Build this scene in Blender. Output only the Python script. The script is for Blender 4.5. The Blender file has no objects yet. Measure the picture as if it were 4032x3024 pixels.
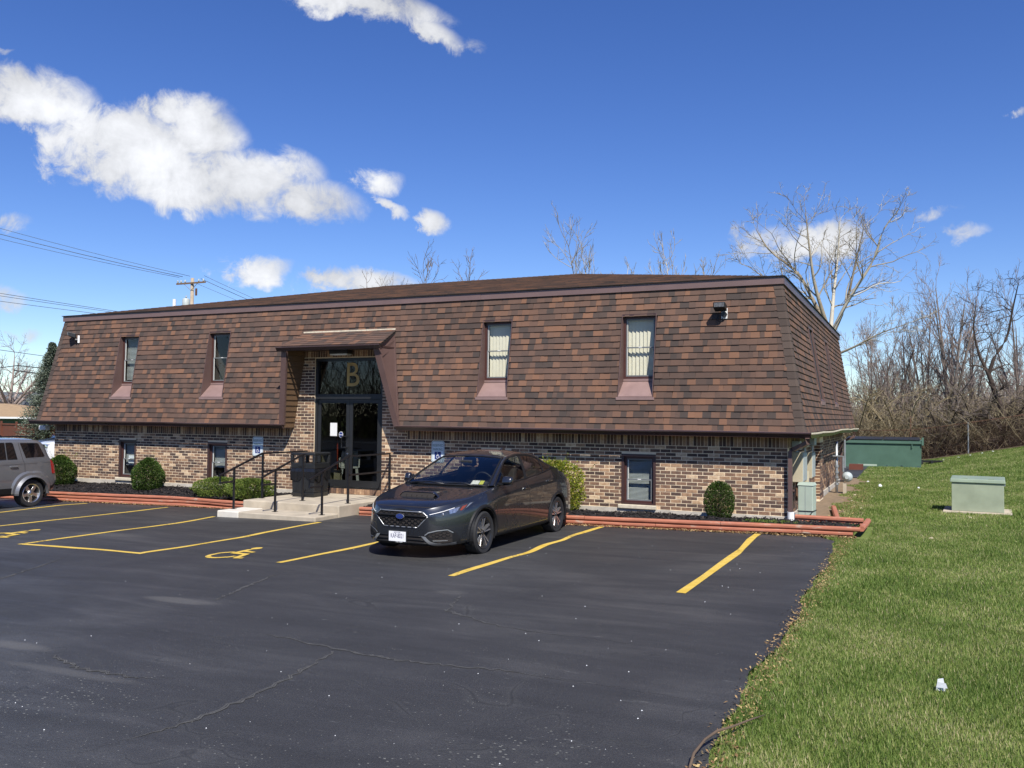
import bpy, bmesh, math, random
import numpy as np
from mathutils import Vector, Matrix
from mathutils.bvhtree import BVHTree

random.seed(7)
SC = bpy.context.scene
COL = SC.collection
PI = math.pi

# ------------------------------------------------------------------ camera
cam_d = bpy.data.cameras.new('camera')
cam = bpy.data.objects.new('camera', cam_d)
COL.objects.link(cam)
_yaw, _pit, _rol = math.radians(-24.9085), math.radians(2.10901), math.radians(0.56762)
_f = Vector((math.sin(_yaw) * math.cos(_pit), math.cos(_yaw) * math.cos(_pit), math.sin(_pit)))
_r = Vector((math.cos(_yaw), -math.sin(_yaw), 0))
_u = _r.cross(_f)
_r2 = _r * math.cos(_rol) + _u * math.sin(_rol)
_u2 = _r2.cross(_f)
_m = Matrix((_r2, _u2, -_f)).transposed().to_4x4()
_m.translation = (0, 0, 1.91)
cam.matrix_world = _m
cam_d.sensor_width = 36.0
cam_d.lens = 3450.0 / 4032.0 * 36.0
cam_d.clip_start = 0.05
cam_d.clip_end = 3000
SC.camera = cam

# ------------------------------------------------------------------ light and sky
SUN = Vector((0.395, -0.529, 0.751)).normalized()
world = bpy.data.worlds.new('World')
SC.world = world
world.use_nodes = True
sun_d = bpy.data.lights.new('sun', 'SUN')
sun_d.energy = 4.6
sun_d.angle = math.radians(0.5)
sun_d.color = (1.0, 0.955, 0.885)
sun = bpy.data.objects.new('sun', sun_d)
COL.objects.link(sun)
sun.rotation_euler = (-SUN).to_track_quat('-Z', 'Y').to_euler()
sun.location = (10, -14, 30)
SC.view_settings.view_transform = 'Standard'
SC.view_settings.look = 'None'
SC.view_settings.exposure = 0.5
SC.view_settings.gamma = 1.0
SC.view_settings.use_curve_mapping = False
try:
    SC.cycles.max_bounces = 6
    SC.cycles.transparent_max_bounces = 12
except Exception:
    pass


class NT:
    """small helper round a node tree"""
    def __init__(self, tree):
        self.t = tree
        self.t.nodes.clear()

    def n(self, kind, **kw):
        nd = self.t.nodes.new(kind)
        for k, v in kw.items():
            setattr(nd, k, v)
        return nd

    def l(self, a, b):
        self.t.links.new(a, b)

    def put(self, sock, v):
        if isinstance(v, bpy.types.NodeSocket):
            self.l(v, sock)
        else:
            sock.default_value = v

    def m(self, op, a, b=None, c=None, clamp=False):
        nd = self.n('ShaderNodeMath', operation=op, use_clamp=clamp)
        self.put(nd.inputs[0], a)
        if b is not None:
            self.put(nd.inputs[1], b)
        if c is not None:
            self.put(nd.inputs[2], c)
        return nd.outputs[0]

    def vm(self, op, a, b=None, scale=None):
        nd = self.n('ShaderNodeVectorMath', operation=op)
        self.put(nd.inputs[0], a)
        if b is not None:
            self.put(nd.inputs[1], b)
        if scale is not None:
            self.put(nd.inputs['Scale'], scale)
        return nd.outputs['Value'] if op in ('LENGTH', 'DOT_PRODUCT', 'DISTANCE') else nd.outputs[0]

    def mix(self, f, a, b, blend='MIX'):
        nd = self.n('ShaderNodeMix', data_type='RGBA', blend_type=blend)
        self.put(nd.inputs['Factor'], f)
        self.put(nd.inputs[6], a)
        self.put(nd.inputs[7], b)
        return nd.outputs[2]

    def smooth(self, v, lo, hi, a=0.0, b=1.0):
        nd = self.n('ShaderNodeMapRange', interpolation_type='SMOOTHSTEP')
        self.put(nd.inputs[0], v)
        for i, x in enumerate((lo, hi, a, b)):
            nd.inputs[1 + i].default_value = x
        return nd.outputs[0]

    def lin(self, v, lo, hi, a=0.0, b=1.0):
        nd = self.n('ShaderNodeMapRange')
        self.put(nd.inputs[0], v)
        for i, x in enumerate((lo, hi, a, b)):
            nd.inputs[1 + i].default_value = x
        return nd.outputs[0]

    def noise(self, vec, scale, detail=4, rough=0.55, dist=0.0):
        nd = self.n('ShaderNodeTexNoise')
        if vec is not None:
            self.l(vec, nd.inputs['Vector'])
        nd.inputs['Scale'].default_value = scale
        nd.inputs['Detail'].default_value = detail
        nd.inputs['Roughness'].default_value = rough
        nd.inputs['Distortion'].default_value = dist
        return nd.outputs[0]

    def ramp(self, f, stops):
        nd = self.n('ShaderNodeValToRGB')
        self.put(nd.inputs[0], f)
        e = nd.color_ramp.elements
        while len(e) < len(stops):
            e.new(0.5)
        for el, (p, c) in zip(e, stops):
            el.position = p
            el.color = (*c, 1)
        return nd.outputs[0]


def c4(c):
    return (c[0], c[1], c[2], 1.0)


# ---- world: physical sky with procedural cumulus
W = NT(world.node_tree)
_sky = W.n('ShaderNodeTexSky', sky_type='NISHITA')
_sky.sun_disc = False
_sky.sun_elevation = math.asin(SUN.z)
_sky.sun_rotation = math.atan2(SUN.x, SUN.y)
_sky.altitude = 900
_sky.air_density = 1.0
_sky.dust_density = 0.0
_sky.ozone_density = 4.0
_tc = W.n('ShaderNodeTexCoord')
_d = W.vm('NORMALIZE', _tc.outputs['Generated'])
_sep = W.n('ShaderNodeSeparateXYZ')
W.l(_d, _sep.inputs[0])
_az = W.m('MULTIPLY', W.m('ARCTAN2', _sep.outputs[0], _sep.outputs[1]), 180 / PI)
_el = W.m('MULTIPLY', W.m('ARCSINE', _sep.outputs[2]), 180 / PI)
_n1 = W.noise(_d, 9.0, 9, 0.62, 0.3)
_n2 = W.noise(W.vm('ADD', _d, (3.1, 1.7, 0.4)), 30.0, 9, 0.68, 0.5)
_n3 = W.noise(W.vm('ADD', _d, (7.1, 2.2, 5.4)), 3.2, 6, 0.6, 0.2)
# azimuth, elevation, half-width, half-height, tilt (degrees) and strength of each cloud in view
CLOUDS = [(-48.7, 15.2, 4.78, 2.83, 3, 1.15), (-44.9, 16.6, 2.99, 2.0, -4, 1.0), (-42.9, 13.9, 5.97, 2.42, 0, 1.2), (-38.5, 13.2, 4.05, 1.64, -4, 1.0), (-45.7, 17.9, 2.83, 1.25, 7, 0.8), (-39.0, 14.9, 2.16, 1.53, -16, 0.75), (-52.3, 15.4, 1.71, 0.66, -17, 0.5), (-54.3, 17.7, 3.55, 1.42, 4, 0.85), (-55.5, 19.5, 0.51, 0.28, 11, 0.5), (-34.5, 25.1, 5.1, 1.01, -6, 0.95), (-30.5, 23.8, 2.59, 0.88, -25, 0.75), (-28.1, 23.0, 1.47, 0.58, -8, 0.35), (-32.9, 13.4, 1.08, 0.43, -33, 0.6), (-30.4, 12.6, 1.21, 0.7, -4, 0.75), (-33.7, 15.1, 1.2, 0.68, 3, 0.28), (-41.2, 9.0, 2.48, 0.74, 6, 0.75), (-35.1, 8.6, 3.84, 0.76, 0, 0.9), (-5.5, 11.1, 2.58, 1.17, 5, 0.8), (-9.1, 11.6, 1.69, 0.62, -3, 0.2), (2.2, 11.1, 1.09, 0.42, 10, 0.3), (1.2, 12.1, 1.11, 0.26, 10, 0.2), (5.3, 17.3, 0.37, 0.24, -9, 0.3), (-55.1, 6.2, 1.37, 0.83, -6, 0.55), (-54.6, 10.6, 0.88, 0.51, 6, 0.3), (-53.9, 4.2, 1.05, 0.32, 3, 0.3)]
_acc = None
_wx = W.m('ADD', _az, W.m('MULTIPLY', W.m('SUBTRACT', _n2, 0.5), 3.4))
_wy = W.m('ADD', _el, W.m('MULTIPLY', W.m('SUBTRACT', _n1, 0.5), 3.0))
_low = None
for (ca, ce, ha, he, tl, st) in CLOUDS:
    t = math.radians(tl)
    dx = W.m('SUBTRACT', _wx, ca)
    dy = W.m('SUBTRACT', _wy, ce)
    u = W.m('ADD', W.m('MULTIPLY', dx, math.cos(t) / ha), W.m('MULTIPLY', dy, math.sin(t) / ha))
    v = W.m('ADD', W.m('MULTIPLY', dx, -math.sin(t) / he), W.m('MULTIPLY', dy, math.cos(t) / he))
    r2 = W.m('ADD', W.m('MULTIPLY', u, u), W.m('MULTIPLY', v, v))
    g = W.m('MULTIPLY', W.m('SUBTRACT', 1.12, r2), st)
    g = W.m('MAXIMUM', g, -1.0)
    _acc = g if _acc is None else W.m('MAXIMUM', _acc, g)
    lo = W.m('MULTIPLY', W.m('MAXIMUM', g, 0.0), W.m('ADD', W.m('MULTIPLY', v, -0.5), 0.45))
    _low = lo if _low is None else W.m('ADD', _low, lo)
# away from the part of the sky in view, fair-weather cumulus goes on at random
_gen = W.m('SUBTRACT', W.m('MULTIPLY', _n3, 3.4), 2.15)
_out = W.smooth(W.m('ABSOLUTE', W.m('ADD', _az, 25.0)), 36.0, 46.0)
_hi = W.smooth(_el, 30.0, 37.0)
_gen = W.m('SUBTRACT', _gen, W.m('MULTIPLY', W.m('SUBTRACT', 1.0, W.m('MAXIMUM', _out, _hi)), 3.0))
_gen = W.m('SUBTRACT', _gen, W.smooth(_el, 4.0, -2.0, 0.0, 3.0))
_acc = W.m('MAXIMUM', _acc, _gen)
_den = W.m('ADD', W.m('MULTIPLY', _acc, 0.75), W.m('ADD', W.m('MULTIPLY', W.m('SUBTRACT', _n1, 0.5), 2.0), W.m('MULTIPLY', W.m('SUBTRACT', _n2, 0.5), 1.7)))
_a = W.smooth(_den, -0.12, 0.62)
_a = W.m('MULTIPLY', _a, 0.96)
_bright = W.m('ADD', 0.80, W.m('ADD', W.m('MULTIPLY', W.m('SUBTRACT', _n1, 0.5), 1.0), W.m('MULTIPLY', W.m('SUBTRACT', _n3, 0.5), 0.9)))
_bright = W.m('ADD', _bright, W.m('MULTIPLY', W.smooth(_den, 0.2, 1.3), 0.22))
_cc = W.n('ShaderNodeVectorMath', operation='SCALE')
_cc.inputs[0].default_value = (0.95, 0.965, 1.0)
W.l(W.m('MULTIPLY', _bright, 6.6), _cc.inputs['Scale'])
_hs = W.n('ShaderNodeHueSaturation')
_hs.inputs['Hue'].default_value = 0.517
_hs.inputs['Saturation'].default_value = 1.22
_hs.inputs['Value'].default_value = 1.0
W.l(_sky.outputs[0], _hs.inputs['Color'])
_bg = W.n('ShaderNodeBackground')
_bg.inputs['Strength'].default_value = 0.1
W.l(W.mix(_a, _hs.outputs[0], _cc.outputs[0]), _bg.inputs['Color'])
_wo = W.n('ShaderNodeOutputWorld')
W.l(_bg.outputs[0], _wo.inputs[0])


# ------------------------------------------------------------------ materials
def _mat(name):
    m = bpy.data.materials.new(name)
    m.use_nodes = True
    return m, NT(m.node_tree)


def finish(T, col, rough=0.6, metal=0.0, bump=None, bstr=0.3, bdist=0.01, coat=0.0, spec=0.5, trans=None):
    p = T.n('ShaderNodeBsdfPrincipled')
    T.put(p.inputs['Base Color'], c4(col) if isinstance(col, tuple) and len(col) == 3 else col)
    T.put(p.inputs['Roughness'], rough)
    T.put(p.inputs['Metallic'], metal)
    p.inputs['Specular IOR Level'].default_value = spec
    if coat:
        p.inputs['Coat Weight'].default_value = coat
        p.inputs['Coat Roughness'].default_value = 0.03
    if bump is not None:
        b = T.n('ShaderNodeBump')
        b.inputs['Strength'].default_value = bstr
        b.inputs['Distance'].default_value = bdist
        T.l(bump, b.inputs['Height'])
        T.l(b.outputs[0], p.inputs['Normal'])
    o = T.n('ShaderNodeOutputMaterial')
    T.l(p.outputs[0], o.inputs[0])
    return p


def gpos(T):
    return T.n('ShaderNodeNewGeometry').outputs['Position']


def plain(name, col, rough=0.6, metal=0.0, var=0.12, scale=6.0, coat=0.0, bump=0.0, spec=0.5, bscale=None):
    m, T = _mat(name)
    n = T.noise(gpos(T), scale, 5, 0.6)
    k = T.lin(n, 0.25, 0.75, 1 - var, 1 + var)
    cc = T.n('ShaderNodeVectorMath', operation='SCALE')
    cc.inputs[0].default_value = col
    T.l(k, cc.inputs['Scale'])
    rr = T.lin(n, 0.2, 0.8, max(0.02, rough - 0.06), min(1, rough + 0.06))
    b = T.noise(gpos(T), bscale or scale * 12, 4, 0.6) if bump else None
    finish(T, cc.outputs[0], rr, metal, b, bump, 0.004, coat, spec)
    return m


def tinted(name, stops, noise_amt=0.25, nscale=30.0, rough=0.85, bump=0.4, bscale=180.0, bdist=0.003, stretch=None, trans=0.0, big=0.0):
    m, T = _mat(name)
    at = T.n('ShaderNodeAttribute', attribute_name='tint')
    P = gpos(T)
    if stretch:
        P = T.vm('MULTIPLY', P, stretch)
    n = T.noise(P, nscale, 5, 0.65)
    f = T.m('ADD', at.outputs['Fac'], T.m('MULTIPLY', T.m('SUBTRACT', n, 0.5), noise_amt), clamp=True)
    col = T.ramp(f, stops)
    if big:
        nb = T.noise(gpos(T), 0.45, 4, 0.6)
        col = T.mix(1.0, col, T.ramp(nb, [(0.3, (1 - big,) * 3), (0.7, (1 + big * 0.5,) * 3)]), 'MULTIPLY')
    b = T.noise(gpos(T), bscale, 3, 0.6) if bump else None
    p = finish(T, col, rough, 0, b, bump, bdist, spec=0.3)
    if trans:
        o = [x for x in T.t.nodes if x.type == 'OUTPUT_MATERIAL'][0]
        tr = T.n('ShaderNodeBsdfTranslucent')
        T.l(col, tr.inputs[0])
        ms = T.n('ShaderNodeMixShader')
        ms.inputs[0].default_value = trans
        T.l(p.outputs[0], ms.inputs[1])
        T.l(tr.outputs[0], ms.inputs[2])
        T.l(ms.outputs[0], o.inputs[0])
    return m


def glass(name, tint=(0.8, 0.86, 0.86), rough=0.0, ior=1.5, boost=1.0, base=0.0, gcol=(1, 1, 1), one_side=True):
    m, T = _mat(name)
    fr = T.n('ShaderNodeFresnel')
    fr.inputs['IOR'].default_value = ior
    tr = T.n('ShaderNodeBsdfTransparent')
    tr.inputs[0].default_value = c4(tint)
    gl = T.n('ShaderNodeBsdfGlossy')
    gl.inputs['Roughness'].default_value = rough
    gl.inputs[0].default_value = c4(gcol)
    mx = T.n('ShaderNodeMixShader')
    fac = T.m('ADD', T.m('MULTIPLY', fr.outputs[0], boost), base, clamp=True)
    if one_side:
        # a closed pane reflects where the ray enters it, not again where it leaves
        bf = T.n('ShaderNodeNewGeometry').outputs['Backfacing']
        fac = T.m('MULTIPLY', fac, T.m('SUBTRACT', 1.0, bf))
    T.l(fac, mx.inputs[0])
    T.l(tr.outputs[0], mx.inputs[1])
    T.l(gl.outputs[0], mx.inputs[2])
    o = T.n('ShaderNodeOutputMaterial')
    T.l(mx.outputs[0], o.inputs[0])
    return m


M = {}
M['brick'] = tinted('brick_faces', [(0.0, (0.042, 0.030, 0.026)), (0.3, (0.115, 0.075, 0.058)), (0.55, (0.225, 0.132, 0.083)), (0.78, (0.42, 0.265, 0.155)), (1.0, (0.70, 0.55, 0.36))], 0.60, 17.0, 0.9, 0.5, 120.0, 0.004)
M['mortar'] = plain('mortar', (0.78, 0.63, 0.43), 0.95, var=0.12, scale=9, bump=0.5, bscale=150)
M['shingle'] = tinted('asphalt_shingle', [(0.0, (0.060, 0.048, 0.042)), (0.3, (0.098, 0.064, 0.050)), (0.6, (0.134, 0.080, 0.058)), (1.0, (0.205, 0.106, 0.064))], 0.12, 7.0, 0.93, 0.7, 420.0, 0.003, big=0.16)
M['hip'] = tinted('hip_shingle', [(0.0, (0.06, 0.045, 0.038)), (1.0, (0.10, 0.073, 0.059))], 0.2, 9.0, 0.93, 0.7, 420.0, 0.003)
M['underlay'] = plain('roof_underlay', (0.02, 0.016, 0.014), 0.95)
M['trim'] = plain('brown_metal_trim', (0.118, 0.072, 0.063), 0.42, var=0.10, scale=2.5, spec=0.5)
M['trim_dark'] = plain('dark_brown_metal', (0.055, 0.03, 0.027), 0.38, var=0.10, scale=4)
M['trim_pink'] = plain('sill_metal', (0.25, 0.165, 0.148), 0.38, var=0.14, scale=5)
M['gutter'] = plain('gutter_metal', (0.05, 0.029, 0.027), 0.3, var=0.12, scale=3)
M['gutter_lip'] = plain('weathered_gutter_lip', (0.66, 0.58, 0.43), 0.6, var=0.25, scale=14)
M['frame'] = plain('maroon_window_frame', (0.07, 0.028, 0.023), 0.4, var=0.1)
M['sash'] = plain('grey_window_sash', (0.16, 0.17, 0.17), 0.4, var=0.05)
M['white_vinyl'] = plain('white_vinyl', (0.72, 0.72, 0.68), 0.45, var=0.04)
M['bronze'] = plain('dark_anodised_metal', (0.030, 0.031, 0.033), 0.33, metal=0.35, var=0.1)
M['pane'] = glass('window_pane', (0.95, 0.955, 0.94), 0.0, 1.5, 1.0)
M['door_pane'] = glass('door_pane', (0.60, 0.62, 0.60), 0.0, 1.5, 1.15)
M['blind'] = plain('cream_blind', (0.72, 0.68, 0.55), 0.7, var=0.04)
M['blind_grey'] = plain('grey_blind', (0.30, 0.33, 0.33), 0.7, var=0.05)
M['room'] = plain('dim_interior', (0.06, 0.055, 0.05), 0.9)
M['room_beige'] = plain('beige_interior_wall', (0.42, 0.37, 0.27), 0.8)
M['concrete'] = plain('pale_concrete', (0.43, 0.37, 0.28), 0.9, var=0.22, scale=3.0, bump=0.35, bscale=60)
M['concrete_patch'] = plain('patched_concrete', (0.62, 0.58, 0.50), 0.9, var=0.12, scale=6.0, bump=0.35)
M['foundation'] = plain('foundation_parge', (0.47, 0.43, 0.36), 0.95, var=0.25, scale=4.5, bump=0.6, bscale=40)
M['sill'] = plain('stone_sill', (0.55, 0.49, 0.37), 0.9, var=0.2, scale=12, bump=0.6, bscale=50)
M['siding'] = plain('brown_lap_siding', (0.13, 0.078, 0.042), 0.55, var=0.12, scale=3)
M['black'] = plain('black_painted_steel', (0.009, 0.009, 0.011), 0.35, var=0.15, scale=9)
M['plastic'] = plain('black_plastic', (0.016, 0.017, 0.018), 0.42, var=0.12, scale=7)
M['bag'] = plain('black_bin_liner', (0.012, 0.012, 0.013), 0.16, var=0.1, bump=0.9, bscale=18)
M['white'] = plain('white_plastic', (0.78, 0.78, 0.76), 0.5, var=0.05)
M['paper'] = plain('notice_paper', (0.74, 0.73, 0.70), 0.8, var=0.03)
M['blue'] = plain('blue_sign_print', (0.012, 0.03, 0.17), 0.4, var=0.05)
M['green_print'] = plain('green_sign_print', (0.03, 0.13, 0.08), 0.5, var=0.05)
M['sign'] = plain('white_sign_sheet', (0.66, 0.72, 0.74), 0.4, var=0.05)
M['gold'] = plain('faded_gold_letter', (0.42, 0.27, 0.08), 0.6, var=0.2, scale=5)
M['grey_gold'] = plain('faded_grey_letter', (0.30, 0.27, 0.21), 0.6, var=0.2, scale=5)
M['yellow_plastic'] = plain('yellow_plastic', (0.72, 0.45, 0.02), 0.4, var=0.05)
M['red'] = plain('red_paint', (0.55, 0.07, 0.02), 0.4, var=0.1)
M['timber'] = None
M['fascia'] = plain('fascia_metal', (0.165, 0.108, 0.098), 0.4, var=0.12, scale=2.0)
M['crack_dust'] = plain('crack_dust', (0.066, 0.065, 0.062), 0.95, var=0.5, scale=14)
M['crack'] = plain('crack_bitumen', (0.018, 0.018, 0.018), 0.8, var=0.3)
M['steel'] = plain('galvanised_steel', (0.34, 0.36, 0.37), 0.42, metal=0.5, var=0.15, scale=8)
M['pale_grey'] = plain('pale_grey_enamel', (0.40, 0.44, 0.43), 0.5, var=0.1, scale=6)
M['tan_box'] = plain('faded_tan_enamel', (0.44, 0.39, 0.27), 0.6, var=0.16, scale=4)
M['pale_green'] = plain('pale_green_enamel', (0.40, 0.47, 0.38), 0.5, var=0.08, scale=5)
M['xfmr'] = plain('faded_green_enamel', (0.31, 0.35, 0.25), 0.5, var=0.16, scale=2.6)
M['xfmr_lid'] = plain('green_enamel', (0.24, 0.30, 0.215), 0.5, var=0.12, scale=3)
M['dumpster'] = plain('green_dumpster_paint', (0.075, 0.142, 0.103), 0.5, var=0.18, scale=1.6)
M['rust'] = plain('rusty_steel', (0.12, 0.06, 0.035), 0.8, var=0.3, scale=6)
M['redwood'] = plain('red_brown_stain', (0.135, 0.04, 0.022), 0.7, var=0.18, scale=3)
M['soil'] = plain('bare_soil', (0.21, 0.15, 0.09), 1.0, var=0.3, scale=7, bump=0.8, bscale=40)
M['tan_roof'] = plain('tan_shingle_roof', (0.32, 0.22, 0.125), 0.9, var=0.16, scale=3, bump=0.5)
M['grey_roof'] = plain('grey_shingle_roof', (0.13, 0.14, 0.14), 0.9, var=0.12, scale=4, bump=0.5)
M['pale_siding'] = plain('pale_siding', (0.42, 0.42, 0.40), 0.7, var=0.08)
M['house_brick'] = plain('far_brick', (0.2, 0.09, 0.055), 0.9, var=0.2, scale=8)
M['green_wall'] = plain('dark_green_wall', (0.05, 0.085, 0.06), 0.8)
M['wire'] = plain('power_wire', (0.025, 0.027, 0.03), 0.5)
M['pole'] = plain('weathered_pole', (0.36, 0.29, 0.21), 0.85, var=0.2, scale=5)
M['litter'] = plain('white_litter', (0.75, 0.77, 0.78), 0.6, var=0.08)
M['stone'] = plain('tan_stone', (0.45, 0.38, 0.27), 0.9, var=0.15, bump=0.6)
M['rubber'] = plain('tyre_rubber', (0.017, 0.017, 0.018), 0.75, var=0.2, scale=18, bump=0.3)
M['chrome'] = plain('bright_metal', (0.62, 0.61, 0.59), 0.34, metal=1.0, var=0.03)
M['rim_dark'] = plain('dark_rim', (0.05, 0.05, 0.055), 0.3, metal=0.6, var=0.05)
M['rim_bright'] = plain('machined_rim', (0.68, 0.68, 0.69), 0.22, metal=0.9, var=0.04)
M['amber'] = plain('amber_lens', (0.22, 0.04, 0.008), 0.15, var=0.05, coat=1.0)
M['red_lens'] = plain('red_lens', (0.32, 0.008, 0.01), 0.15, var=0.05, coat=1.0)
M['lamp_clear'] = plain('clear_lamp', (0.50, 0.50, 0.50), 0.16, metal=0.8, var=0.5, scale=30, coat=1.0)
M['lamp_dark'] = plain('dark_lamp', (0.03, 0.032, 0.035), 0.12, var=0.2, scale=20, coat=1.0)
M['satin'] = plain('satin_grey_trim', (0.40, 0.41, 0.415), 0.34, metal=0.7, var=0.05)
M['cladding'] = plain('black_cladding', (0.011, 0.011, 0.012), 0.5, var=0.12, scale=9, spec=0.25)
M['seat'] = plain('dark_seat_cloth', (0.02, 0.02, 0.022), 0.8)
M['dash'] = plain('dark_dashboard', (0.022, 0.022, 0.024), 0.65)
M['car_pane'] = glass('car_pane', (0.66, 0.69, 0.67), 0.0, 1.45, 1.15, 0.0, one_side=False)
M['tint_pane'] = plain('tinted_pane', (0.004, 0.004, 0.005), 0.06, var=0.0, coat=1.0, spec=0.6)
M['plate'] = plain('number_plate', (0.80, 0.80, 0.80), 0.4, var=0.02)
M['navy'] = plain('navy_print', (0.02, 0.02, 0.09), 0.5, var=0.02)
M['sticker_yellow'] = plain('yellow_sticker', (0.6, 0.6, 0.12), 0.5, var=0.05)


def paint(name, col, metal=0.55, rough=0.32):
    m, T = _mat(name)
    n = T.noise(gpos(T), 900.0, 2, 0.5)
    k = T.lin(n, 0.2, 0.8, 0.82, 1.22)
    cc = T.n('ShaderNodeVectorMath', operation='SCALE')
    cc.inputs[0].default_value = col
    T.l(k, cc.inputs['Scale'])
    d = T.noise(gpos(T), 5.0, 5, 0.6)
    finish(T, cc.outputs[0], T.lin(d, 0.2, 0.8, rough - 0.04, rough + 0.08), metal, coat=1.0, spec=0.5)
    return m


M['grey_paint'] = paint('graphite_car_paint', (0.062, 0.064, 0.069), 0.85, 0.27)
M['silver_paint'] = paint('silver_grey_car_paint', (0.185, 0.187, 0.195), 0.5, 0.4)
M['navy_paint'] = paint('navy_car_paint', (0.012, 0.018, 0.06), 0.4, 0.35)
M['white_paint'] = paint('white_car_paint', (0.78, 0.78, 0.77), 0.0, 0.4)


def timber_mat():
    m, T = _mat('red_stained_timber')
    P = gpos(T)
    n = T.noise(T.vm('MULTIPLY', P, (1.0, 6.0, 9.0)), 3.0, 5, 0.65)
    wear = T.noise(T.vm('MULTIPLY', P, (1.6, 4.0, 8.0)), 2.2, 6, 0.7)
    col = T.ramp(n, [(0.25, (0.30, 0.105, 0.06)), (0.55, (0.42, 0.155, 0.092)), (0.8, (0.50, 0.225, 0.145))])
    col = T.mix(T.smooth(wear, 0.58, 0.70), col, (0.42, 0.33, 0.25, 1))
    finish(T, col, 0.75, 0, n, 0.3, 0.004, spec=0.35)
    return m


M['timber'] = timber_mat()


def asphalt_mat():
    m, T = _mat('sealed_asphalt')
    P = gpos(T)
    sep = T.n('ShaderNodeSeparateXYZ')
    T.l(P, sep.inputs[0])
    big = T.noise(P, 0.35, 5, 0.6, 0.6)
    streak = T.noise(T.vm('MULTIPLY', P, (0.45, 2.0, 1.0)), 1.1, 6, 0.65, 0.8)
    fine = T.noise(P, 95.0, 3, 0.7)
    col = T.ramp(T.m('ADD', T.m('MULTIPLY', big, 0.5), T.m('MULTIPLY', streak, 0.5)), [(0.28, (0.026, 0.026, 0.027)), (0.5, (0.043, 0.043, 0.0435)), (0.72, (0.080, 0.079, 0.077))])
    col = T.mix(1.0, col, T.ramp(fine, [(0.25, (0.62,) * 3), (0.75, (1.45,) * 3)]), 'MULTIPLY')
    # the sealer is worn off the stone tips: small pale chips, more of them towards the camera side of the lot
    vor = T.n('ShaderNodeTexVoronoi')
    T.l(T.vm('MULTIPLY', P, (24.0, 40.0, 24.0)), vor.inputs['Vector'])
    vor.inputs['Scale'].default_value = 1.0
    worn = T.noise(P, 0.8, 5, 0.7)
    near = T.lin(sep.outputs[1], 3.0, 9.5, 1.0, 0.0)
    near.node.clamp = True
    lim = T.m('ADD', T.m('MULTIPLY', near, 0.085), T.m('MULTIPLY', T.m('SUBTRACT', worn, 0.53), 0.40))
    chip = T.m('LESS_THAN', vor.outputs['Distance'], T.m('MULTIPLY', lim, 2.3))
    sepc = T.n('ShaderNodeSeparateColor')
    T.l(vor.outputs['Color'], sepc.inputs[0])
    chip = T.m('MULTIPLY', chip, T.m('GREATER_THAN', sepc.outputs[0], 0.55))
    col = T.mix(T.m('MULTIPLY', chip, 0.8), col, (0.21, 0.21, 0.185, 1))
    # thin scuffs
    v2 = T.noise(T.vm('MULTIPLY', P, (5.0, 26.0, 5.0)), 1.0, 3, 0.6, 0.3)
    col = T.mix(T.m('MULTIPLY', T.smooth(v2, 0.66, 0.78), 0.5), col, (0.17, 0.17, 0.16, 1))
    # hairline cracks
    cr = T.noise(T.vm('MULTIPLY', P, (1.0, 1.2, 1.0)), 0.42, 3, 0.55, 0.9)
    line = T.smooth(T.m('ABSOLUTE', T.m('SUBTRACT', cr, 0.515)), 0.0, 0.0032, 1.0, 0.0)
    col = T.mix(T.m('MULTIPLY', line, 0.5), col, (0.009, 0.009, 0.01, 1))
    halo = T.smooth(T.m('ABSOLUTE', T.m('SUBTRACT', cr, 0.515)), 0.002, 0.013, 1.0, 0.0)
    col = T.mix(T.m('MULTIPLY', T.m('MULTIPLY', halo, worn), 0.25), col, (0.10, 0.10, 0.092, 1))
    # three places where water stood and left grey dust
    for (x, y, rx, ry, k) in ((-7.0, 6.95, 0.62, 0.14, 0.45), (-6.95, 5.0, 0.5, 0.12, 0.45), (-5.75, 4.62, 0.8, 0.08, 0.3), (-4.62, 8.45, 0.22, 0.14, 0.25), (-16.6, 9.2, 1.1, 0.5, 0.5), (-12.4, 10.6, 0.9, 0.25, 0.3)):
        dx = T.m('DIVIDE', T.m('SUBTRACT', sep.outputs[0], x), rx)
        dy = T.m('DIVIDE', T.m('SUBTRACT', sep.outputs[1], y), ry)
        r = T.m('ADD', T.m('MULTIPLY', dx, dx), T.m('MULTIPLY', dy, dy))
        r = T.m('ADD', r, T.m('MULTIPLY', T.m('SUBTRACT', streak, 0.5), 3.2))
        col = T.mix(T.m('MULTIPLY', T.smooth(r, 1.1, 0.1), k), col, (0.145, 0.14, 0.128, 1))
    ro = T.lin(streak, 0.3, 0.7, 0.62, 0.46)
    finish(T, col, ro, 0, fine, 0.7, 0.008, spec=0.3)
    return m


M['asphalt'] = asphalt_mat()


def line_paint():
    m, T = _mat('worn_yellow_paint')
    P = gpos(T)
    w = T.noise(P, 22.0, 6, 0.75)
    big = T.noise(P, 1.3, 3, 0.5)
    worn = T.smooth(T.m('ADD', w, T.m('MULTIPLY', T.m('SUBTRACT', big, 0.5), 0.55)), 0.60, 0.68)
    n2 = T.noise(P, 5.0, 3, 0.5)
    col = T.ramp(n2, [(0.3, (0.60, 0.40, 0.05)), (0.7, (0.70, 0.49, 0.10))])
    col = T.mix(T.m('MULTIPLY', worn, 0.75), col, (0.055, 0.05, 0.04, 1))
    finish(T, col, 0.7, 0, T.noise(P, 95.0, 3, 0.7), 0.4, 0.004)
    return m


M['line'] = line_paint()


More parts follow.
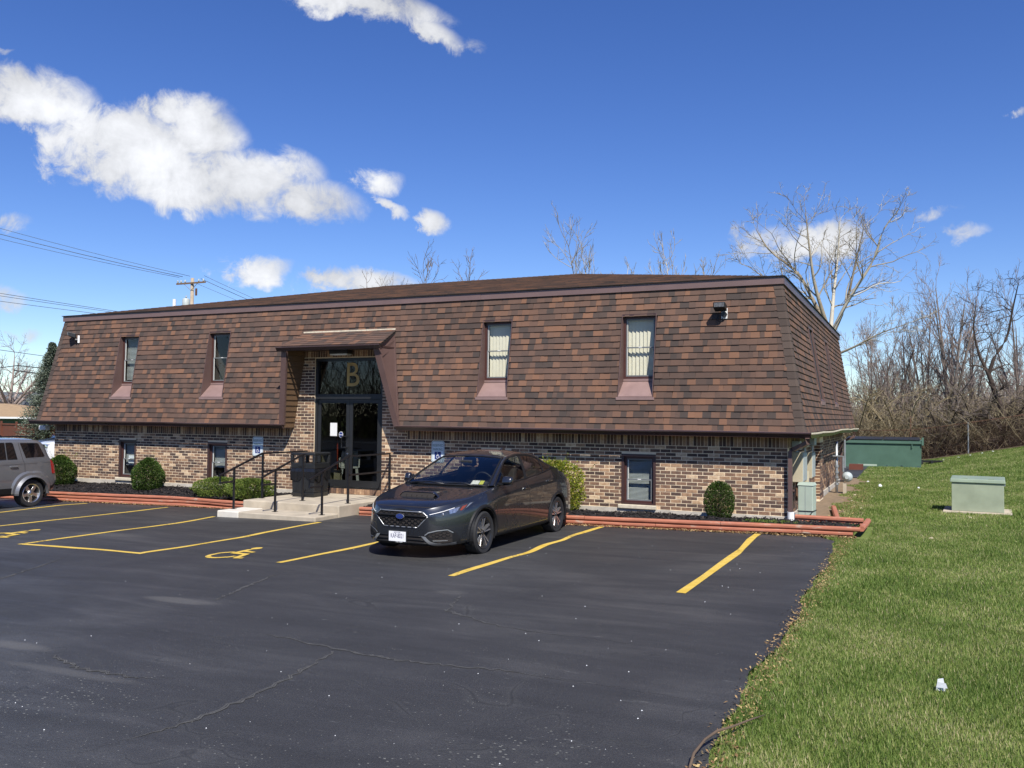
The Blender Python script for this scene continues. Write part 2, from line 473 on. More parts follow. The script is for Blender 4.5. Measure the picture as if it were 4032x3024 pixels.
def turf_mat():
    m, T = _mat('turf_soil')
    P = gpos(T)
    a = T.noise(P, 0.5, 5, 0.6)
    b = T.noise(P, 14.0, 5, 0.7)
    col = T.ramp(T.m('ADD', T.m('MULTIPLY', a, 0.45), T.m('MULTIPLY', b, 0.55)), [(0.3, (0.085, 0.125, 0.030)), (0.5, (0.14, 0.185, 0.046)), (0.7, (0.25, 0.25, 0.10))])
    finish(T, col, 0.95, 0, b, 0.8, 0.02, spec=0.2)
    return m


M['turf'] = turf_mat()
M['blade'] = tinted('grass_blades', [(0.0, (0.075, 0.13, 0.022)), (0.4, (0.17, 0.255, 0.048)), (0.7, (0.33, 0.36, 0.115)), (0.88, (0.48, 0.43, 0.22)), (1.0, (0.58, 0.50, 0.30))], 0.75, 0.8, 0.6, 0.0, trans=0.4)
M['mulch'] = tinted('dark_mulch', [(0.0, (0.008, 0.007, 0.008)), (0.6, (0.022, 0.019, 0.019)), (1.0, (0.07, 0.055, 0.045))], 0.4, 40.0, 0.9, 0.6, 90.0, 0.01)
M['dead_leaf'] = tinted('dead_leaves', [(0.0, (0.12, 0.07, 0.03)), (0.6, (0.30, 0.19, 0.09)), (1.0, (0.48, 0.36, 0.16))], 0.3, 20.0, 0.9, 0.0)
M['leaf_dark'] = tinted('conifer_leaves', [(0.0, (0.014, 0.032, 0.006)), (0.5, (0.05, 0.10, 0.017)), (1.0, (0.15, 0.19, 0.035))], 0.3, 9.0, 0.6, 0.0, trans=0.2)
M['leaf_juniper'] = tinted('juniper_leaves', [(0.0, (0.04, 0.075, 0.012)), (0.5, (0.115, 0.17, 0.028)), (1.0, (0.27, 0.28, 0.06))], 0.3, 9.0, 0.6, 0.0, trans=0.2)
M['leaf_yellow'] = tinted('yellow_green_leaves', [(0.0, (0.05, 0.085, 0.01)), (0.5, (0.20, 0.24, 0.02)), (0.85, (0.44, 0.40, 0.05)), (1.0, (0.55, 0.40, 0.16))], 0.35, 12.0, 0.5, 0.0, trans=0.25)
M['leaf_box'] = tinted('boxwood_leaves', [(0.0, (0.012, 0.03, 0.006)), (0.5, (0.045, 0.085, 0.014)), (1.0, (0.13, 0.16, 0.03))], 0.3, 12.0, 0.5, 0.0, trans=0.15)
M['needle'] = tinted('spruce_needles', [(0.0, (0.035, 0.05, 0.038)), (0.5, (0.13, 0.16, 0.115)), (1.0, (0.31, 0.34, 0.25))], 0.3, 3.0, 0.7, 0.0)
M['stem'] = plain('shrub_stem', (0.11, 0.075, 0.05), 0.9)


def bark(name, stops, scale=3.0):
    m, T = _mat(name)
    at = T.n('ShaderNodeAttribute', attribute_name='tint')
    n = T.noise(gpos(T), scale, 5, 0.65)
    f = T.m('ADD', at.outputs['Fac'], T.m('MULTIPLY', T.m('SUBTRACT', n, 0.5), 0.7), clamp=True)
    finish(T, T.ramp(f, stops), 0.9, 0, T.noise(gpos(T), 30.0, 4, 0.6), 0.5, 0.01, spec=0.2)
    return m


M['bark_pale'] = bark('pale_mottled_bark', [(0.0, (0.10, 0.075, 0.05)), (0.4, (0.26, 0.215, 0.15)), (1.0, (0.58, 0.54, 0.45))], 2.4)
M['bark_brown'] = bark('brown_bark', [(0.0, (0.08, 0.067, 0.058)), (0.5, (0.19, 0.155, 0.13)), (1.0, (0.36, 0.30, 0.26))])
M['bark_dark'] = bark('dark_bark', [(0.0, (0.022, 0.017, 0.015)), (0.5, (0.06, 0.045, 0.037)), (1.0, (0.14, 0.105, 0.085))])
M['bark_olive'] = bark('olive_brush_bark', [(0.0, (0.09, 0.07, 0.04)), (0.5, (0.25, 0.20, 0.12)), (1.0, (0.46, 0.39, 0.26))])
M['bark_red'] = bark('reddish_twig_bark', [(0.0, (0.12, 0.092, 0.082)), (0.5, (0.26, 0.205, 0.18)), (1.0, (0.42, 0.35, 0.31))])


# ------------------------------------------------------------------ mesh helpers
class MB:
    def __init__(self):
        self.v, self.f, self.mi, self.t = [], [], [], []
        self.cm, self.ct = 0, 0.5

    def mat(self, i, tint=None):
        self.cm = i
        if tint is not None:
            self.ct = tint
        return self

    def face(self, idx):
        self.f.append(tuple(idx))
        self.mi.append(self.cm)
        self.t.append(self.ct)

    def add(self, verts, faces):
        o = len(self.v)
        self.v.extend([tuple(p) for p in verts])
        for f in faces:
            self.face([i + o for i in f])
        return self

    def quad(self, a, b, c, d):
        return self.add([a, b, c, d], [(0, 1, 2, 3)])

    def poly(self, pts):
        return self.add(pts, [tuple(range(len(pts)))])

    def box(self, x0, x1, y0, y1, z0, z1, back=True):
        v = [(x0, y0, z0), (x1, y0, z0), (x1, y1, z0), (x0, y1, z0), (x0, y0, z1), (x1, y0, z1), (x1, y1, z1), (x0, y1, z1)]
        f = [(0, 3, 2, 1), (4, 5, 6, 7), (0, 1, 5, 4), (1, 2, 6, 5), (3, 0, 4, 7)]
        if back:
            f.append((2, 3, 7, 6))
        return self.add(v, f)

    def hexa(self, p):
        """eight corners: four of the bottom ring, four of the top ring"""
        return self.add(p, [(0, 3, 2, 1), (4, 5, 6, 7), (0, 1, 5, 4), (1, 2, 6, 5), (2, 3, 7, 6), (3, 0, 4, 7)])

    def prism(self, poly, axis, a, b):
        """polygon in the two other axes, extruded along axis (0,1,2) from a to b"""
        def P(q, h):
            return {0: (h, q[0], q[1]), 1: (q[0], h, q[1]), 2: (q[0], q[1], h)}[axis]
        n = len(poly)
        v = [P(q, a) for q in poly] + [P(q, b) for q in poly]
        f = [tuple(range(n - 1, -1, -1)), tuple(range(n, 2 * n))]
        f += [(i, (i + 1) % n, n + (i + 1) % n, n + i) for i in range(n)]
        return self.add(v, f)

    def tube(self, pts, r, sides=8, caps=True):
        pts = [Vector(p) for p in pts]
        n = len(pts)
        rr = r if isinstance(r, (list, tuple)) else [r] * n
        o = len(self.v)
        up = Vector((0, 0, 1))
        for i, p in enumerate(pts):
            d = (pts[min(i + 1, n - 1)] - pts[max(i - 1, 0)])
            d = d.normalized() if d.length > 1e-9 else Vector((0, 0, 1))
            ref = up if abs(d.z) < 0.95 else Vector((1, 0, 0))
            s = d.cross(ref).normalized()
            t = s.cross(d).normalized()
            # keep the section's width through a bend
            for k in range(sides):
                a = 2 * PI * (k + 0.5) / sides
                q = p + (s * math.cos(a) + t * math.sin(a)) * rr[i]
                self.v.append(tuple(q))
        for i in range(n - 1):
            for k in range(sides):
                a, b = o + i * sides + k, o + i * sides + (k + 1) % sides
                self.face((a, b, b + sides, a + sides))
        if caps:
            self.face(tuple(o + k for k in range(sides - 1, -1, -1)))
            self.face(tuple(o + (n - 1) * sides + k for k in range(sides)))
        return self

    def lathe(self, prof, centre=(0, 0, 0), axis=2, seg=24, close=False):
        """prof: (radius, height) pairs turned round an axis"""
        o = len(self.v)
        n = len(prof)
        for k in range(seg):
            a = 2 * PI * k / seg
            for (r, h) in prof:
                c, s = r * math.cos(a), r * math.sin(a)
                q = {2: (c, s, h), 0: (h, c, s), 1: (s, h, c)}[axis]
                self.v.append((centre[0] + q[0], centre[1] + q[1], centre[2] + q[2]))
        for k in range(seg):
            k2 = (k + 1) % seg
            for i in range(n - 1 if not close else n):
                j = (i + 1) % n
                self.face((o + k * n + i, o + k2 * n + i, o + k2 * n + j, o + k * n + j))
        return self

    def sphere(self, c, r, seg=10, rings=6):
        rr = r if isinstance(r, (tuple, list)) else (r, r, r)
        prof = [(math.sin(PI * i / rings), -math.cos(PI * i / rings)) for i in range(rings + 1)]
        o = len(self.v)
        self.lathe(prof, (0, 0, 0), 2, seg)
        for i in range(o, len(self.v)):
            p = self.v[i]
            self.v[i] = (c[0] + p[0] * rr[0], c[1] + p[1] * rr[1], c[2] + p[2] * rr[2])
        return self

    def grid(self, fn, nu, nv):
        o = len(self.v)
        for j in range(nv + 1):
            for i in range(nu + 1):
                self.v.append(tuple(fn(i / nu, j / nv)))
        w = nu + 1
        for j in range(nv):
            for i in range(nu):
                a = o + j * w + i
                self.face((a, a + 1, a + w + 1, a + w))
        return self

    def mesh(self, name, mats, smooth=False):
        me = bpy.data.meshes.new(name)
        me.from_pydata(self.v, [], self.f)
        for m in mats:
            me.materials.append(m)
        if len(mats) > 1:
            me.polygons.foreach_set('material_index', self.mi)
        a = me.attributes.new('tint', 'FLOAT', 'FACE')
        a.data.foreach_set('value', self.t)
        if smooth:
            me.polygons.foreach_set('use_smooth', [True] * len(self.f))
            if smooth is not True:
                me.set_sharp_from_angle(angle=math.radians(smooth))
        me.update()
        return me

    def build(self, name, mats, parent=None, smooth=False, loc=None, bevel=0.0, **props):
        mats = mats if isinstance(mats, (list, tuple)) else [mats]
        o = bpy.data.objects.new(name, self.mesh(name, mats, smooth))
        COL.objects.link(o)
        if parent is not None:
            o.parent = parent
        if loc is not None:
            o.location = loc
        if bevel:
            b = o.modifiers.new('edges', 'BEVEL')
            b.width = bevel
            b.segments = 2
            b.limit_method = 'ANGLE'
            b.angle_limit = math.radians(40)
        for k, v in props.items():
            o[k] = v
        return o


def np_object(name, verts, faces, mats, parent=None, tint=None, smooth=False, mi=None, **props):
    me = bpy.data.meshes.new(name)
    nf, k = faces.shape
    me.vertices.add(len(verts))
    me.vertices.foreach_set('co', np.ascontiguousarray(verts, dtype=np.float32).ravel())
    me.loops.add(nf * k)
    me.loops.foreach_set('vertex_index', np.ascontiguousarray(faces, dtype=np.int32).ravel())
    me.polygons.add(nf)
    me.polygons.foreach_set('loop_start', np.arange(0, nf * k, k, dtype=np.int32))
    for m in (mats if isinstance(mats, (list, tuple)) else [mats]):
        me.materials.append(m)
    if mi is not None:
        me.polygons.foreach_set('material_index', np.ascontiguousarray(mi, dtype=np.int32))
    if tint is not None:
        a = me.attributes.new('tint', 'FLOAT', 'FACE')
        a.data.foreach_set('value', np.ascontiguousarray(tint, dtype=np.float32))
    if smooth:
        me.polygons.foreach_set('use_smooth', np.ones(nf, dtype=bool))
    me.update(calc_edges=True)
    o = bpy.data.objects.new(name, me)
    COL.objects.link(o)
    if parent is not None:
        o.parent = parent
    for kk, v in props.items():
        o[kk] = v
    return o


def thing(name, label, cat, loc=(0, 0, 0), rz=0.0, group=None):
    o = bpy.data.objects.new(name, None)
    o.empty_display_size = 0.2
    COL.objects.link(o)
    o.location = loc
    o.rotation_euler = (0, 0, rz)
    o['label'] = label
    o['category'] = cat
    if group:
        o['group'] = group
    return o


def tag(o, label, cat, group=None):
    o['label'] = label
    o['category'] = cat
    if group:
        o['group'] = group
    return o


def copy_tree(o, parent=None):
    c = o.copy()
    COL.objects.link(c)
    if parent is not None:
        c.parent = parent
    for ch in list(o.children):
        copy_tree(ch, c)
    return c


def text_mesh(body, size, mat, name, parent, xf, extrude=0.001, squeeze=1.0, spacing=1.0):
    cu = bpy.data.curves.new('lettering', 'FONT')
    cu.body = body
    cu.size = size
    cu.align_x = 'CENTER'
    cu.align_y = 'CENTER'
    cu.extrude = extrude
    cu.space_character = spacing
    tmp = bpy.data.objects.new('lettering_tmp', cu)
    COL.objects.link(tmp)
    dg = bpy.context.evaluated_depsgraph_get()
    me = bpy.data.meshes.new_from_object(tmp.evaluated_get(dg))
    bpy.data.objects.remove(tmp)
    me.transform(Matrix.Diagonal((squeeze, 1, 1, 1)))
    me.transform(xf)
    me.materials.clear()
    me.materials.append(mat)
    o = bpy.data.objects.new(name, me)
    COL.objects.link(o)
    o.parent = parent
    return o


def facing(x, y, z):
    """text lies in x/y; stand it up so that it reads from -Y"""
    return Matrix.Translation((x, y, z)) @ Matrix.Rotation(PI / 2, 4, 'X')


def wheelchair_2d():
    """the accessibility symbol as 2-D polygons in a unit box"""
    out = []
    def circle(cx, cy, r, n=14):
        out.append([(cx + r * math.cos(2 * PI * i / n), cy + r * math.sin(2 * PI * i / n)) for i in range(n)])
    def bar(a, b, w):
        dx, dy = b[0] - a[0], b[1] - a[1]
        l = math.hypot(dx, dy)
        nx, ny = -dy / l * w / 2, dx / l * w / 2
        out.append([(a[0] - nx, a[1] - ny), (b[0] - nx, b[1] - ny), (b[0] + nx, b[1] + ny), (a[0] + nx, a[1] + ny)])
    circle(0.40, 0.91, 0.09)
    bar((0.40, 0.79), (0.44, 0.42), 0.11)
    bar((0.42, 0.63), (0.70, 0.60), 0.07)
    bar((0.46, 0.45), (0.74, 0.43), 0.09)
    bar((0.72, 0.46), (0.86, 0.12), 0.09)
    bar((0.83, 0.13), (0.97, 0.17), 0.07)
    c, r0, r1 = (0.45, 0.29), 0.21, 0.29
    for i in range(16):
        a, b = math.radians(112 + i * 15), math.radians(112 + (i + 1) * 15)
        out.append([(c[0] + r0 * math.cos(a), c[1] + r0 * math.sin(a)), (c[0] + r1 * math.cos(a), c[1] + r1 * math.sin(a)), (c[0] + r1 * math.cos(b), c[1] + r1 * math.sin(b)), (c[0] + r0 * math.cos(b), c[1] + r0 * math.sin(b))])
    return out


def sstep(x, a, b):
    t = min(1.0, max(0.0, (x - a) / (b - a)))
    return t * t * (3 - 2 * t)


def ground(x, y):
    """height of the site: the lot falls gently to the left, the lawn rises to the back right"""
    z = 0.0175 * (max(-24.0, min(-1.1, x)) + 3.9)
    if x > -1.1:
        z += 0.008 * (x + 1.1)
    s = sstep(y, 17.0, 43.0)
    z += s * (0.10 + 0.172 * max(0.0, min(x, 14.0)))
    if y > 43:
        z += 0.01 * (y - 43) * min(1, max(0, x + 2) * 0.3)
    return z


def np_ground(x, y):
    z = 0.0175 * (np.clip(x, -24.0, -1.1) + 3.9)
    z = z + np.where(x > -1.1, 0.008 * (x + 1.1), 0)
    t = np.clip((y - 17.0) / 26.0, 0, 1)
    s = t * t * (3 - 2 * t)
    z = z + s * (0.10 + 0.172 * np.clip(x, 0, 14))
    z = z + np.where(y > 43, 0.01 * (y - 43) * np.clip((x + 2) * 0.3, 0, 1), 0)
    return z
# ------------------------------------------------------------------ ground
def sheet(name, x0, x1, y0, y1, step, mat, dz=0.0, hole=None, **props):
    nx, ny = max(1, int(round((x1 - x0) / step))), max(1, int(round((y1 - y0) / step)))
    X, Y = np.meshgrid(np.linspace(x0, x1, nx + 1), np.linspace(y0, y1, ny + 1))
    Z = np_ground(X, Y) + dz
    V = np.stack([X.ravel(), Y.ravel(), Z.ravel()], 1)
    I = np.arange((nx + 1) * (ny + 1)).reshape(ny + 1, nx + 1)
    Fc = np.stack([I[:-1, :-1].ravel(), I[:-1, 1:].ravel(), I[1:, 1:].ravel(), I[1:, :-1].ravel()], 1)
    return np_object(name, V, Fc, mat, smooth=True, **props)


# the open ground out to the horizon, a sheet a little below the site
_gx = np.array([-1500, -700, -350, -180, -100, -70, -48, -36, -24, -12, -4, 0, 4, 10, 20, 36, 60, 100, 180, 350, 700, 1500], float)
_gy = np.array([-900, -400, -180, -90, -50, -30, -15, -5, 5, 14, 20, 26, 32, 38, 43, 48, 60, 80, 120, 180, 350, 700, 1500], float)
_GX, _GY = np.meshgrid(_gx, _gy)
_GZ = np_ground(_GX, np.clip(_GY, -50, 60)) - 0.06
_I = np.arange(len(_gx) * len(_gy)).reshape(len(_gy), len(_gx))
np_object('ground', np.stack([_GX.ravel(), _GY.ravel(), _GZ.ravel()], 1),
          np.stack([_I[:-1, :-1].ravel(), _I[:-1, 1:].ravel(), _I[1:, 1:].ravel(), _I[1:, :-1].ravel()], 1), M['turf'], smooth=True, kind='structure')

# car park: edge against the lawn is ragged
rng = np.random.default_rng(3)


def edge_x(y):
    return -1.08 - 0.012 * max(0, y - 10) + 0.035 * math.sin(y * 1.7) + 0.022 * math.sin(y * 4.3 + 1) + 0.012 * math.sin(y * 11.1) - (0.35 * sstep(y, 14.2, 14.85) if y > 14.2 else 0)


mb = MB()
ys = np.concatenate([np.arange(-40, 2, 2.0), np.arange(2, 14.8, 0.12), [14.8]])
xs = [-75, -60, -48, -36, -24, -18, -12, -8, -5, -3, -1.8]
rows = []
for y in ys:
    row = [(x, y, ground(x, y)) for x in xs] + [(edge_x(y), y, ground(-1.1, y))]
    rows.append(row)
for a, b in zip(rows[:-1], rows[1:]):
    for i in range(len(a) - 1):
        mb.quad(a[i], a[i + 1], b[i + 1], b[i])
# past the building's left end the lot runs on to the back
lot_rows = [[(x, y, ground(x, min(y, 18))) for x in (-75, -60, -48, -36, -24, -21.6)] for y in (14.8, 20, 26, 32, 37.5)]
for a, b in zip(lot_rows[:-1], lot_rows[1:]):
    for i in range(len(a) - 1):
        mb.quad(a[i], a[i + 1], b[i + 1], b[i])
mb.build('parking_lot', M['asphalt'], smooth=True, kind='structure')
sheet('rear_drive', -9.0, -1.75, 29.6, 37.4, 0.8, M['asphalt'], 0.012, kind='structure')
sheet('lawn', -1.0, 15.0, -14.0, 44.0, 0.5, M['turf'], -0.004, kind='structure')
sheet('rear_lawn', -1.75, -1.0, 29.3, 44.0, 0.25, M['turf'], -0.004, kind='structure')
sheet('side_soil', -2.1, -1.0, 14.9, 29.5, 0.25, M['soil'], 0.0, kind='structure')


# painted lines: wavering hand-sprayed edges, 4 mm above the asphalt
def line_strip(name, left, right, label=None):
    mb = MB()
    n = 40
    def at(P, t):
        P = np.array(P)
        d = np.concatenate([[0], np.cumsum(np.hypot(*np.diff(P, axis=0).T))])
        return np.interp(t * d[-1], d, P[:, 0]), np.interp(t * d[-1], d, P[:, 1])
    pr = None
    for i in range(n + 1):
        a, b = at(left, i / n), at(right, i / n)
        cur = [(a[0], a[1], ground(a[0], a[1]) + 0.004), (b[0], b[1], ground(b[0], b[1]) + 0.004)]
        if pr:
            mb.quad(pr[0], pr[1], cur[1], cur[0])
        pr = cur
    return mb.build(name, M['line'], kind='structure')


def line_path(path, w, seed, name='parking_line'):
    r = random.Random(seed)
    P = np.array(path)
    d = np.concatenate([[0], np.cumsum(np.hypot(*np.diff(P, axis=0).T))])
    L, Rr = [], []
    n = 26
    k1, k2 = r.uniform(0, 6), r.uniform(0, 6)
    for i in range(n + 1):
        s = d[-1] * i / n
        x, y = np.interp(s, d, P[:, 0]), np.interp(s, d, P[:, 1])
        s2 = min(d[-1], s + 0.05)
        dx, dy = np.interp(s2, d, P[:, 0]) - np.interp(s2 - 0.1, d, P[:, 0]), np.interp(s2, d, P[:, 1]) - np.interp(s2 - 0.1, d, P[:, 1])
        l = math.hypot(dx, dy)
        nx, ny = -dy / l, dx / l
        wob = 0.012 * math.sin(s * 2.1 + k1) + 0.008 * math.sin(s * 5.3 + k2)
        ww = w / 2 * (1 + 0.13 * math.sin(s * 3.1 + k2))
        L.append((x + nx * (wob + ww), y + ny * (wob + ww)))
        Rr.append((x + nx * (wob - ww), y + ny * (wob - ww)))
    return line_strip(name, L, Rr)


line_strip('parking_line', [(-2.39, 9.4), (-2.37, 10.5), (-2.38, 11.56), (-2.38, 12.26), (-2.37, 12.88), (-2.4, 13.34), (-2.45, 14.05), (-2.45, 14.78)],
           [(-2.28, 9.38), (-2.27, 11.31), (-2.26, 12.5), (-2.29, 12.98), (-2.31, 13.48), (-2.35, 14.39), (-2.34, 14.78)])
line_path([(-5.13, 9.34), (-5.10, 10.29), (-5.07, 11.05), (-5.04, 11.4), (-5.12, 12.34), (-5.06, 12.93), (-5.11, 13.46), (-5.10, 14.11), (-5.08, 14.74)], 0.10, 2)
line_path([(-7.72, 9.34), (-7.67, 10.2), (-7.62, 11.4), (-7.66, 14.7)], 0.10, 3)
line_path([(-10.14, 9.29), (-10.07, 9.87), (-10.04, 11.21), (-10.14, 12.5), (-10.19, 13.44)], 0.10, 4)
line_path([(-12.72, 9.25), (-11.41, 9.27), (-10.09, 9.24)], 0.10, 5)
line_path([(-12.69, 9.30), (-12.66, 11.07), (-12.6, 12.31), (-12.78, 13.48)], 0.10, 6)
line_path([(-15.45, 9.3), (-15.34, 10.76), (-15.22, 12.72), (-15.22, 14.6)], 0.10, 7)
line_path([(-17.6, 9.3), (-17.72, 12.38), (-18.0, 14.0), (-17.8, 14.62)], 0.10, 8)


def pavement_symbol(x0, y0, w, h):
    mb = MB()
    for k, pl in enumerate(wheelchair_2d()):
        pts = [(x0 + p[0] * w, y0 + p[1] * h) for p in pl]
        mb.poly([(x, y, ground(x, y) + 0.004 + 0.0006 * (k % 5)) for x, y in pts])
    return mb.build('wheelchair_marking', M['line'], kind='structure')


pavement_symbol(-9.25, 9.28, 0.82, 1.1)
pavement_symbol(-14.5, 9.5, 0.9, 1.15)

# old cracks, dusty along their edges
def crack(pts, w, seed):
    r = random.Random(seed)
    P = crs0(pts, 14)
    mb = MB()
    pr = None
    for i, (x, y) in enumerate(P):
        x2, y2 = P[min(i + 1, len(P) - 1)]
        x1, y1 = P[max(i - 1, 0)]
        l = math.hypot(x2 - x1, y2 - y1) or 1
        nx, ny = -(y2 - y1) / l, (x2 - x1) / l
        j, k = r.uniform(-0.025, 0.025), w * r.uniform(0.25, 1.0) * math.sin(PI * min(1, 0.15 + i / len(P)))
        c = [(x + nx * (j + s * k), y + ny * (j + s * k)) for s in (-1, -0.16, 0.16, 1)]
        c = [(a, b, ground(a, b) + 0.0035 + (0.001 if q in (1, 2) else 0)) for q, (a, b) in enumerate(c)]
        if pr:
            for q in range(3):
                mb.mat(1 if q == 1 else 0)
                mb.quad(pr[q], pr[q + 1], c[q + 1], c[q])
        pr = c
    mb.build('asphalt_crack', [M['crack_dust'], M['crack']], kind='structure')


def crs0(P, n):
    out = []
    for (a, b) in zip(P[:-1], P[1:]):
        for i in range(n):
            out.append((a[0] + (b[0] - a[0]) * i / n, a[1] + (b[1] - a[1]) * i / n))
    out.append(P[-1])
    return out


crack([(-4.3, 5.9), (-4.12, 4.95), (-4.12, 4.1), (-4.3, 3.5)], 0.030, 1)
crack([(-6.7, 7.1), (-6.83, 7.5), (-7.1, 8.4), (-7.23, 9.2)], 0.028, 2)
crack([(-9.6, 6.2), (-10.03, 7.05), (-10.6, 8.2), (-11.15, 9.0)], 0.025, 3)
crack([(-5.2, 6.15), (-4.03, 5.91), (-3.57, 5.89), (-2.8, 5.96), (-1.4, 5.85)], 0.026, 4)
crack([(-4.45, 8.3), (-4.2, 7.6), (-3.4, 7.2), (-2.2, 7.1)], 0.022, 5)
crack([(-6.3, 4.9), (-5.8, 4.72), (-5.2, 4.72), (-4.9, 4.8)], 0.024, 6)

# ------------------------------------------------------------------ the building
XL, XR, YW, YB = -21.30, -2.143, 16.40, 29.0
ZB, ZE = 0.165, 1.68
MK = 0.44 / 2.70          # how far the mansard leans in for each metre of height
ZT = 4.385
def my(z): return 16.08 + (z - 1.68) * MK
def mxr(z): return -1.815 - (z - 1.68) * MK
def mxl(z): return -21.60 + (z - 1.68) * MK
UPW = [(-18.93, -18.235), (-15.875, -15.185), (-8.31, -7.63), (-5.262, -4.568)]
LOW = [(-18.85, -18.25), (-15.83, -15.21), (-8.31, -7.615), (-5.25, -4.566)]
UZ0, UZ1, LZ0, LZ1 = 2.30, 3.92, 0.235, 1.205
DX0, DX1, DZ0, DZ1 = -12.63, -10.777, 0.25, 3.20
B = thing('office_building', 'low brick office building with a brown shingled mansard roof', 'building', (0, 0, 0))

# walls behind the bricks: mortar colour, with openings
mb = MB()
holes = [(a, b, LZ0, LZ1) for a, b in LOW] + [(DX0, DX1, 0.0, DZ1)]
xsx = sorted(set([XL, XR, -13.25, -10.12] + [h[0] for h in holes] + [h[1] for h in holes]))
for a, b in zip(xsx[:-1], xsx[1:]):
    zt = 3.42 if a >= -13.26 and b <= -10.11 else 1.66
    cuts = [h for h in holes if h[0] <= a and h[1] >= b]
    z = 0.0
    for h in cuts:
        if h[2] > z:
            mb.box(a, b, YW + 0.0035, YW + 0.2, z, h[2])
        z = h[3]
    mb.box(a, b, YW + 0.0035, YW + 0.2, z, zt)
mb.box(XR - 0.209, XR - 0.009, YW + 0.2, YB, 0.0, 1.66)
mb.box(XL + 0.009, XL + 0.209, YW + 0.2, YB, 0.0, 1.66)
mb.box(XL + 0.009, XR - 0.009, YB, YB + 0.2, 0.0, 1.66)
mb.build('wall', M['mortar'], B)

# bricks
CH = (1.383 - ZB) / 18.0
BL = 0.2032
rb = random.Random(11)


def brick_tint():
    u = rb.random()
    if u < 0.26:
        return rb.uniform(0.12, 0.30)
    if u < 0.72:
        return rb.uniform(0.32, 0.56)
    if u < 0.88:
        return rb.uniform(0.58, 0.74)
    return rb.uniform(0.76, 0.92)


bricks = []   # (u0, u1, z0, z1) on the front face
def courses(z0, n, x0, x1):
    for k in range(n):
        z = z0 + k * CH
        zz0, zz1 = z + 0.0065, z + CH - 0.0065
        off = (0 if k % 2 else BL / 2)
        i0 = int(math.floor((x0 - XR + off) / BL)) - 1
        i = i0
        while True:
            a = XR - off + i * BL
            b = a + BL
            i += 1
            if a >= x1 - 1e-6:
                break
            a, b = max(a, x0), min(b, x1)
            if b - a < 0.03:
                continue
            segs = [(a, b)]
            for h in holes:
                if zz1 > h[2] + 0.01 and zz0 < h[3] - 0.01:
                    ns = []
                    for s in segs:
                        if s[1] <= h[0] or s[0] >= h[1]:
                            ns.append(s)
                        else:
                            if s[0] < h[0]:
                                ns.append((s[0], h[0] + 0.004))
                            if s[1] > h[1]:
                                ns.append((h[1] - 0.004, s[1]))
                    segs = ns
            for s in segs:
                if s[1] - s[0] > 0.03:
                    bricks.append((s[0] + 0.0065, s[1] - 0.0065, zz0, zz1))


courses(ZB, 18, XL, XR)
courses(1.383, 27, -13.25, -10.12)
# soldier course under the eaves and over the door
for (x0, x1, z0, z1) in ((XL, -13.25, 1.383, 1.575), (-10.12, XR, 1.383, 1.575), (-13.1, -10.3, 3.215, 3.405)):
    n = int((x1 - x0) / 0.0677)
    w = (x1 - x0) / n
    for i in range(n):
        bricks.append((x0 + i * w + 0.005, x0 + (i + 1) * w - 0.005, z0 + 0.005, z1 - 0.005))
# rowlock under the door
n = 28
w = (DX1 - DX0 + 0.1) / n
for i in range(n):
    bricks.append((DX0 - 0.05 + i * w + 0.005, DX0 - 0.05 + (i + 1) * w - 0.005, 0.125, 0.243))


def add_brick(mb, q, ox=0.0, oz=0.0):
    y = YW + rb.uniform(-0.0025, 0.0025)
    mb.box(q[0] - ox, q[1] - ox, y, YW + 0.02, q[2] - oz, q[3] - oz, back=False)


vis = sorted(range(len(bricks)), key=lambda i: -bricks[i][1] if bricks[i][1] > -6.2 or True else 0)
singles = set(vis[:300])
cache = {}
mbs = MB()
for i, q in enumerate(bricks):
    t = brick_tint()
    if i in singles:
        key = (round(q[1] - q[0], 3), round(q[3] - q[2], 3), round(t * 12))
        if key not in cache:
            m1 = MB().mat(0, t)
            m1.box(-(q[1] - q[0]) / 2, (q[1] - q[0]) / 2, 0, 0.02, -(q[3] - q[2]) / 2, (q[3] - q[2]) / 2, back=False)
            cache[key] = m1.mesh('brick', [M['brick']])
        o = bpy.data.objects.new('brick', cache[key])
        COL.objects.link(o)
        o.parent = B
        o.location = ((q[0] + q[1]) / 2, YW + rb.uniform(-0.003, 0.002), (q[2] + q[3]) / 2)
    else:
        mbs.mat(0, t)
        add_brick(mbs, q)
# side walls: same courses
for side in (0, 1):
    for k in range(18):
        z = ZB + k * CH
        off = 0 if k % 2 else BL / 2
        i = 0
        while True:
            a = YW - off + i * BL
            i += 1
            if a >= YB:
                break
            a2, b2 = max(a, YW), min(a + BL, YB)
            if b2 - a2 < 0.03:
                continue
            mbs.mat(0, brick_tint())
            e = rb.uniform(-0.002, 0.003)
            if side == 0:
                mbs.box(XR - 0.03, XR + e, a2 + 0.0055, b2 - 0.0055, z + 0.0055, z + CH - 0.0055)
            else:
                mbs.box(XL - e, XL + 0.03, a2 + 0.0055, b2 - 0.0055, z + 0.0055, z + CH - 0.0055)
    for i in range(int((YB - YW) / 0.0677)):
        a = YW + i * 0.0677
        mbs.mat(0, brick_tint())
        x0, x1 = (XR - 0.03, XR + 0.001) if side == 0 else (XL - 0.001, XL + 0.03)
        mbs.box(x0, x1, a + 0.005, a + 0.0627, 1.388, 1.57)
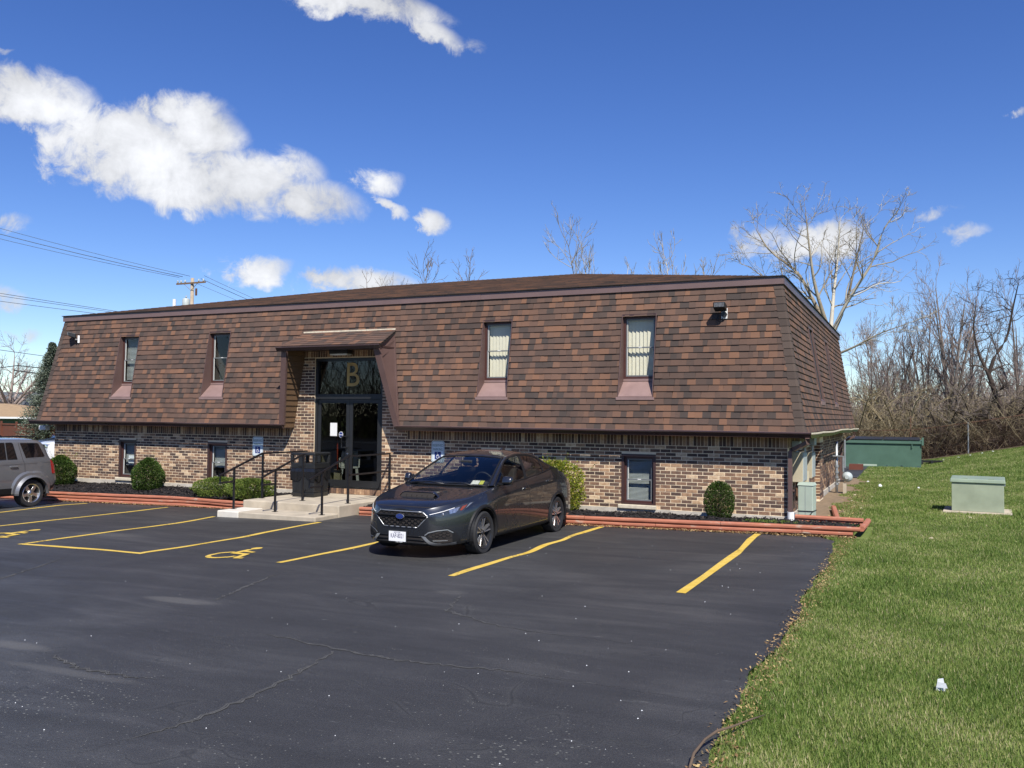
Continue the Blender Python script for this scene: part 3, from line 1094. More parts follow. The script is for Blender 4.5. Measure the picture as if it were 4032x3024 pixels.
# brick pilaster on the right side wall
for k in range(19):
    z = ZB + (k - 1) * CH
    for j in range(5):
        mbs.mat(0, brick_tint())
        a = 21.0 + j * BL - (0 if k % 2 else BL / 2)
        a2, b2 = max(a, 21.0), min(a + BL, 21.0 + 4 * BL)
        if b2 - a2 > 0.03:
            mbs.box(XR, XR + 0.105, a2 + 0.005, b2 - 0.005, z + 0.0055, z + CH - 0.0055)
mbs.build('bricks', [M['brick']], B, kind='stuff')
MB().box(XR - 0.01, XR + 0.097, 21.006, 21.0 + 4 * BL - 0.006, 0.05, 1.50).build('pilaster', M['mortar'], B)

# foundation strip, stone sills
mb = MB()
for a, b in ((XL - 0.02, -12.8), (-10.3, XR + 0.02)):
    mb.box(a, b, YW - 0.03, YW + 0.15, -0.4, ZB - 0.004)
mb.box(XR - 0.1, XR + 0.03, YW + 0.15, YB, -0.3, ZB - 0.004)
mb.build('foundation', M['foundation'], B)
for a, b in LOW:
    MB().box(a - 0.05, b + 0.02, YW - 0.075, YW + 0.06, 0.155, 0.232).build('stone_sill', M['sill'], B, bevel=0.012)

# ---- mansard: sloping underlay with openings for windows and the porch
mb = MB()
PX0, PX1 = -13.27, -10.13
def mz(x, z): return (x, my(z) + 0.012, z)
zs_ = [ZE, UZ0, UZ1, ZT]
xe = [None, -18.93, -18.235, -15.875, -15.185, PX0, PX1, -8.31, -7.63, -5.262, -4.568, None]
for j in range(3):
    z0, z1 = zs_[j], zs_[j + 1]
    for i in range(11):
        win = (xe[i], xe[i + 1]) in UPW
        if (win and j == 1):
            continue
        if xe[i] == PX0:
            continue
        def X(e, z):
            return e if e is not None else (mxl(z) if i == 0 else mxr(z))
        mb.quad(mz(X(xe[i], z0), z0), mz(X(xe[i + 1], z0), z0), mz(X(xe[i + 1], z1), z1), mz(X(xe[i], z1), z1))
# the part above the porch roof
mb.quad(mz(PX0, 3.70), mz(PX1, 3.70), mz(PX1, ZT), mz(PX0, ZT))
mb.add([mz(PX0, ZE), mz(-12.98, 3.70), mz(PX0, 3.70)], [(0, 1, 2)])
mb.add([mz(PX1, ZE), mz(PX1, 3.70), mz(-10.49, 3.70)], [(0, 1, 2)])
def sr(y, z): return (mxr(z) - 0.012, y, z)
def sl(y, z): return (mxl(z) + 0.012, y, z)
YE0, YE1 = 16.08, 29.35
ym = lambda z: YE1 - (z - 1.68) * MK
mb.quad(sr(my(ZE), ZE), sr(ym(ZE), ZE), sr(ym(ZT), ZT), sr(my(ZT), ZT))
mb.quad(sl(my(ZE), ZE), sl(my(ZT), ZT), sl(ym(ZT), ZT), sl(ym(ZE), ZE))
mb.quad((mxl(ZE), YE1, ZE), (mxl(ZT), ym(ZT), ZT), (mxr(ZT), ym(ZT), ZT), (mxr(ZE), YE1, ZE))
mb.build('mansard_underlay', M['underlay'], B)

rs = random.Random(5)


def shingle_tint():
    u = rs.random()
    if u < 0.16:
        return rs.uniform(0.02, 0.18)
    if u < 0.74:
        return rs.uniform(0.22, 0.62)
    return rs.uniform(0.66, 0.98)


def shingle_piece(mb, A, Bp, C, D, n, t_low, t_up):
    """A,B lower corners, C,D upper corners on the roof plane; n outward"""
    a, b, c, d = [Vector(p) for p in (A, Bp, C, D)]
    la, lb = a + n * t_low, b + n * t_low
    uc, ud = c + n * t_up, d + n * t_up
    mb.add([la, lb, uc, ud, a - n * 0.004, b - n * 0.004, c - n * 0.004, d - n * 0.004],
           [(0, 1, 2, 3), (4, 5, 1, 0), (5, 6, 2, 1), (7, 4, 0, 3)])


EXPO = 2.70 / 22.0
def rows_front(jobs):
    """collect every tab of the front slope as (a, b, c, d) x-limits with z-limits"""
    n = Vector((0, -1, MK)).normalized()
    for k in range(22):
        z0 = ZE - 0.012 + k * EXPO
        z1 = min(z0 + EXPO + 0.02, ZT + 0.01)
        zm = z0 + EXPO * 0.5
        x = mxl(zm) + 0.13 - rs.uniform(0, 0.3)
        end = mxr(zm) - 0.13
        while x < end:
            w = rs.choice((0.09, 0.12, 0.14, 0.15, 0.17, 0.2)) * rs.uniform(0.9, 1.1)
            a, b = max(x, mxl(zm) + 0.13), min(x + w, end)
            x += w
            segs = [(a, b)]
            cl = [(u0 - 0.008, u1 + 0.008) for (u0, u1) in UPW if z0 + 0.02 > UZ0 - 0.035 and zm < UZ1]
            if zm < 3.80:
                tt = (zm - 1.69) / (3.78 - 1.69)
                cl.append((-13.29 + 0.30 * tt, -10.115 - 0.36 * tt))
            for (h0, h1) in cl:
                ns = []
                for s in segs:
                    if s[1] <= h0 or s[0] >= h1:
                        ns.append(s)
                    else:
                        if s[0] < h0:
                            ns.append((s[0], h0))
                        if s[1] > h1:
                            ns.append((h1, s[1]))
                segs = ns
            for s in segs:
                if s[1] - s[0] > 0.015:
                    jobs.append((s[0], s[1], z0, z1, n))


jobs = []
rows_front(jobs)
order = sorted(range(len(jobs)), key=lambda i: -jobs[i][0])
single = set(order[:300])
mbs = MB()
for i, (a, b, z0, z1, n) in enumerate(jobs):
    t = shingle_tint()
    lap = rs.uniform(-0.003, 0.003)
    tl = 0.021 + rs.choice((0, 0, 0.003, 0.006))
    sk = rs.uniform(-0.008, 0.008)
    if i in single:
        c = Vector(((a + b) / 2, my((z0 + z1) / 2), (z0 + z1) / 2))
        m1 = MB().mat(0, t)
        shingle_piece(m1, Vector((a, my(z0 + lap), z0 + lap)) - c, Vector((b, my(z0 + lap), z0 + lap)) - c, Vector((b + sk, my(z1), z1)) - c, Vector((a + sk, my(z1), z1)) - c, n, tl, 0.003)
        m1.build('shingle', [M['shingle']], B, loc=c)
    else:
        mbs.mat(0, t)
        shingle_piece(mbs, (a, my(z0 + lap), z0 + lap), (b, my(z0 + lap), z0 + lap), (b + sk, my(z1), z1), (a + sk, my(z1), z1), n, tl, 0.003)
# right-hand slope with its two window recesses
nr = Vector((1, 0, MK)).normalized()
SIDEW = [(19.85, 20.6), (23.35, 24.1)]
for k in range(22):
    z0 = ZE - 0.012 + k * EXPO
    z1 = min(z0 + EXPO + 0.02, ZT + 0.01)
    zm = z0 + EXPO * 0.5
    y = my(zm) + 0.13 - rs.uniform(0, 0.3)
    end = ym(zm) - 0.1
    while y < end:
        w = rs.choice((0.13, 0.17, 0.2, 0.24, 0.29)) * rs.uniform(0.9, 1.1)
        a, b = max(y, my(zm) + 0.13), min(y + w, end)
        y += w
        if b - a < 0.02:
            continue
        if any(a < h1 and b > h0 for h0, h1 in SIDEW) and z0 + 0.02 > UZ0 - 0.03 and zm < UZ1:
            continue
        mbs.mat(0, shingle_tint())
        shingle_piece(mbs, (mxr(z0), a, z0), (mxr(z0), b, z0), (mxr(z1), b, z1), (mxr(z1), a, z1), nr, 0.024, 0.003)
# upper low-pitched roof, front and right slopes
RZ, E0 = 5.87, 4.515
ax0, ax1, ay0, ay1 = mxl(ZT) - 0.03, mxr(ZT) + 0.03, my(ZT) - 0.03, ym(ZT) + 0.03
half = (ay1 - ay0) / 2
rx0, rx1, ryy = ax0 + half, ax1 - half, ay0 + half
sl_len = math.hypot(half, RZ - E0)
nf = Vector((0, -(RZ - E0), half)).normalized()
nrows = int(sl_len / 0.14)
for k in range(nrows):
    s0, s1 = k / nrows, (k + 1.12) / nrows
    s1 = min(s1, 1.0)
    xa, xb = ax0 + half * (s0 + s1) / 2, ax1 - half * (s0 + s1) / 2
    x = xa - rs.uniform(0, 0.3)
    while x < xb:
        w = rs.uniform(0.18, 0.42)
        a, b = max(x, xa), min(x + w, xb)
        x += w
        if b - a < 0.02:
            continue
        mbs.mat(0, shingle_tint())
        P = lambda xx, s: (xx, ay0 + half * s, E0 + (RZ - E0) * s)
        shingle_piece(mbs, P(a, s0), P(b, s0), P(b, s1), P(a, s1), nf, 0.012, 0.003)
mbs.build('shingles', [M['shingle']], B, kind='stuff')
mb = MB()
mb.poly([(ax0, ay0, E0), (ax1, ay0, E0), (rx1, ryy, RZ), (rx0, ryy, RZ)])
mb.poly([(ax1, ay0, E0), (ax1, ay1, E0), (rx1, ryy, RZ)])
mb.poly([(ax1, ay1, E0), (ax0, ay1, E0), (rx0, ryy, RZ), (rx1, ryy, RZ)])
mb.poly([(ax0, ay1, E0), (ax0, ay0, E0), (rx0, ryy, RZ)])
mb.build('upper_roof', M['shingle'], B)
# ridge caps
mb = MB()
n = 40
for i in range(n):
    a, b = rx0 + (rx1 - rx0) * i / n, rx0 + (rx1 - rx0) * (i + 1.1) / n
    mb.mat(0, rs.random())
    mb.add([(a, ryy - 0.15, RZ - 0.022), (b, ryy - 0.15, RZ - 0.03), (b, ryy, RZ + 0.012), (a, ryy, RZ + 0.022), (b, ryy + 0.15, RZ - 0.03), (a, ryy + 0.15, RZ - 0.022)], [(0, 1, 2, 3), (3, 2, 4, 5)])
mb.build('ridge_cap', [M['hip']], B, kind='stuff')
# hip shingles down the two visible corners, each a piece
for (mx, sg) in ((mxr, 1), (mxl, -1)):
    for k in range(20):
        z0 = ZE - 0.02 + k * (ZT - ZE) / 19.6
        z1 = min(z0 + (ZT - ZE) / 19.6 + 0.03, ZT + 0.01)
        m1 = MB().mat(0, rs.uniform(0.1, 0.9))
        pts = []
        for z, t in ((z0, 0.022), (z1, 0.010)):
            cx, cy = mx(z), my(z)
            pts.append([(cx - sg * 0.15, cy - t, z), (cx - sg * 0.02, cy - t, z), (cx + sg * t * 0.6, cy - t * 0.6, z), (cx + sg * t, cy + 0.02, z), (cx + sg * t, cy + 0.15, z)])
        lo, up = pts
        for i in range(4):
            q = (lo[i], lo[i + 1], up[i + 1], up[i])
            m1.quad(*(q if sg > 0 else q[::-1]))
            ins = lambda p: (p[0] - sg * 0.012, p[1] + 0.012, p[2])
            q = (ins(lo[i]), ins(lo[i + 1]), lo[i + 1], lo[i])
            m1.quad(*(q if sg > 0 else q[::-1]))
        m1.build('hip_shingle', [M['hip']], B)

# fascia band under the upper roof, in lengths with lapped joints
fx = [mxl(ZT) - 0.04, -17.6, -14.5, -11.5, -8.4, -5.3, mxr(ZT) + 0.04]
for i, (a, b) in enumerate(zip(fx[:-1], fx[1:])):
    y = my(ZT) - 0.045 - 0.003 * (i % 2)
    MB().box(a + 0.002, b - 0.002, y, y + 0.05, ZT - 0.012, 4.505 + 0.004 * (i % 2)).build('fascia', M['fascia'], B)
mb = MB()
mb.box(mxr(ZT) - 0.01, mxr(ZT) + 0.045, my(ZT) + 0.008, ym(ZT), ZT - 0.012, 4.503)
mb.box(mxl(ZT) - 0.045, mxl(ZT) + 0.01, my(ZT) + 0.008, ym(ZT), ZT - 0.012, 4.503)
mb.box(mxl(ZT), mxr(ZT), ym(ZT) - 0.01, ym(ZT) + 0.04, ZT - 0.012, 4.503)
mb.build('side_fascia', M['trim'], B)
mb = MB()
mb.box(mxl(ZT) - 0.06, mxr(ZT) + 0.06, my(ZT) - 0.075, my(ZT) + 0.1, 4.511, 4.527)
mb.box(mxr(ZT) - 0.1, mxr(ZT) + 0.07, my(ZT) + 0.1, ym(ZT) + 0.05, 4.511, 4.527)
mb.build('drip_edge', M['underlay'], B)

# soffit and gutters
mb = MB()
mb.box(mxl(ZE) + 0.03, PX0, 16.11, YW - 0.004, 1.575, 1.60)
mb.box(PX1, mxr(ZE) - 0.03, 16.11, YW - 0.004, 1.575, 1.60)
mb.box(XR + 0.004, mxr(ZE) - 0.03, YW, YB + 0.2, 1.575, 1.60)
mb.box(mxl(ZE) + 0.03, XL - 0.004, YW, YB + 0.2, 1.575, 1.60)
mb.build('soffit', M['trim_dark'], B)


def gutter_profile():
    # (out, up): a K-style trough, outer face in two steps
    return [(0.0, 0.0), (0.07, 0.0), (0.075, 0.012), (0.105, 0.06), (0.125, 0.075), (0.125, 0.10), (0.115, 0.103), (0.112, 0.08), (0.085, 0.05), (0.0, 0.012)]


def gutter(name, x0, x1):
    mb = MB()
    pr = gutter_profile()
    n = max(2, int((x1 - x0) / 1.2))
    rg = random.Random(int(-x0 * 10))
    ring = []
    for i in range(n + 1):
        x = x0 + (x1 - x0) * i / n
        dz = rg.uniform(-0.006, 0.005)
        ring.append([(x, 16.095 - p[0] + rg.uniform(-0.003, 0.003), 1.582 + p[1] + dz) for p in pr])
    for a, b in zip(ring[:-1], ring[1:]):
        for i in range(len(pr)):
            j = (i + 1) % len(pr)
            mb.mat(1 if i == 5 else 0)
            mb.quad(a[i], a[j], b[j], b[i])
    mb.mat(0)
    mb.poly(ring[0])
    mb.poly(ring[-1][::-1])
    return mb.build(name, [M['gutter'], M['trim_pink']], B)


gutter('gutter', -21.80, -13.22)
gutter('gutter', -10.16, -1.70)
mb = MB()
pr = gutter_profile()
rg = random.Random(4)
ring = []
for i in range(13):
    y = 16.09 + (YE1 + 0.1 - 16.09) * i / 12
    dz = rg.uniform(-0.02, 0.012) - 0.03 * i / 12
    ring.append([(-1.825 + p[0], y, 1.582 + p[1] + dz) for p in pr])
for a, b in zip(ring[:-1], ring[1:]):
    for i in range(len(pr)):
        j = (i + 1) % len(pr)
        mb.mat(1 if i in (4, 5, 6, 7) else 0)
        mb.quad(a[i], b[i], b[j], a[j])
mb.poly(ring[0])
mb.poly(ring[-1][::-1])
mb.build('gutter', [M['gutter'], M['gutter_lip']], B)
# downspouts on the right corner and at the far end
mb = MB()
mb.tube([(-1.76, 16.02, 1.585), (-1.76, 16.06, 1.50), (-2.02, 16.28, 1.37), (-2.085, 16.32, 1.33), (-2.085, 16.32, 0.26)], 0.05, 4)
mb.box(-2.15, -2.02, 16.36, 16.398, 0.62, 0.65)
mb.build('downspout', M['trim'], B)
mb = MB()
mb.tube([(-1.72, 27.6, 1.56), (-1.72, 27.6, 1.42), (-2.0, 27.6, 1.28), (-2.08, 27.6, 1.2), (-2.08, 27.6, 0.0)], 0.05, 4)
mb.build('downspout', M['trim'], B)
MB().lathe([(0.001, 0.0), (0.062, 0.0), (0.062, 0.155), (0.05, 0.155), (0.05, 0.02)], (-2.075, 16.28, 0.105), 2, 16).build('drain_pipe', M['white'], B, smooth=30)

# roof vent pipe behind the left hip
MB().lathe([(0.05, 0.0), (0.05, 0.70), (0.04, 0.70), (0.04, 0.0)], (-20.37, 19.6, 4.64), 2, 12).build('vent_pipe', M['white'], B, smooth=30)


# ---- windows
def sash_window(x0, x1, z0, z1, y, blinds, frame_w=0.045, depth=0.06, split=0.5):
    w = MB()
    fw = frame_w
    w.box(x0, x0 + fw, y, y + depth, z0, z1)
    w.box(x1 - fw, x1, y, y + depth, z0, z1)
    w.box(x0 + fw, x1 - fw, y, y + depth, z1 - fw, z1)
    w.box(x0 + fw, x1 - fw, y, y + depth, z0, z0 + fw)
    win = w.build('window', M['frame'], B)
    a, b = x0 + fw, x1 - fw
    c, d = z0 + fw, z1 - fw
    mid = c + (d - c) * split
    for (s0, s1, yy) in ((mid - 0.012, d, y + 0.022), (c, mid + 0.012, y + 0.006)):
        s = MB()
        k = 0.024
        s.box(a, a + k, yy, yy + 0.02, s0, s1)
        s.box(b - k, b, yy, yy + 0.02, s0, s1)
        s.box(a + k, b - k, yy, yy + 0.02, s1 - k, s1)
        s.box(a + k, b - k, yy, yy + 0.02, s0, s0 + k)
        s.mat(1)
        s.box(a + k, a + k + 0.007, yy - 0.001, yy + 0.02, s0 + k, s1 - k)
        s.build('sash', [M['sash'], M['white_vinyl']], win)
        MB().box(a + k + 0.008, b - k, yy + 0.009, yy + 0.013, s0 + k, s1 - k).build('pane', M['pane'], win)
    MB().box((a + b) / 2 - 0.035, (a + b) / 2 + 0.035, y + 0.002, y + 0.016, mid - 0.001, mid + 0.014).build('sash_lock', M['white_vinyl'], win)
    yb = y + depth + 0.045
    if blinds == 'vertical':
        n = 7
        for i in range(n):
            xx = a + 0.02 + (b - a - 0.04) * (i + 0.5) / n
            hw = (b - a - 0.04) / n * 0.5
            MB().hexa([(xx - hw, yb, c + 0.01), (xx + hw * 0.93, yb + 0.03, c + 0.01), (xx + hw * 0.93, yb + 0.033, c + 0.01), (xx - hw, yb + 0.003, c + 0.01),
                       (xx - hw, yb, d), (xx + hw * 0.93, yb + 0.03, d), (xx + hw * 0.93, yb + 0.033, d), (xx - hw, yb + 0.003, d)]).build('blind_slat', M['blind'], win)
    elif blinds:
        s = MB()
        n = 34
        top, bot = d, c + (d - c) * blinds
        for i in range(n):
            zz = bot + (top - bot) * (i + 0.5) / n
            s.hexa([(a, yb, zz - 0.009), (b, yb, zz - 0.009), (b, yb + 0.012, zz + 0.006), (a, yb + 0.012, zz + 0.006),
                    (a, yb, zz - 0.007), (b, yb, zz - 0.007), (b, yb + 0.012, zz + 0.008), (a, yb + 0.012, zz + 0.008)])
        s.build('blind', M['blind_grey'], win, kind='stuff')
    r = MB()
    r.box(x0 - 0.02, x0 - 0.005, y + depth, y + 1.2, z0 - 0.05, z1 + 0.05)
    r.box(x1 + 0.005, x1 + 0.02, y + depth, y + 1.2, z0 - 0.05, z1 + 0.05)
    r.box(x0 - 0.02, x1 + 0.02, y + 1.2, y + 1.22, z0 - 0.05, z1 + 0.05)
    r.box(x0 - 0.02, x1 + 0.02, y + depth, y + 1.2, z0 - 0.07, z0 - 0.05)
    r.box(x0 - 0.02, x1 + 0.02, y + depth, y + 1.2, z1 + 0.05, z1 + 0.07)
    r.build('reveal', M['room'], win)
    return win


YU = 16.50
for i, (a, b) in enumerate(UPW):
    win = sash_window(a + 0.014, b - 0.014, 2.665, 3.885, YU, 'vertical' if i > 1 else (0.05 if i == 0 else 0.0), split=0.5)
    t = MB()
    f = lambda z: my(z) - 0.026
    for (x, s) in ((a, 1), (b, -1)):
        xi = x + s * 0.012
        q = [(x, f(UZ0), UZ0), (xi, f(UZ0), UZ0), (xi, YU + 0.02, 2.63), (x, YU + 0.02, 2.63), (x, f(UZ1), UZ1), (xi, f(UZ1), UZ1), (xi, YU + 0.02, UZ1), (x, YU + 0.02, UZ1)]
        t.add(q, [(0, 4, 5, 1), (1, 5, 6, 2), (0, 3, 7, 4)])
    t.build('jamb', M['trim'], win)
    MB().box(a, b, f(UZ1) + 0.002, YU + 0.03, UZ1 - 0.035, UZ1 + 0.004).build('head', M['trim_dark'], win)
    s = MB()
    x0, x1 = a + 0.014, b - 0.014
    s.hexa([(a + 0.005, f(UZ0), UZ0), (b - 0.005, f(UZ0), UZ0), (x1, YU - 0.004, 2.60), (x0, YU - 0.004, 2.60),
            (a + 0.005, f(UZ0) - 0.004, UZ0 + 0.012), (b - 0.005, f(UZ0) - 0.004, UZ0 + 0.012), (x1, YU - 0.006, 2.615), (x0, YU - 0.006, 2.615)])
    s.box(x0, x1, YU - 0.02, YU + 0.02, 2.616, 2.662)
    s.box(a - 0.03, b + 0.03, f(UZ0) - 0.012, f(UZ0) + 0.02, UZ0 - 0.055, UZ0 - 0.001)
    s.build('window_sill', M['trim_pink'], win)

for i, (a, b) in enumerate(LOW):
    win = sash_window(a + 0.05, b - 0.05, LZ0 + 0.03, LZ1 - 0.05, YW + 0.05, (0.3, 0.35, 0.2, 0.02)[i], frame_w=0.04, split=0.5)
    t = MB()
    t.box(a, a + 0.05, YW - 0.006, YW + 0.09, LZ0, LZ1)
    t.box(b - 0.05, b, YW - 0.006, YW + 0.09, LZ0, LZ1)
    t.box(a + 0.05, b - 0.05, YW - 0.004, YW + 0.09, LZ1 - 0.05, LZ1)
    t.box(a + 0.05, b - 0.05, YW - 0.004, YW + 0.05, LZ0, LZ0 + 0.03)
    t.build('casing', M['trim_dark'], win)
# lettered notice behind the first lower window
win1 = [o for o in B.children if o.name.startswith('window')][4]
MB().box(-18.62, -18.36, 16.505, 16.51, 0.60, 0.80).build('notice', M['sign'], win1)

# windows in the right-hand slope: only their edges show
for (y0, y1) in SIDEW:
    t = MB()
    g = lambda z: mxr(z) + 0.026
    for y, s in ((y0, 1), (y1, -1)):
        yi = y + s * 0.04
        t.add([(g(UZ0), y, UZ0), (g(UZ0), yi, UZ0), (-2.25, yi, 2.63), (-2.25, y, 2.63), (g(UZ1), y, UZ1), (g(UZ1), yi, UZ1), (-2.25, yi, UZ1), (-2.25, y, UZ1)], [(0, 1, 5, 4), (1, 2, 6, 5), (0, 4, 7, 3)])
    t.hexa([(g(UZ0), y0, UZ0), (g(UZ0), y1, UZ0), (-2.25, y1 - 0.04, 2.6), (-2.25, y0 + 0.04, 2.6), (g(UZ0) + 0.004, y0, UZ0 + 0.012), (g(UZ0) + 0.004, y1, UZ0 + 0.012), (-2.25, y1 - 0.04, 2.62), (-2.25, y0 + 0.04, 2.62)])
    t.box(-2.25, g(UZ1), y0, y1, UZ1 - 0.03, UZ1 + 0.004)
    win = t.build('window', M['trim'], B)
    MB().box(-2.262, -2.252, y0 + 0.05, y1 - 0.05, 2.63, 3.88).build('pane', M['tint_pane'], win)
    t = MB()
    t.box(g(UZ0) - 0.015, g(UZ0) + 0.014, y0 - 0.03, y1 + 0.03, UZ0 - 0.08, UZ0 - 0.001)
    t.build('window_sill', M['trim_pink'], win)

# ---- porch roof over the entrance
YF = 15.68
can = MB()
cl0, cl1, cr0, cr1 = -13.03, -12.97, -10.37, -10.47   # left/right at the front and at the top
can.hexa([(cl0, YF, 3.40), (cr0, YF, 3.40), (cr1, 16.44, 3.72), (cl1, 16.44, 3.72), (cl0, YF, 3.425), (cr0, YF, 3.425), (cr1, 16.44, 3.79), (cl1, 16.44, 3.79)])
porch = can.build('porch_roof', M['underlay'], B)
nf2 = Vector((0, -(3.79 - 3.425), 16.44 - YF)).normalized()
for k in range(7):
    s0, s1 = k / 7.0, min(1.0, (k + 1.15) / 7.0)
    x = -13.05 - rs.uniform(0, 0.2)
    while x < -10.35:
        w = rs.choice((0.14, 0.18, 0.22, 0.27))
        L0, R0 = cl0 + (cl1 - cl0) * s0, cr0 + (cr1 - cr0) * s0
        a, b = max(x, L0), min(x + w, R0)
        x += w
        if b - a < 0.02:
            continue
        P = lambda xx, s: (xx, YF - 0.02 + (16.44 - YF + 0.02) * s, 3.43 + (3.795 - 3.43) * s)
        m1 = MB().mat(0, shingle_tint())
        shingle_piece(m1, P(a, s0), P(b, s0), P(b, s1), P(a, s1), nf2, 0.014, 0.003)
        m1.build('shingle', [M['shingle']], porch)
MB().box(-12.98, -10.47, 16.405, 16.43, 3.795, 3.825).build('flashing', M['gutter_lip'], porch)
mb = MB()
pr = [(p[0] * 0.9, p[1] * 0.85) for p in gutter_profile()]
ring = [[(x, YF - 0.005 - p[0], 3.325 + p[1]) for p in pr] for x in (-13.10, -11.9, -10.9, -10.33)]
for a, b in zip(ring[:-1], ring[1:]):
    for i in range(len(pr)):
        j = (i + 1) % len(pr)
        mb.mat(1 if i == 5 else 0)
        mb.quad(a[i], a[j], b[j], b[i])
mb.mat(0)
mb.poly(ring[0])
mb.poly(ring[-1][::-1])
mb.build('gutter', [M['gutter'], M['trim_pink']], porch)
MB().box(-13.0, -10.42, YF + 0.01, 16.395, 3.36, 3.395).build('soffit', M['trim_dark'], porch)
# cheeks: they splay outwards to the eaves
for (xb, xt, s) in ((-13.27, -12.97, -1), (-10.13, -10.47, 1)):
    c = MB()
    bot = [(xb, 16.03, 1.58), (xb, 16.40 if s < 0 else 16.36, 1.58)]
    top = [(xt, YF + 0.03, 3.40), (xt, 16.46, 3.40), (xt, 16.46, 3.76)]
    th = -s * 0.05
    outer = [bot[0], bot[1], top[1], top[2], (xt, YF + 0.03, 3.42)]
    inner = [(p[0] + th, p[1], p[2]) for p in outer]
    n_ = len(outer)
    v = outer + inner
    fc = [tuple(range(n_)), tuple(range(2 * n_ - 1, n_ - 1, -1))] + [(i, n_ + i, n_ + (i + 1) % n_, (i + 1) % n_) for i in range(n_)]
    c.add(v, fc)
    ch = c.build('cheek', M['trim'], porch)
    # corner post along the slanting front edge
    p = MB()
    w0 = 0.07
    a, b = Vector((xb - s * 0.02, 16.0, 1.66)), Vector((xt - s * 0.02, YF + 0.0, 3.33))
    p.hexa([a + Vector((-w0, 0, 0)), a + Vector((w0, 0, 0)), a + Vector((w0, 0.06, 0)), a + Vector((-w0, 0.06, 0)),
            b + Vector((-w0, 0, 0)), b + Vector((w0, 0, 0)), b + Vector((w0, 0.06, 0)), b + Vector((-w0, 0.06, 0))])
    p.build('post', M['trim'], porch)
    if s > 0:
        # raised edging on the outer face of the right-hand cheek
        e = MB()
        def pt(u, y, z):
            t = (z - 1.58) / (3.40 - 1.58)
            return (xb + (xt - xb) * min(t, 1.0) + u, y, z)
        e.hexa([pt(0, YF + 0.08, 3.14), pt(0, 16.38, 3.42), pt(0.028, 16.38, 3.42), pt(0.028, YF + 0.08, 3.14), pt(0, YF + 0.06, 3.30), pt(0, 16.40, 3.60), pt(0.028, 16.40, 3.60), pt(0.028, YF + 0.06, 3.30)])
        e.hexa([pt(0, my(1.7) - 0.04, 1.66), pt(0, my(1.7) + 0.06, 1.66), pt(0.03, my(1.7) + 0.06, 1.66), pt(0.03, my(1.7) - 0.04, 1.66), pt(0, my(3.6) - 0.06, 3.6), pt(0, my(3.6) + 0.05, 3.6), pt(0.03, my(3.6) + 0.05, 3.6), pt(0.03, my(3.6) - 0.06, 3.6)])
        e.build('edging', M['trim'], porch)
# lap siding planks inside the left cheek
for k in range(14):
    z0 = 1.60 + k * 0.127
    z1 = z0 + 0.124
    def xx(z): return -13.215 + 0.30 * (z - 1.58) / 1.82
    def yf(z): return 16.05 - (16.05 - 15.74) * (z - 1.58) / 1.82
    MB().hexa([(xx(z0) - 0.02, yf(z0), z0), (xx(z0) + 0.022, yf(z0), z0), (xx(z0) + 0.022, 16.395, z0), (xx(z0) - 0.02, 16.395, z0),
               (xx(z1) - 0.02, yf(z1), z1), (xx(z1) + 0.004, yf(z1), z1), (xx(z1) + 0.004, 16.395, z1), (xx(z1) - 0.02, 16.395, z1)]).build('siding_plank', M['siding'], porch)
    MB().hexa([(-10.21 - 0.3 * k / 14 - 0.022, yf(z0), z0), (-10.21 - 0.3 * k / 14, yf(z0), z0), (-10.21 - 0.3 * k / 14, 16.395, z0), (-10.21 - 0.3 * k / 14 - 0.022, 16.395, z0),
               (-10.21 - 0.3 * k / 14 - 0.022, yf(z1), z1), (-10.21 - 0.3 * k / 14, yf(z1), z1), (-10.21 - 0.3 * k / 14, 16.395, z1), (-10.21 - 0.3 * k / 14 - 0.022, 16.395, z1)]).build('siding_plank', M['siding'], porch)
lt = MB()
lt.box(-12.02, -11.52, 16.10, 16.30, 3.27, 3.36)
lt.mat(1)
lt.box(-12.0, -11.54, 16.11, 16.29, 3.245, 3.27)
lt.build('porch_light', [M['bronze'], M['white']], porch)

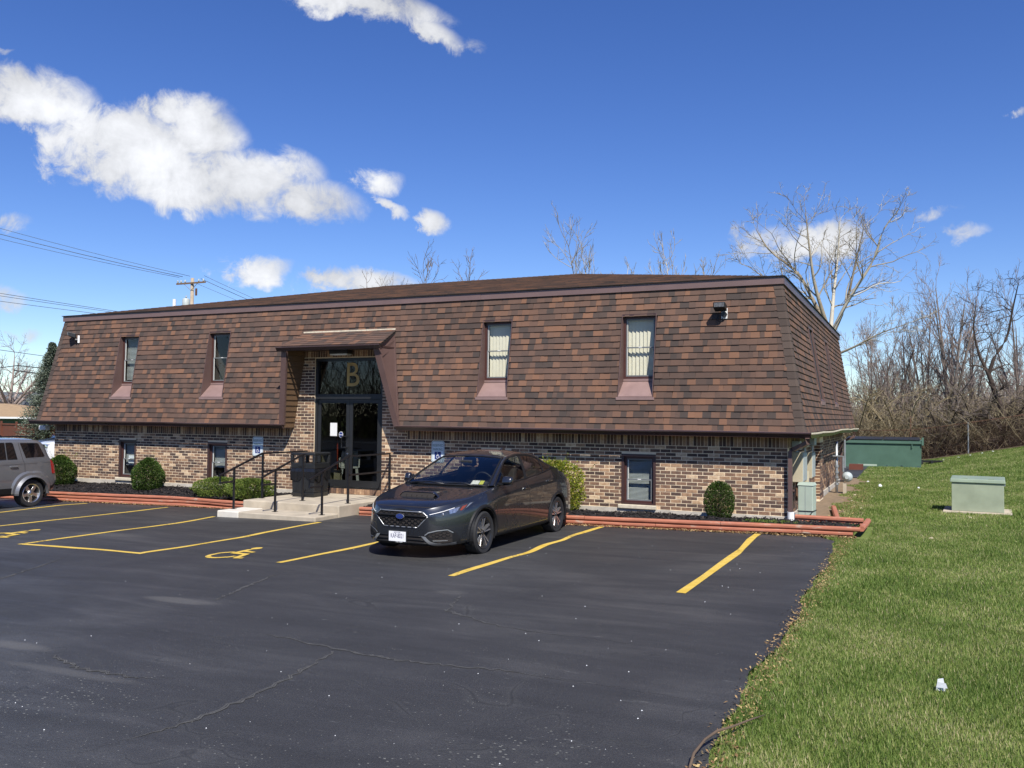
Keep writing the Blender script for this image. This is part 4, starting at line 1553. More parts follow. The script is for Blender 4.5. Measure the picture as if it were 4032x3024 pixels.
# ---- glazed entrance
e = MB()
fw = 0.065
yd = YW + 0.03
e.box(DX0, DX0 + fw, yd, yd + 0.11, 0.246, DZ1)
e.box(DX1 - fw, DX1, yd, yd + 0.11, 0.246, DZ1)
e.box(DX0 + fw, DX1 - fw, yd, yd + 0.11, DZ1 - 0.07, DZ1)
e.box(DX0 + fw, DX1 - fw, yd, yd + 0.11, 2.265, 2.375)
e.box(DX0 + fw, DX1 - fw, yd, yd + 0.12, 0.246, 0.268)
ent = e.build('entrance_frame', M['bronze'], B)
MB().box(DX0 + fw, DX1 - fw, yd + 0.05, yd + 0.056, 2.375, DZ1 - 0.07).build('transom_pane', M['door_pane'], ent)
mid = -11.685
for (a, b) in ((DX0 + fw + 0.004, mid - 0.004), (mid + 0.004, DX1 - fw - 0.004)):
    d = MB()
    d.box(a, a + 0.085, yd + 0.02, yd + 0.065, 0.275, 2.258)
    d.box(b - 0.085, b, yd + 0.02, yd + 0.065, 0.275, 2.258)
    d.box(a + 0.085, b - 0.085, yd + 0.02, yd + 0.065, 2.17, 2.258)
    d.box(a + 0.085, b - 0.085, yd + 0.02, yd + 0.065, 0.275, 0.43)
    leaf = d.build('glass_door', M['bronze'], B)
    MB().box(a + 0.085, b - 0.085, yd + 0.04, yd + 0.046, 0.43, 2.17).build('pane', M['door_pane'], leaf)
    h = MB()
    hx = b - 0.04 if a < -12 else a + 0.04
    sx = -1 if a < -12 else 1
    if a < -12:
        h.tube([(hx, yd + 0.02, 1.42), (hx, yd - 0.05, 1.42), (hx - 0.11, yd - 0.05, 1.42), (hx - 0.11, yd - 0.05, 1.17), (hx, yd - 0.05, 1.17), (hx, yd + 0.02, 1.17)], 0.013, 6)
        h.build('handle', M['bronze'], leaf)
        MB().lathe([(0.0, 0), (0.02, 0), (0.02, 0.012), (0, 0.013)], (b - 0.03, yd + 0.008, 1.03), 1, 12).build('lock', M['chrome'], leaf)
        MB().box(a + 0.34, a + 0.53, yd + 0.034, yd + 0.037, 1.42, 1.72).build('notice', M['paper'], leaf)
        o8 = [(math.cos(PI / 8 + i * PI / 4), math.sin(PI / 8 + i * PI / 4)) for i in range(8)]
        st = MB()
        st.prism([(a + 0.64 + 0.06 * p[0], 1.455 + 0.07 * p[1]) for p in o8], 1, yd + 0.034, yd + 0.037)
        st.mat(1)
        st.prism([(a + 0.64 + 0.05 * p[0], 1.455 + 0.06 * p[1]) for p in o8], 1, yd + 0.031, yd + 0.034)
        st.mat(0)
        st.box(a + 0.595, a + 0.685, yd + 0.028, yd + 0.031, 1.445, 1.457)
        st.build('sticker', [M['white'], M['blue']], leaf)
    MB().box(a + 0.085, b - 0.085, yd + 0.07, yd + 0.10, 1.27, 1.305).build('push_bar', M['black'], leaf)
# the letter on the transom light, paler above and gold below
bx, bz = -11.64, 2.79
text_mesh('B', 0.78, M['gold'], 'letter', ent, facing(bx, yd + 0.046, bz), 0.002, 0.92)
# lobby behind the glass
lb = MB()
lb.box(-13.4, -13.35, 16.62, 20.5, 0.2, 3.4)
lb.box(-10.0, -9.95, 16.62, 20.5, 0.2, 3.4)
lb.box(-13.4, -9.95, 20.5, 20.55, 0.2, 3.4)
lb.box(-13.4, -9.95, 16.61, 20.5, 3.4, 3.45)
lb.box(-13.4, -9.95, 16.61, 20.5, 0.18, 0.235)
lb.mat(1)
lb.box(-13.12, -13.06, 16.66, 17.85, 0.235, 3.0)
lb.build('lobby', [M['room'], M['room_beige']], B)
st = MB()
for k in range(9):
    st.box(-11.45, -10.05, 17.6 + k * 0.27, 17.9 + k * 0.27, 0.235 + k * 0.17, 0.405 + k * 0.17)
st.build('staircase', M['siding'], B)
pcs = MB()
pcs.tube([(-11.42, 17.5, 1.15), (-11.42, 19.9, 2.75)], 0.03, 6)
pcs.tube([(-11.42, 17.5, 0.3), (-11.42, 17.5, 1.15)], 0.03, 6)
pcs.build('stair_rail', M['black'], B)
# ------------------------------------------------------------------ porch and steps
st = thing('entrance_steps', 'pale concrete landing and step before the glass doors', 'steps')
SX0, SX1 = -12.75, -10.33
ZP, ZS = 0.12, -0.03
MB().box(SX0, SX1, 14.24, YW + 0.02, -0.45, ZP).build('landing', M['concrete'], st, bevel=0.02)
mb = MB()
mb.box(-12.20, SX1, 13.5, 14.235, -0.45, ZS)
mb.build('step', M['concrete'], st, bevel=0.02)
MB().box(SX0, -12.203, 13.5, 14.236, -0.45, ZS + 0.002).build('patched_step_end', M['concrete_patch'], st, bevel=0.02)

# ------------------------------------------------------------------ handrails
def handrail(x, back, label):
    t = thing('handrail', label, 'handrail', group='black steel handrails of the entrance steps')
    r = 0.024
    def P(pts, name='rail'):
        MB().tube(pts, r, 4).build(name, M['black'], t)
    P([(x, 13.87, ZS - 0.01), (x, 13.87, 0.80)], 'post')
    P([(x, 14.72, ZP - 0.01), (x, 14.72, 1.06)], 'post')
    P([(x, 13.87, 0.525), (x, 13.47, 0.525), (x, 13.47, 0.67), (x, 14.70, 1.07), (x, back, 1.07)], 'top_rail')
    if back > 15:
        P([(x, 14.72, 0.69), (x, back, 0.69)], 'mid_rail')
        P([(x, back, ZP - 0.01), (x, back, 1.05)], 'post')
    for y, z in ((13.87, ZS), (14.72, ZP)):
        MB().box(x - 0.045, x + 0.045, y - 0.045, y + 0.045, z, z + 0.008).build('base_plate', M['black'], t)


handrail(-12.66, 16.2, 'black steel handrail on the juniper side of the steps, running back behind the bin')
handrail(-11.6, 14.78, 'short black steel handrail in the middle of the steps')
handrail(-10.46, 16.25, 'black steel handrail on the grey sedan side of the steps')

# ------------------------------------------------------------------ signs
def park_sign(x0, z0, label):
    w, h = 0.315, 0.455
    y = YW - 0.012
    t = thing('parking_sign', label, 'sign', (x0 + w / 2, y, z0), group='reserved parking signs on the brick wall')
    c = 0.03
    pl = [(-w / 2 + c, 0), (w / 2 - c, 0), (w / 2, c), (w / 2, h - c), (w / 2 - c, h), (-w / 2 + c, h), (-w / 2, h - c), (-w / 2, c)]
    MB().prism(pl, 1, -0.003, 0.003).build('sheet', M['sign'], t)
    b = MB()
    for i in range(8):
        p, q = pl[i], pl[(i + 1) % 8]
        pi_, qi = (p[0] * 0.93, h / 2 + (p[1] - h / 2) * 0.95), (q[0] * 0.93, h / 2 + (q[1] - h / 2) * 0.95)
        pj, qj = (p[0] * 0.89, h / 2 + (p[1] - h / 2) * 0.925), (q[0] * 0.89, h / 2 + (q[1] - h / 2) * 0.925)
        b.quad((pi_[0], -0.004, pi_[1]), (qi[0], -0.004, qi[1]), (qj[0], -0.004, qj[1]), (pj[0], -0.004, pj[1]))
    b.build('border', M['green_print'], t)
    text_mesh('RESERVED', 0.078, M['green_print'], 'lettering', t, facing(0, -0.0045, h - 0.095), 0.0005, 0.74)
    text_mesh('PARKING', 0.078, M['green_print'], 'lettering', t, facing(0, -0.0045, h - 0.180), 0.0005, 0.74)
    MB().box(-0.075, 0.075, -0.0055, -0.003, 0.065, 0.225).build('symbol_panel', M['blue'], t)
    s = MB()
    for pl in wheelchair_2d():
        s.poly([(-0.058 + p[0] * 0.116, -0.0065, 0.082 + p[1] * 0.13) for p in pl])
    s.build('wheelchair_symbol', M['white'], t)


park_sign(-14.41, 0.91, 'reserved parking sign above the two junipers')
park_sign(-9.50, 0.91, 'reserved parking sign above the grey sedan')

# ------------------------------------------------------------------ bin
t = thing('litter_bin', 'black square litter bin with a liner hanging out beside the doors', 'bin', (-12.10, 15.62, ZP), math.radians(4))
w = 0.29
b = MB()
b.hexa([(-w * 0.92, -w * 0.92, 0.0), (w * 0.92, -w * 0.92, 0.0), (w * 0.92, w * 0.92, 0.0), (-w * 0.92, w * 0.92, 0.0), (-w, -w, 0.10), (w, -w, 0.10), (w, w, 0.10), (-w, w, 0.10)])
b.hexa([(-w * .95, -w * .95, 0.10), (w * .95, -w * .95, 0.10), (w * .95, w * .95, 0.10), (-w * .95, w * .95, 0.10), (-w, -w, 0.60), (w, -w, 0.60), (w, w, 0.60), (-w, w, 0.60)])
b.build('bin_body', M['plastic'], t, bevel=0.012)
r = MB()
for s in (-1, 1):
    for k in range(9):
        x = -0.2 + k * 0.05
        r.box(x, x + 0.025, s * w * 0.97 - 0.006, s * w * 0.97 + 0.006, 0.14, 0.42)
        r.box(s * w * 0.97 - 0.006, s * w * 0.97 + 0.006, x, x + 0.025, 0.14, 0.42)
r.build('ribs', M['plastic'], t)
h = MB()
for sx in (-1, 1):
    for sy in (-1, 1):
        h.box(sx * w * 0.96 - 0.035, sx * w * 0.96 + 0.035, sy * w * 0.96 - 0.035, sy * w * 0.96 + 0.035, 0.72, 0.90)
h.box(-w * 1.07, w * 1.07, -w * 1.07, w * 1.07, 0.90, 0.955)
h.box(-w * 1.05, w * 1.05, -w * 1.05, w * 1.05, 0.62, 0.735)
h.build('hood', M['plastic'], t, bevel=0.015)
MB().box(-0.1, 0.06, -w * 1.12, -w * 1.04, 0.66, 0.90).build('ashtray', M['plastic'], t, bevel=0.01)
g = MB()
rg = random.Random(3)
for (ax, ay, bx, by) in ((-1, -1, 1, -1), (1, -1, 1, 1), (-1, 1, -1, -1), (1, 1, -1, 1)):
    n = 16
    low = [0.60 - 0.12 - 0.14 * abs(math.sin(i / n * PI * 1.5 + 0.5)) + rg.uniform(-0.015, 0.015) for i in range(n + 1)]
    off = [1.02 + rg.uniform(0.0, 0.05) for i in range(n + 1)]
    for i in range(n):
        def P(k, z, m):
            u = k / n
            return ((ax + (bx - ax) * u) * w * m, (ay + (by - ay) * u) * w * m, z)
        g.quad(P(i, low[i], off[i]), P(i + 1, low[i + 1], off[i + 1]), P(i + 1, 0.55, off[i + 1] + 0.01), P(i, 0.55, off[i] + 0.01))
        g.quad(P(i, 0.55, off[i] + 0.01), P(i + 1, 0.55, off[i + 1] + 0.01), P(i + 1, 0.63, 1.0), P(i, 0.63, 1.0))
g.build('liner', M['bag'], t, smooth=True)

# ------------------------------------------------------------------ things left in the lobby
t = thing('bucket', 'yellow plastic bucket behind the left glass door', 'bucket', (-12.66, 16.86, 0.237))
MB().lathe([(0.0, 0.0), (0.115, 0.0), (0.135, 0.30), (0.145, 0.30), (0.145, 0.34), (0.13, 0.34), (0.125, 0.28), (0.105, 0.02), (0.0, 0.02)], (0, 0, 0), 2, 20).build('pail', M['yellow_plastic'], t, smooth=40)
MB().tube([(0.14 * math.cos(a), 0.02 + 0.0 * a, 0.31 - 0.12 * math.sin(a)) for a in [i * PI / 10 for i in range(11)]], 0.004, 5).build('bail', M['steel'], t)
t = thing('shovel', 'snow shovel with a red handle leaning inside the doorway', 'shovel', (-12.5, 17.0, 0.24), 0.1)
MB().tube([(0.10, 0.0, 0.36), (0.02, 0.12, 1.05), (0.0, 0.16, 1.25)], 0.017, 8).build('shaft', M['red'], t, smooth=True)
MB().tube([(0.08 * math.cos(i * PI / 8), 0.17, 1.30 + 0.07 * math.sin(i * PI / 8)) for i in range(17)], 0.014, 6).build('grip', M['black'], t)
MB().hexa([(0.03, -0.06, 0.0), (0.25, -0.06, 0.0), (0.25, -0.05, 0.0), (0.03, -0.05, 0.0), (0.0, 0.02, 0.38), (0.2, 0.02, 0.38), (0.2, 0.03, 0.38), (0.0, 0.03, 0.38)]).build('blade', M['tan_box'], t)
t = thing('plastic_chair', 'white moulded plastic chair standing inside the glass doors', 'chair', (-12.30, 17.35, 0.237), 0.6)
MB().box(-0.2, 0.2, -0.2, 0.2, 0.40, 0.44).build('seat', M['white'], t, bevel=0.012)
MB().hexa([(-0.2, 0.18, 0.44), (0.2, 0.18, 0.44), (0.2, 0.21, 0.44), (-0.2, 0.21, 0.44), (-0.19, 0.27, 0.80), (0.19, 0.27, 0.80), (0.19, 0.29, 0.80), (-0.19, 0.29, 0.80)]).build('backrest', M['white'], t)
for sx in (-1, 1):
    for sy in (-1, 1):
        MB().hexa([(sx * 0.21 - 0.03, sy * 0.21 - 0.02, 0), (sx * 0.21 + 0.03, sy * 0.21 - 0.02, 0), (sx * 0.21 + 0.03, sy * 0.21 + 0.02, 0), (sx * 0.21 - 0.03, sy * 0.21 + 0.02, 0),
                   (sx * 0.17 - 0.03, sy * 0.17 - 0.02, 0.4), (sx * 0.17 + 0.03, sy * 0.17 - 0.02, 0.4), (sx * 0.17 + 0.03, sy * 0.17 + 0.02, 0.4), (sx * 0.17 - 0.03, sy * 0.17 + 0.02, 0.4)]).build('leg', M['white'], t)
    MB().tube([(sx * 0.22, -0.18, 0.42), (sx * 0.23, -0.16, 0.62), (sx * 0.22, 0.22, 0.64)], 0.018, 6).build('arm', M['white'], t)

# ------------------------------------------------------------------ floodlights on the mansard
def flood(x, z, rz, label, rod):
    t = thing('floodlight', label, 'floodlight', (x, my(z) - 0.02, z), rz, group='floodlights fixed to the shingled mansard')
    MB().box(-0.055, 0.055, -0.03, 0.02, -0.10, 0.10).build('back_box', M['white'], t, bevel=0.008)
    MB().lathe([(0.0, -0.09), (0.05, -0.09), (0.055, -0.02), (0.0, -0.02)], (0, -0.0, -0.02), 1, 12).build('swivel', M['plastic'], t, smooth=30)
    h = MB()
    h.hexa([(-0.16, -0.26, 0.085), (0.06, -0.26, 0.085), (0.06, -0.08, 0.03), (-0.16, -0.08, 0.03), (-0.16, -0.27, 0.19), (0.06, -0.27, 0.19), (0.06, -0.08, 0.15), (-0.16, -0.08, 0.15)])
    h.build('lamp_head', M['plastic'], t, bevel=0.01)
    MB().hexa([(-0.14, -0.268, 0.10), (0.04, -0.268, 0.10), (0.04, -0.262, 0.10), (-0.14, -0.262, 0.10), (-0.14, -0.277, 0.175), (0.04, -0.277, 0.175), (0.04, -0.27, 0.175), (-0.14, -0.27, 0.175)]).build('lens', M['lamp_clear'], t)
    MB().tube([(-0.02, -0.02, -0.08), (-0.06, -0.07, -0.15), (-0.13, -0.07, -0.13), (-0.1, -0.03, -0.02)], 0.009, 6).build('cable', M['plastic'], t)
    if rod:
        MB().tube([(0.05, -0.25, 0.12), (-0.32, -0.12, 0.04)], 0.014, 6).build('bracket_arm', M['white'], t)


flood(-3.27, 3.86, 0.0, 'floodlight beside the right corner of the mansard, facing the lot', False)
flood(-20.48, 3.86, -0.7, 'floodlight by the left corner of the mansard, turned outwards', True)
t = thing('wall_lamp', 'white lamp under the eaves at the left corner of the building', 'lamp', (-21.62, 16.35, 1.47))
MB().box(-0.16, 0.1, -0.08, 0.08, -0.06, 0.06).build('housing', M['white'], t, bevel=0.02)
MB().box(-0.12, 0.06, -0.088, -0.08, -0.045, 0.045).build('diffuser', M['paper'], t)

# ------------------------------------------------------------------ planting beds
def bed(name, x0, x1, zf):
    nx, ny = int((x1 - x0) / 0.06), 26
    X, Y = np.meshgrid(np.linspace(x0, x1, nx + 1), np.linspace(14.93, 16.375, ny + 1))
    f = np.array([zf(x) for x in X[0]])[None, :]
    t_ = (Y - 14.93) / 1.445
    Z = f - 0.02 + t_ * (0.085 - f) * 0.95 + 0.05 * np.sin(t_ * PI) * 0.6
    r = np.random.default_rng(5)
    Z = Z + 0.02 * np.sin(X * 3.1) * np.sin(Y * 4.2) + r.normal(0, 0.009, X.shape)
    V = np.stack([X.ravel(), Y.ravel(), Z.ravel()], 1)
    I = np.arange((nx + 1) * (ny + 1)).reshape(ny + 1, nx + 1)
    Fc = np.stack([I[:-1, :-1].ravel(), I[:-1, 1:].ravel(), I[1:, 1:].ravel(), I[1:, :-1].ravel()], 1)
    np_object(name, V, Fc, M['mulch'], tint=r.random(len(Fc)) * 0.6, kind='structure')
    # loose shreds of bark on top
    n = int((x1 - x0) * 520)
    px, py = r.uniform(x0, x1, n), 14.95 + 1.42 * r.random(n)
    ix = np.clip(((px - x0) / (x1 - x0) * nx).astype(int), 0, nx)
    iy = np.clip(((py - 14.93) / 1.445 * ny).astype(int), 0, ny)
    pz = Z[iy, ix] + 0.006
    a = r.uniform(0, 2 * PI, n)
    L, Wd = r.uniform(0.02, 0.06, n), r.uniform(0.005, 0.012, n)
    tl = r.uniform(-0.5, 0.5, n)
    dx, dy, dz = np.cos(a) * L, np.sin(a) * L, tl * L
    nx_, ny_ = -np.sin(a) * Wd, np.cos(a) * Wd
    V = np.concatenate([np.stack([px - dx - nx_, py - dy - ny_, pz - dz], 1), np.stack([px + dx - nx_, py + dy - ny_, pz + dz], 1), np.stack([px + dx + nx_, py + dy + ny_, pz + dz + 0.004], 1), np.stack([px - dx + nx_, py - dy + ny_, pz - dz + 0.004], 1)])
    I = np.arange(n)
    np_object('bark_chips', V, np.stack([I, I + n, I + 2 * n, I + 3 * n], 1), M['mulch'], tint=np.clip(r.normal(0.5, 0.3, n), 0, 1), kind='stuff')


def ztop(x): return 0.203 + 0.0182 * (x + 2.15) if x > -13 else 0.058 + 0.018 * (x + 13.67)
bed('mulch_bed', -22.4, -12.80, ztop)
bed('mulch_bed', -10.30, -0.92, ztop)


def log(parent, a, b, r=0.044, seed=0, name='timber'):
    rg = random.Random(seed)
    a, b = Vector(a), Vector(b)
    d = (b - a)
    n = max(2, int(d.length / 0.5))
    s = d.normalized().cross(Vector((0, 0, 1))).normalized()
    prof = [(math.cos(PI * k / 5 - PI / 2), math.sin(PI * k / 5 - PI / 2)) for k in range(6)] + [(-math.cos(PI * k / 5 - PI / 2), -math.sin(PI * k / 5 - PI / 2)) for k in range(6)]
    prof = [(p[0] * (1.05 if True else 1), max(-0.86, min(0.86, p[1]))) for p in prof]
    mb = MB()
    rings = []
    for i in range(n + 1):
        p = a + d * (i / n) + Vector((0, 0, rg.uniform(-0.003, 0.003))) + s * rg.uniform(-0.004, 0.004)
        rr = r * rg.uniform(0.97, 1.03)
        rings.append([p + s * q[0] * rr + Vector((0, 0, q[1] * rr)) for q in prof])
    for u, v in zip(rings[:-1], rings[1:]):
        for k in range(12):
            mb.quad(u[k], u[(k + 1) % 12], v[(k + 1) % 12], v[k])
    mb.poly(rings[0][::-1])
    mb.poly(rings[-1])
    return mb.build(name, M['timber'], parent, smooth=40)


tb = thing('timber_edging', 'low red-stained timber edging along the bed left of the steps', 'edging', group='red timber edging of the planting beds')
tb2 = thing('timber_edging', 'low red-stained timber edging of the bed on the lawn side, turning back beside the lawn', 'edging', group='red timber edging of the planting beds')
k = 0
for row in range(4):
    off = (0, 1.1, 0.4, 0.8)[row]
    x = -22.6 + off
    first = -22.6
    while first < -12.8:
        b = min(x + 2.42, -12.80)
        if b - first > 0.3:
            z = lambda q: ztop(q) - 0.042 - row * 0.078
            log(tb, (first + 0.004, 14.885 + 0.012 * (row % 2), z(first)), (b - 0.004, 14.885 + 0.012 * (row % 2), z(b)), seed=k)
            k += 1
        first = b
        x = b
for row in range(3):
    off = (0.0, 1.3, 0.6)[row]
    first = -10.28
    x = first + off
    end = -0.84 if row == 0 else (-0.95 if row == 1 else -2.6)
    while first < end:
        b = min(x + 2.42, end)
        if b - first > 0.25:
            z = lambda q: ztop(q) - 0.042 - row * 0.078
            log(tb2, (first + 0.004, 14.885 + 0.012 * (row % 2), z(first)), (b - 0.004, 14.885 + 0.012 * (row % 2), z(b)), seed=k)
            k += 1
        first = b
        x = b
log(tb2, (-0.83, 14.95, 0.188), (-0.80, 16.28, 0.178), 0.046, 91)
log(tb2, (-2.0, 16.33, 0.178), (-0.87, 16.26, 0.178), 0.046, 92)
log(tb2, (-2.0, 16.34, 0.10), (-0.87, 16.27, 0.10), 0.044, 94)
log(tb2, (-1.35, 17.0, 0.10), (-1.6, 19.2, 0.10), 0.05, 93)

# dead leaves and grit collected along the edging
def leaf_litter(name, n, fx, fy, seed, size=0.02):
    r = np.random.default_rng(seed)
    px, py = fx(r, n), fy(r, n)
    pz = np_ground(px, py) + r.uniform(0.004, 0.022, n)
    a = r.uniform(0, 2 * PI, n)
    L, Wd = r.uniform(0.6, 1.5, n) * size, r.uniform(0.3, 0.8, n) * size
    tl = r.uniform(-0.6, 0.6, n)
    dx, dy, dz = np.cos(a) * L, np.sin(a) * L, tl * L
    nx_, ny_ = -np.sin(a) * Wd, np.cos(a) * Wd
    V = np.concatenate([np.stack([px - dx, py - dy, pz - dz], 1), np.stack([px + nx_, py + ny_, pz], 1), np.stack([px + dx, py + dy, pz + dz], 1), np.stack([px - nx_, py - ny_, pz + 0.004], 1)])
    I = np.arange(n)
    return np_object(name, V, np.stack([I, I + n, I + 2 * n, I + 3 * n], 1), M['dead_leaf'], tint=r.random(n), kind='stuff')


leaf_litter('dead_leaves', 2600, lambda r, n: -10.2 + 9.3 * r.random(n) ** 0.45, lambda r, n: 14.83 - np.abs(r.normal(0, 0.055, n)), 1)
leaf_litter('dead_leaves', 900, lambda r, n: -20 + 7.2 * r.random(n), lambda r, n: 14.83 - np.abs(r.normal(0, 0.035, n)), 2)
leaf_litter('dead_leaves', 2600, lambda r, n: -1.02 + r.normal(0, 0.06, n), lambda r, n: 3.5 + 11.2 * r.random(n), 3, 0.013)
leaf_litter('dead_leaves', 800, lambda r, n: -1.6 + 0.45 * r.random(n), lambda r, n: 16.5 + 9 * r.random(n), 4)


# ------------------------------------------------------------------ shrubs of many small leaves
def leaf_cloud(P, N, size, r, aspect=2.0):
    """leaf quads at points P pointing roughly along N"""
    n = len(P)
    d = N + r.normal(0, 0.55, (n, 3))
    d /= np.linalg.norm(d, axis=1)[:, None]
    u = np.cross(d, r.normal(0, 1, (n, 3)))
    u /= np.linalg.norm(u, axis=1)[:, None] + 1e-9
    s = size * r.uniform(0.6, 1.35, n)[:, None]
    tip, mid = P + d * s * aspect, P + d * s * aspect * 0.45
    V = np.concatenate([P, mid + u * s * 0.5, tip, mid - u * s * 0.5])
    I = np.arange(n)
    return V, np.stack([I, I + n, I + 2 * n, I + 3 * n], 1)


def shrub(name, label, cat, x, y, z0, rx, ry, h, mat, n, size, seed, group=None, top=1.0, sprigs=0, bulge=0.42, rough=0.10):
    """outline: radius along the height, widest at `bulge`"""
    r = np.random.default_rng(seed)
    t = thing(name, label, cat, (x, y, z0), 0.0, group)
    v = r.random(n)
    v = 0.02 + 0.98 * v
    prof = np.where(v < bulge, np.sqrt(np.clip(1 - ((bulge - v) / bulge) ** 2 * 0.62, 0, 1)), np.clip(1 - ((v - bulge) / (1 - bulge)) ** 2, 0, 1) ** (0.5 * top))
    a = r.uniform(0, 2 * PI, n)
    lump = 1 + rough * (np.sin(a * 3 + v * 9 + seed) * 0.5 + np.sin(a * 5 - v * 13) * 0.4 + np.sin(a * 9 + v * 21) * 0.3)
    rad = prof * lump * (1 - 0.85 * r.random(n) ** 2.6)
    P = np.stack([np.cos(a) * rx * rad, np.sin(a) * ry * rad, v * h * (1 + 0.03 * np.sin(a * 4 + seed))], 1)
    N = np.stack([np.cos(a), np.sin(a), np.where(v > 0.8, 1.4, 0.55)], 1)
    V, Fc = leaf_cloud(P, N, size, r)
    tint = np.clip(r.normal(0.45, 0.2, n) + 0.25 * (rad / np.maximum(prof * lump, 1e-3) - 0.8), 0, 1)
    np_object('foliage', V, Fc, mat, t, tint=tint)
    s = MB()
    rg = random.Random(seed)
    for k in range(9):
        aa = rg.uniform(0, 2 * PI)
        s.tube([(0.03 * math.cos(aa), 0.03 * math.sin(aa), -0.05), (rx * 0.3 * math.cos(aa), ry * 0.3 * math.sin(aa), h * 0.4), (rx * 0.55 * math.cos(aa), ry * 0.55 * math.sin(aa), h * 0.75)], [0.014, 0.009, 0.004], 5)
    s.build('stem', M['stem'], t)
    if sprigs:
        n2 = sprigs
        base = np.stack([r.normal(0, rx * 0.45, n2), r.normal(0, ry * 0.45, n2), h * r.uniform(0.78, 0.95, n2)], 1)
        dirs = np.stack([base[:, 0] * 1.2, base[:, 1] * 1.2, np.full(n2, 0.6)], 1)
        dirs /= np.linalg.norm(dirs, axis=1)[:, None]
        L = r.uniform(0.10, 0.30, n2)
        pts, nn = [], []
        for q in range(9):
            pts.append(base + dirs * (L * q / 8)[:, None])
            nn.append(dirs)
        V, Fc = leaf_cloud(np.concatenate(pts), np.concatenate(nn), size * 0.8, r)
        np_object('sprigs', V, Fc, M['leaf_yellow'], t, tint=np.clip(r.normal(0.35, 0.2, len(Fc)), 0, 1))
    return t


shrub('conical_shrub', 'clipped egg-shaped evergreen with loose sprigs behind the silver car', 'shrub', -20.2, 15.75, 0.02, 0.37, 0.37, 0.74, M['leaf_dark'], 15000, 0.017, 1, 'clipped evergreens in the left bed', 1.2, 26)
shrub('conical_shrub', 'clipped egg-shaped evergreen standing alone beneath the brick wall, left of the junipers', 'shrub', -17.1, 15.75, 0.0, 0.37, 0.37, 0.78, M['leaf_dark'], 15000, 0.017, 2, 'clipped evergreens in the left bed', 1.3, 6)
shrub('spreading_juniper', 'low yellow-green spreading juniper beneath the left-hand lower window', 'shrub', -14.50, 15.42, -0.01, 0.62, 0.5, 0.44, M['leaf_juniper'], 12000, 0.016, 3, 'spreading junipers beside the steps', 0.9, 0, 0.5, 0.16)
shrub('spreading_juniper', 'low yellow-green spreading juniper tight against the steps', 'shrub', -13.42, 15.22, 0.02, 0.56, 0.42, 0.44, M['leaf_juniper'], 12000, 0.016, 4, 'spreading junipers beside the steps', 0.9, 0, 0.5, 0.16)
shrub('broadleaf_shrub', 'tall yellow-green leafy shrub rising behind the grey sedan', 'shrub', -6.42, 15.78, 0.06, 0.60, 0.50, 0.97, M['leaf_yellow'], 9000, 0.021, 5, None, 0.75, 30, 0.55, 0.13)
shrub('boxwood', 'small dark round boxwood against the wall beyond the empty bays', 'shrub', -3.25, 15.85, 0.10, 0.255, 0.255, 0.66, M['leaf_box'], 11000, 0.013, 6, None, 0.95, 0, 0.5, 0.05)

# ------------------------------------------------------------------ meters and boxes on the right-hand wall
xw = XR + 0.004
t = thing('meter_cabinet', 'tall grey electric cabinet on the side wall nearest the downspout', 'cabinet', (xw, 17.2, 0.75), group='electric boxes on the side wall')
MB().box(0, 0.20, -0.30, 0.30, 0.0, 0.55).build('case', M['tan_box'], t, bevel=0.006)
MB().box(0.20, 0.212, -0.28, 0.28, 0.02, 0.53).build('door', M['pale_grey'], t)
for y in (-0.2, -0.05, 0.12):
    MB().tube([(0.08, y, 0.0), (0.08, y, -0.35)], 0.022, 8).build('conduit', M['rust'], t)
t = thing('meter_cabinet', 'grey electric cabinet second along the side wall', 'cabinet', (xw, 18.9, 0.72), group='electric boxes on the side wall')
MB().box(0, 0.18, -0.28, 0.28, 0.0, 0.52).build('case', M['tan_box'], t, bevel=0.006)
MB().box(0.18, 0.19, -0.26, 0.26, 0.02, 0.50).build('door', M['pale_grey'], t)
for y in (-0.14, 0.0, 0.14):
    MB().tube([(0.06, y, 0.0), (0.06, y, -0.2), (0.2, y - 0.1, -0.42)], 0.03, 8).build('flexible_conduit', M['white'], t, smooth=True)
for (y, z, w_, h_, nm) in ((17.1, 1.34, 0.16, 0.16, 'small grey junction box above the near electric cabinet'), (18.3, 1.36, 0.22, 0.17, 'tan junction box high on the side wall'), (19.7, 1.36, 0.2, 0.17, 'grey junction box farthest along under the eave')):
    t = thing('junction_box', nm, 'junction box', (xw, y, z), group='junction boxes under the side eave')
    MB().box(0, 0.14, -w_, w_, 0.0, h_).build('case', M['tan_box'] if 'tan' in nm else M['pale_grey'], t, bevel=0.006)
    MB().tube([(0.07, 0, 0), (0.07, 0, -0.14)], 0.025, 8).build('conduit', M['pale_grey'], t)
t = thing('service_conduit', 'fat grey service pipe rising from the ground to the cabinets', 'pipe', (xw + 0.14, 17.98, 0.05))
MB().tube([(0, 0, -0.1), (0, 0, 0.85)], 0.055, 12).build('pipe', M['tan_box'], t, smooth=40)
MB().box(-0.08, 0.08, -0.08, 0.08, -0.06, 0.05).build('footing', M['concrete'], t)
t = thing('utility_pedestal', 'pale green utility pedestal by the corner downspout, tied with black cord', 'pedestal', (-1.84, 16.66, 0.06), -0.15)
MB().box(-0.13, 0.13, -0.12, 0.12, 0.0, 0.66).build('case', M['pale_green'], t, bevel=0.012)
MB().hexa([(-0.14, -0.13, 0.66), (0.14, -0.13, 0.66), (0.14, 0.13, 0.66), (-0.14, 0.13, 0.66), (-0.12, -0.11, 0.71), (0.12, -0.11, 0.71), (0.12, 0.11, 0.71), (-0.12, 0.11, 0.71)]).build('cap', M['pale_green'], t)
MB().box(-0.003, 0.003, -0.123, -0.119, 0.05, 0.64).build('seam', M['steel'], t)
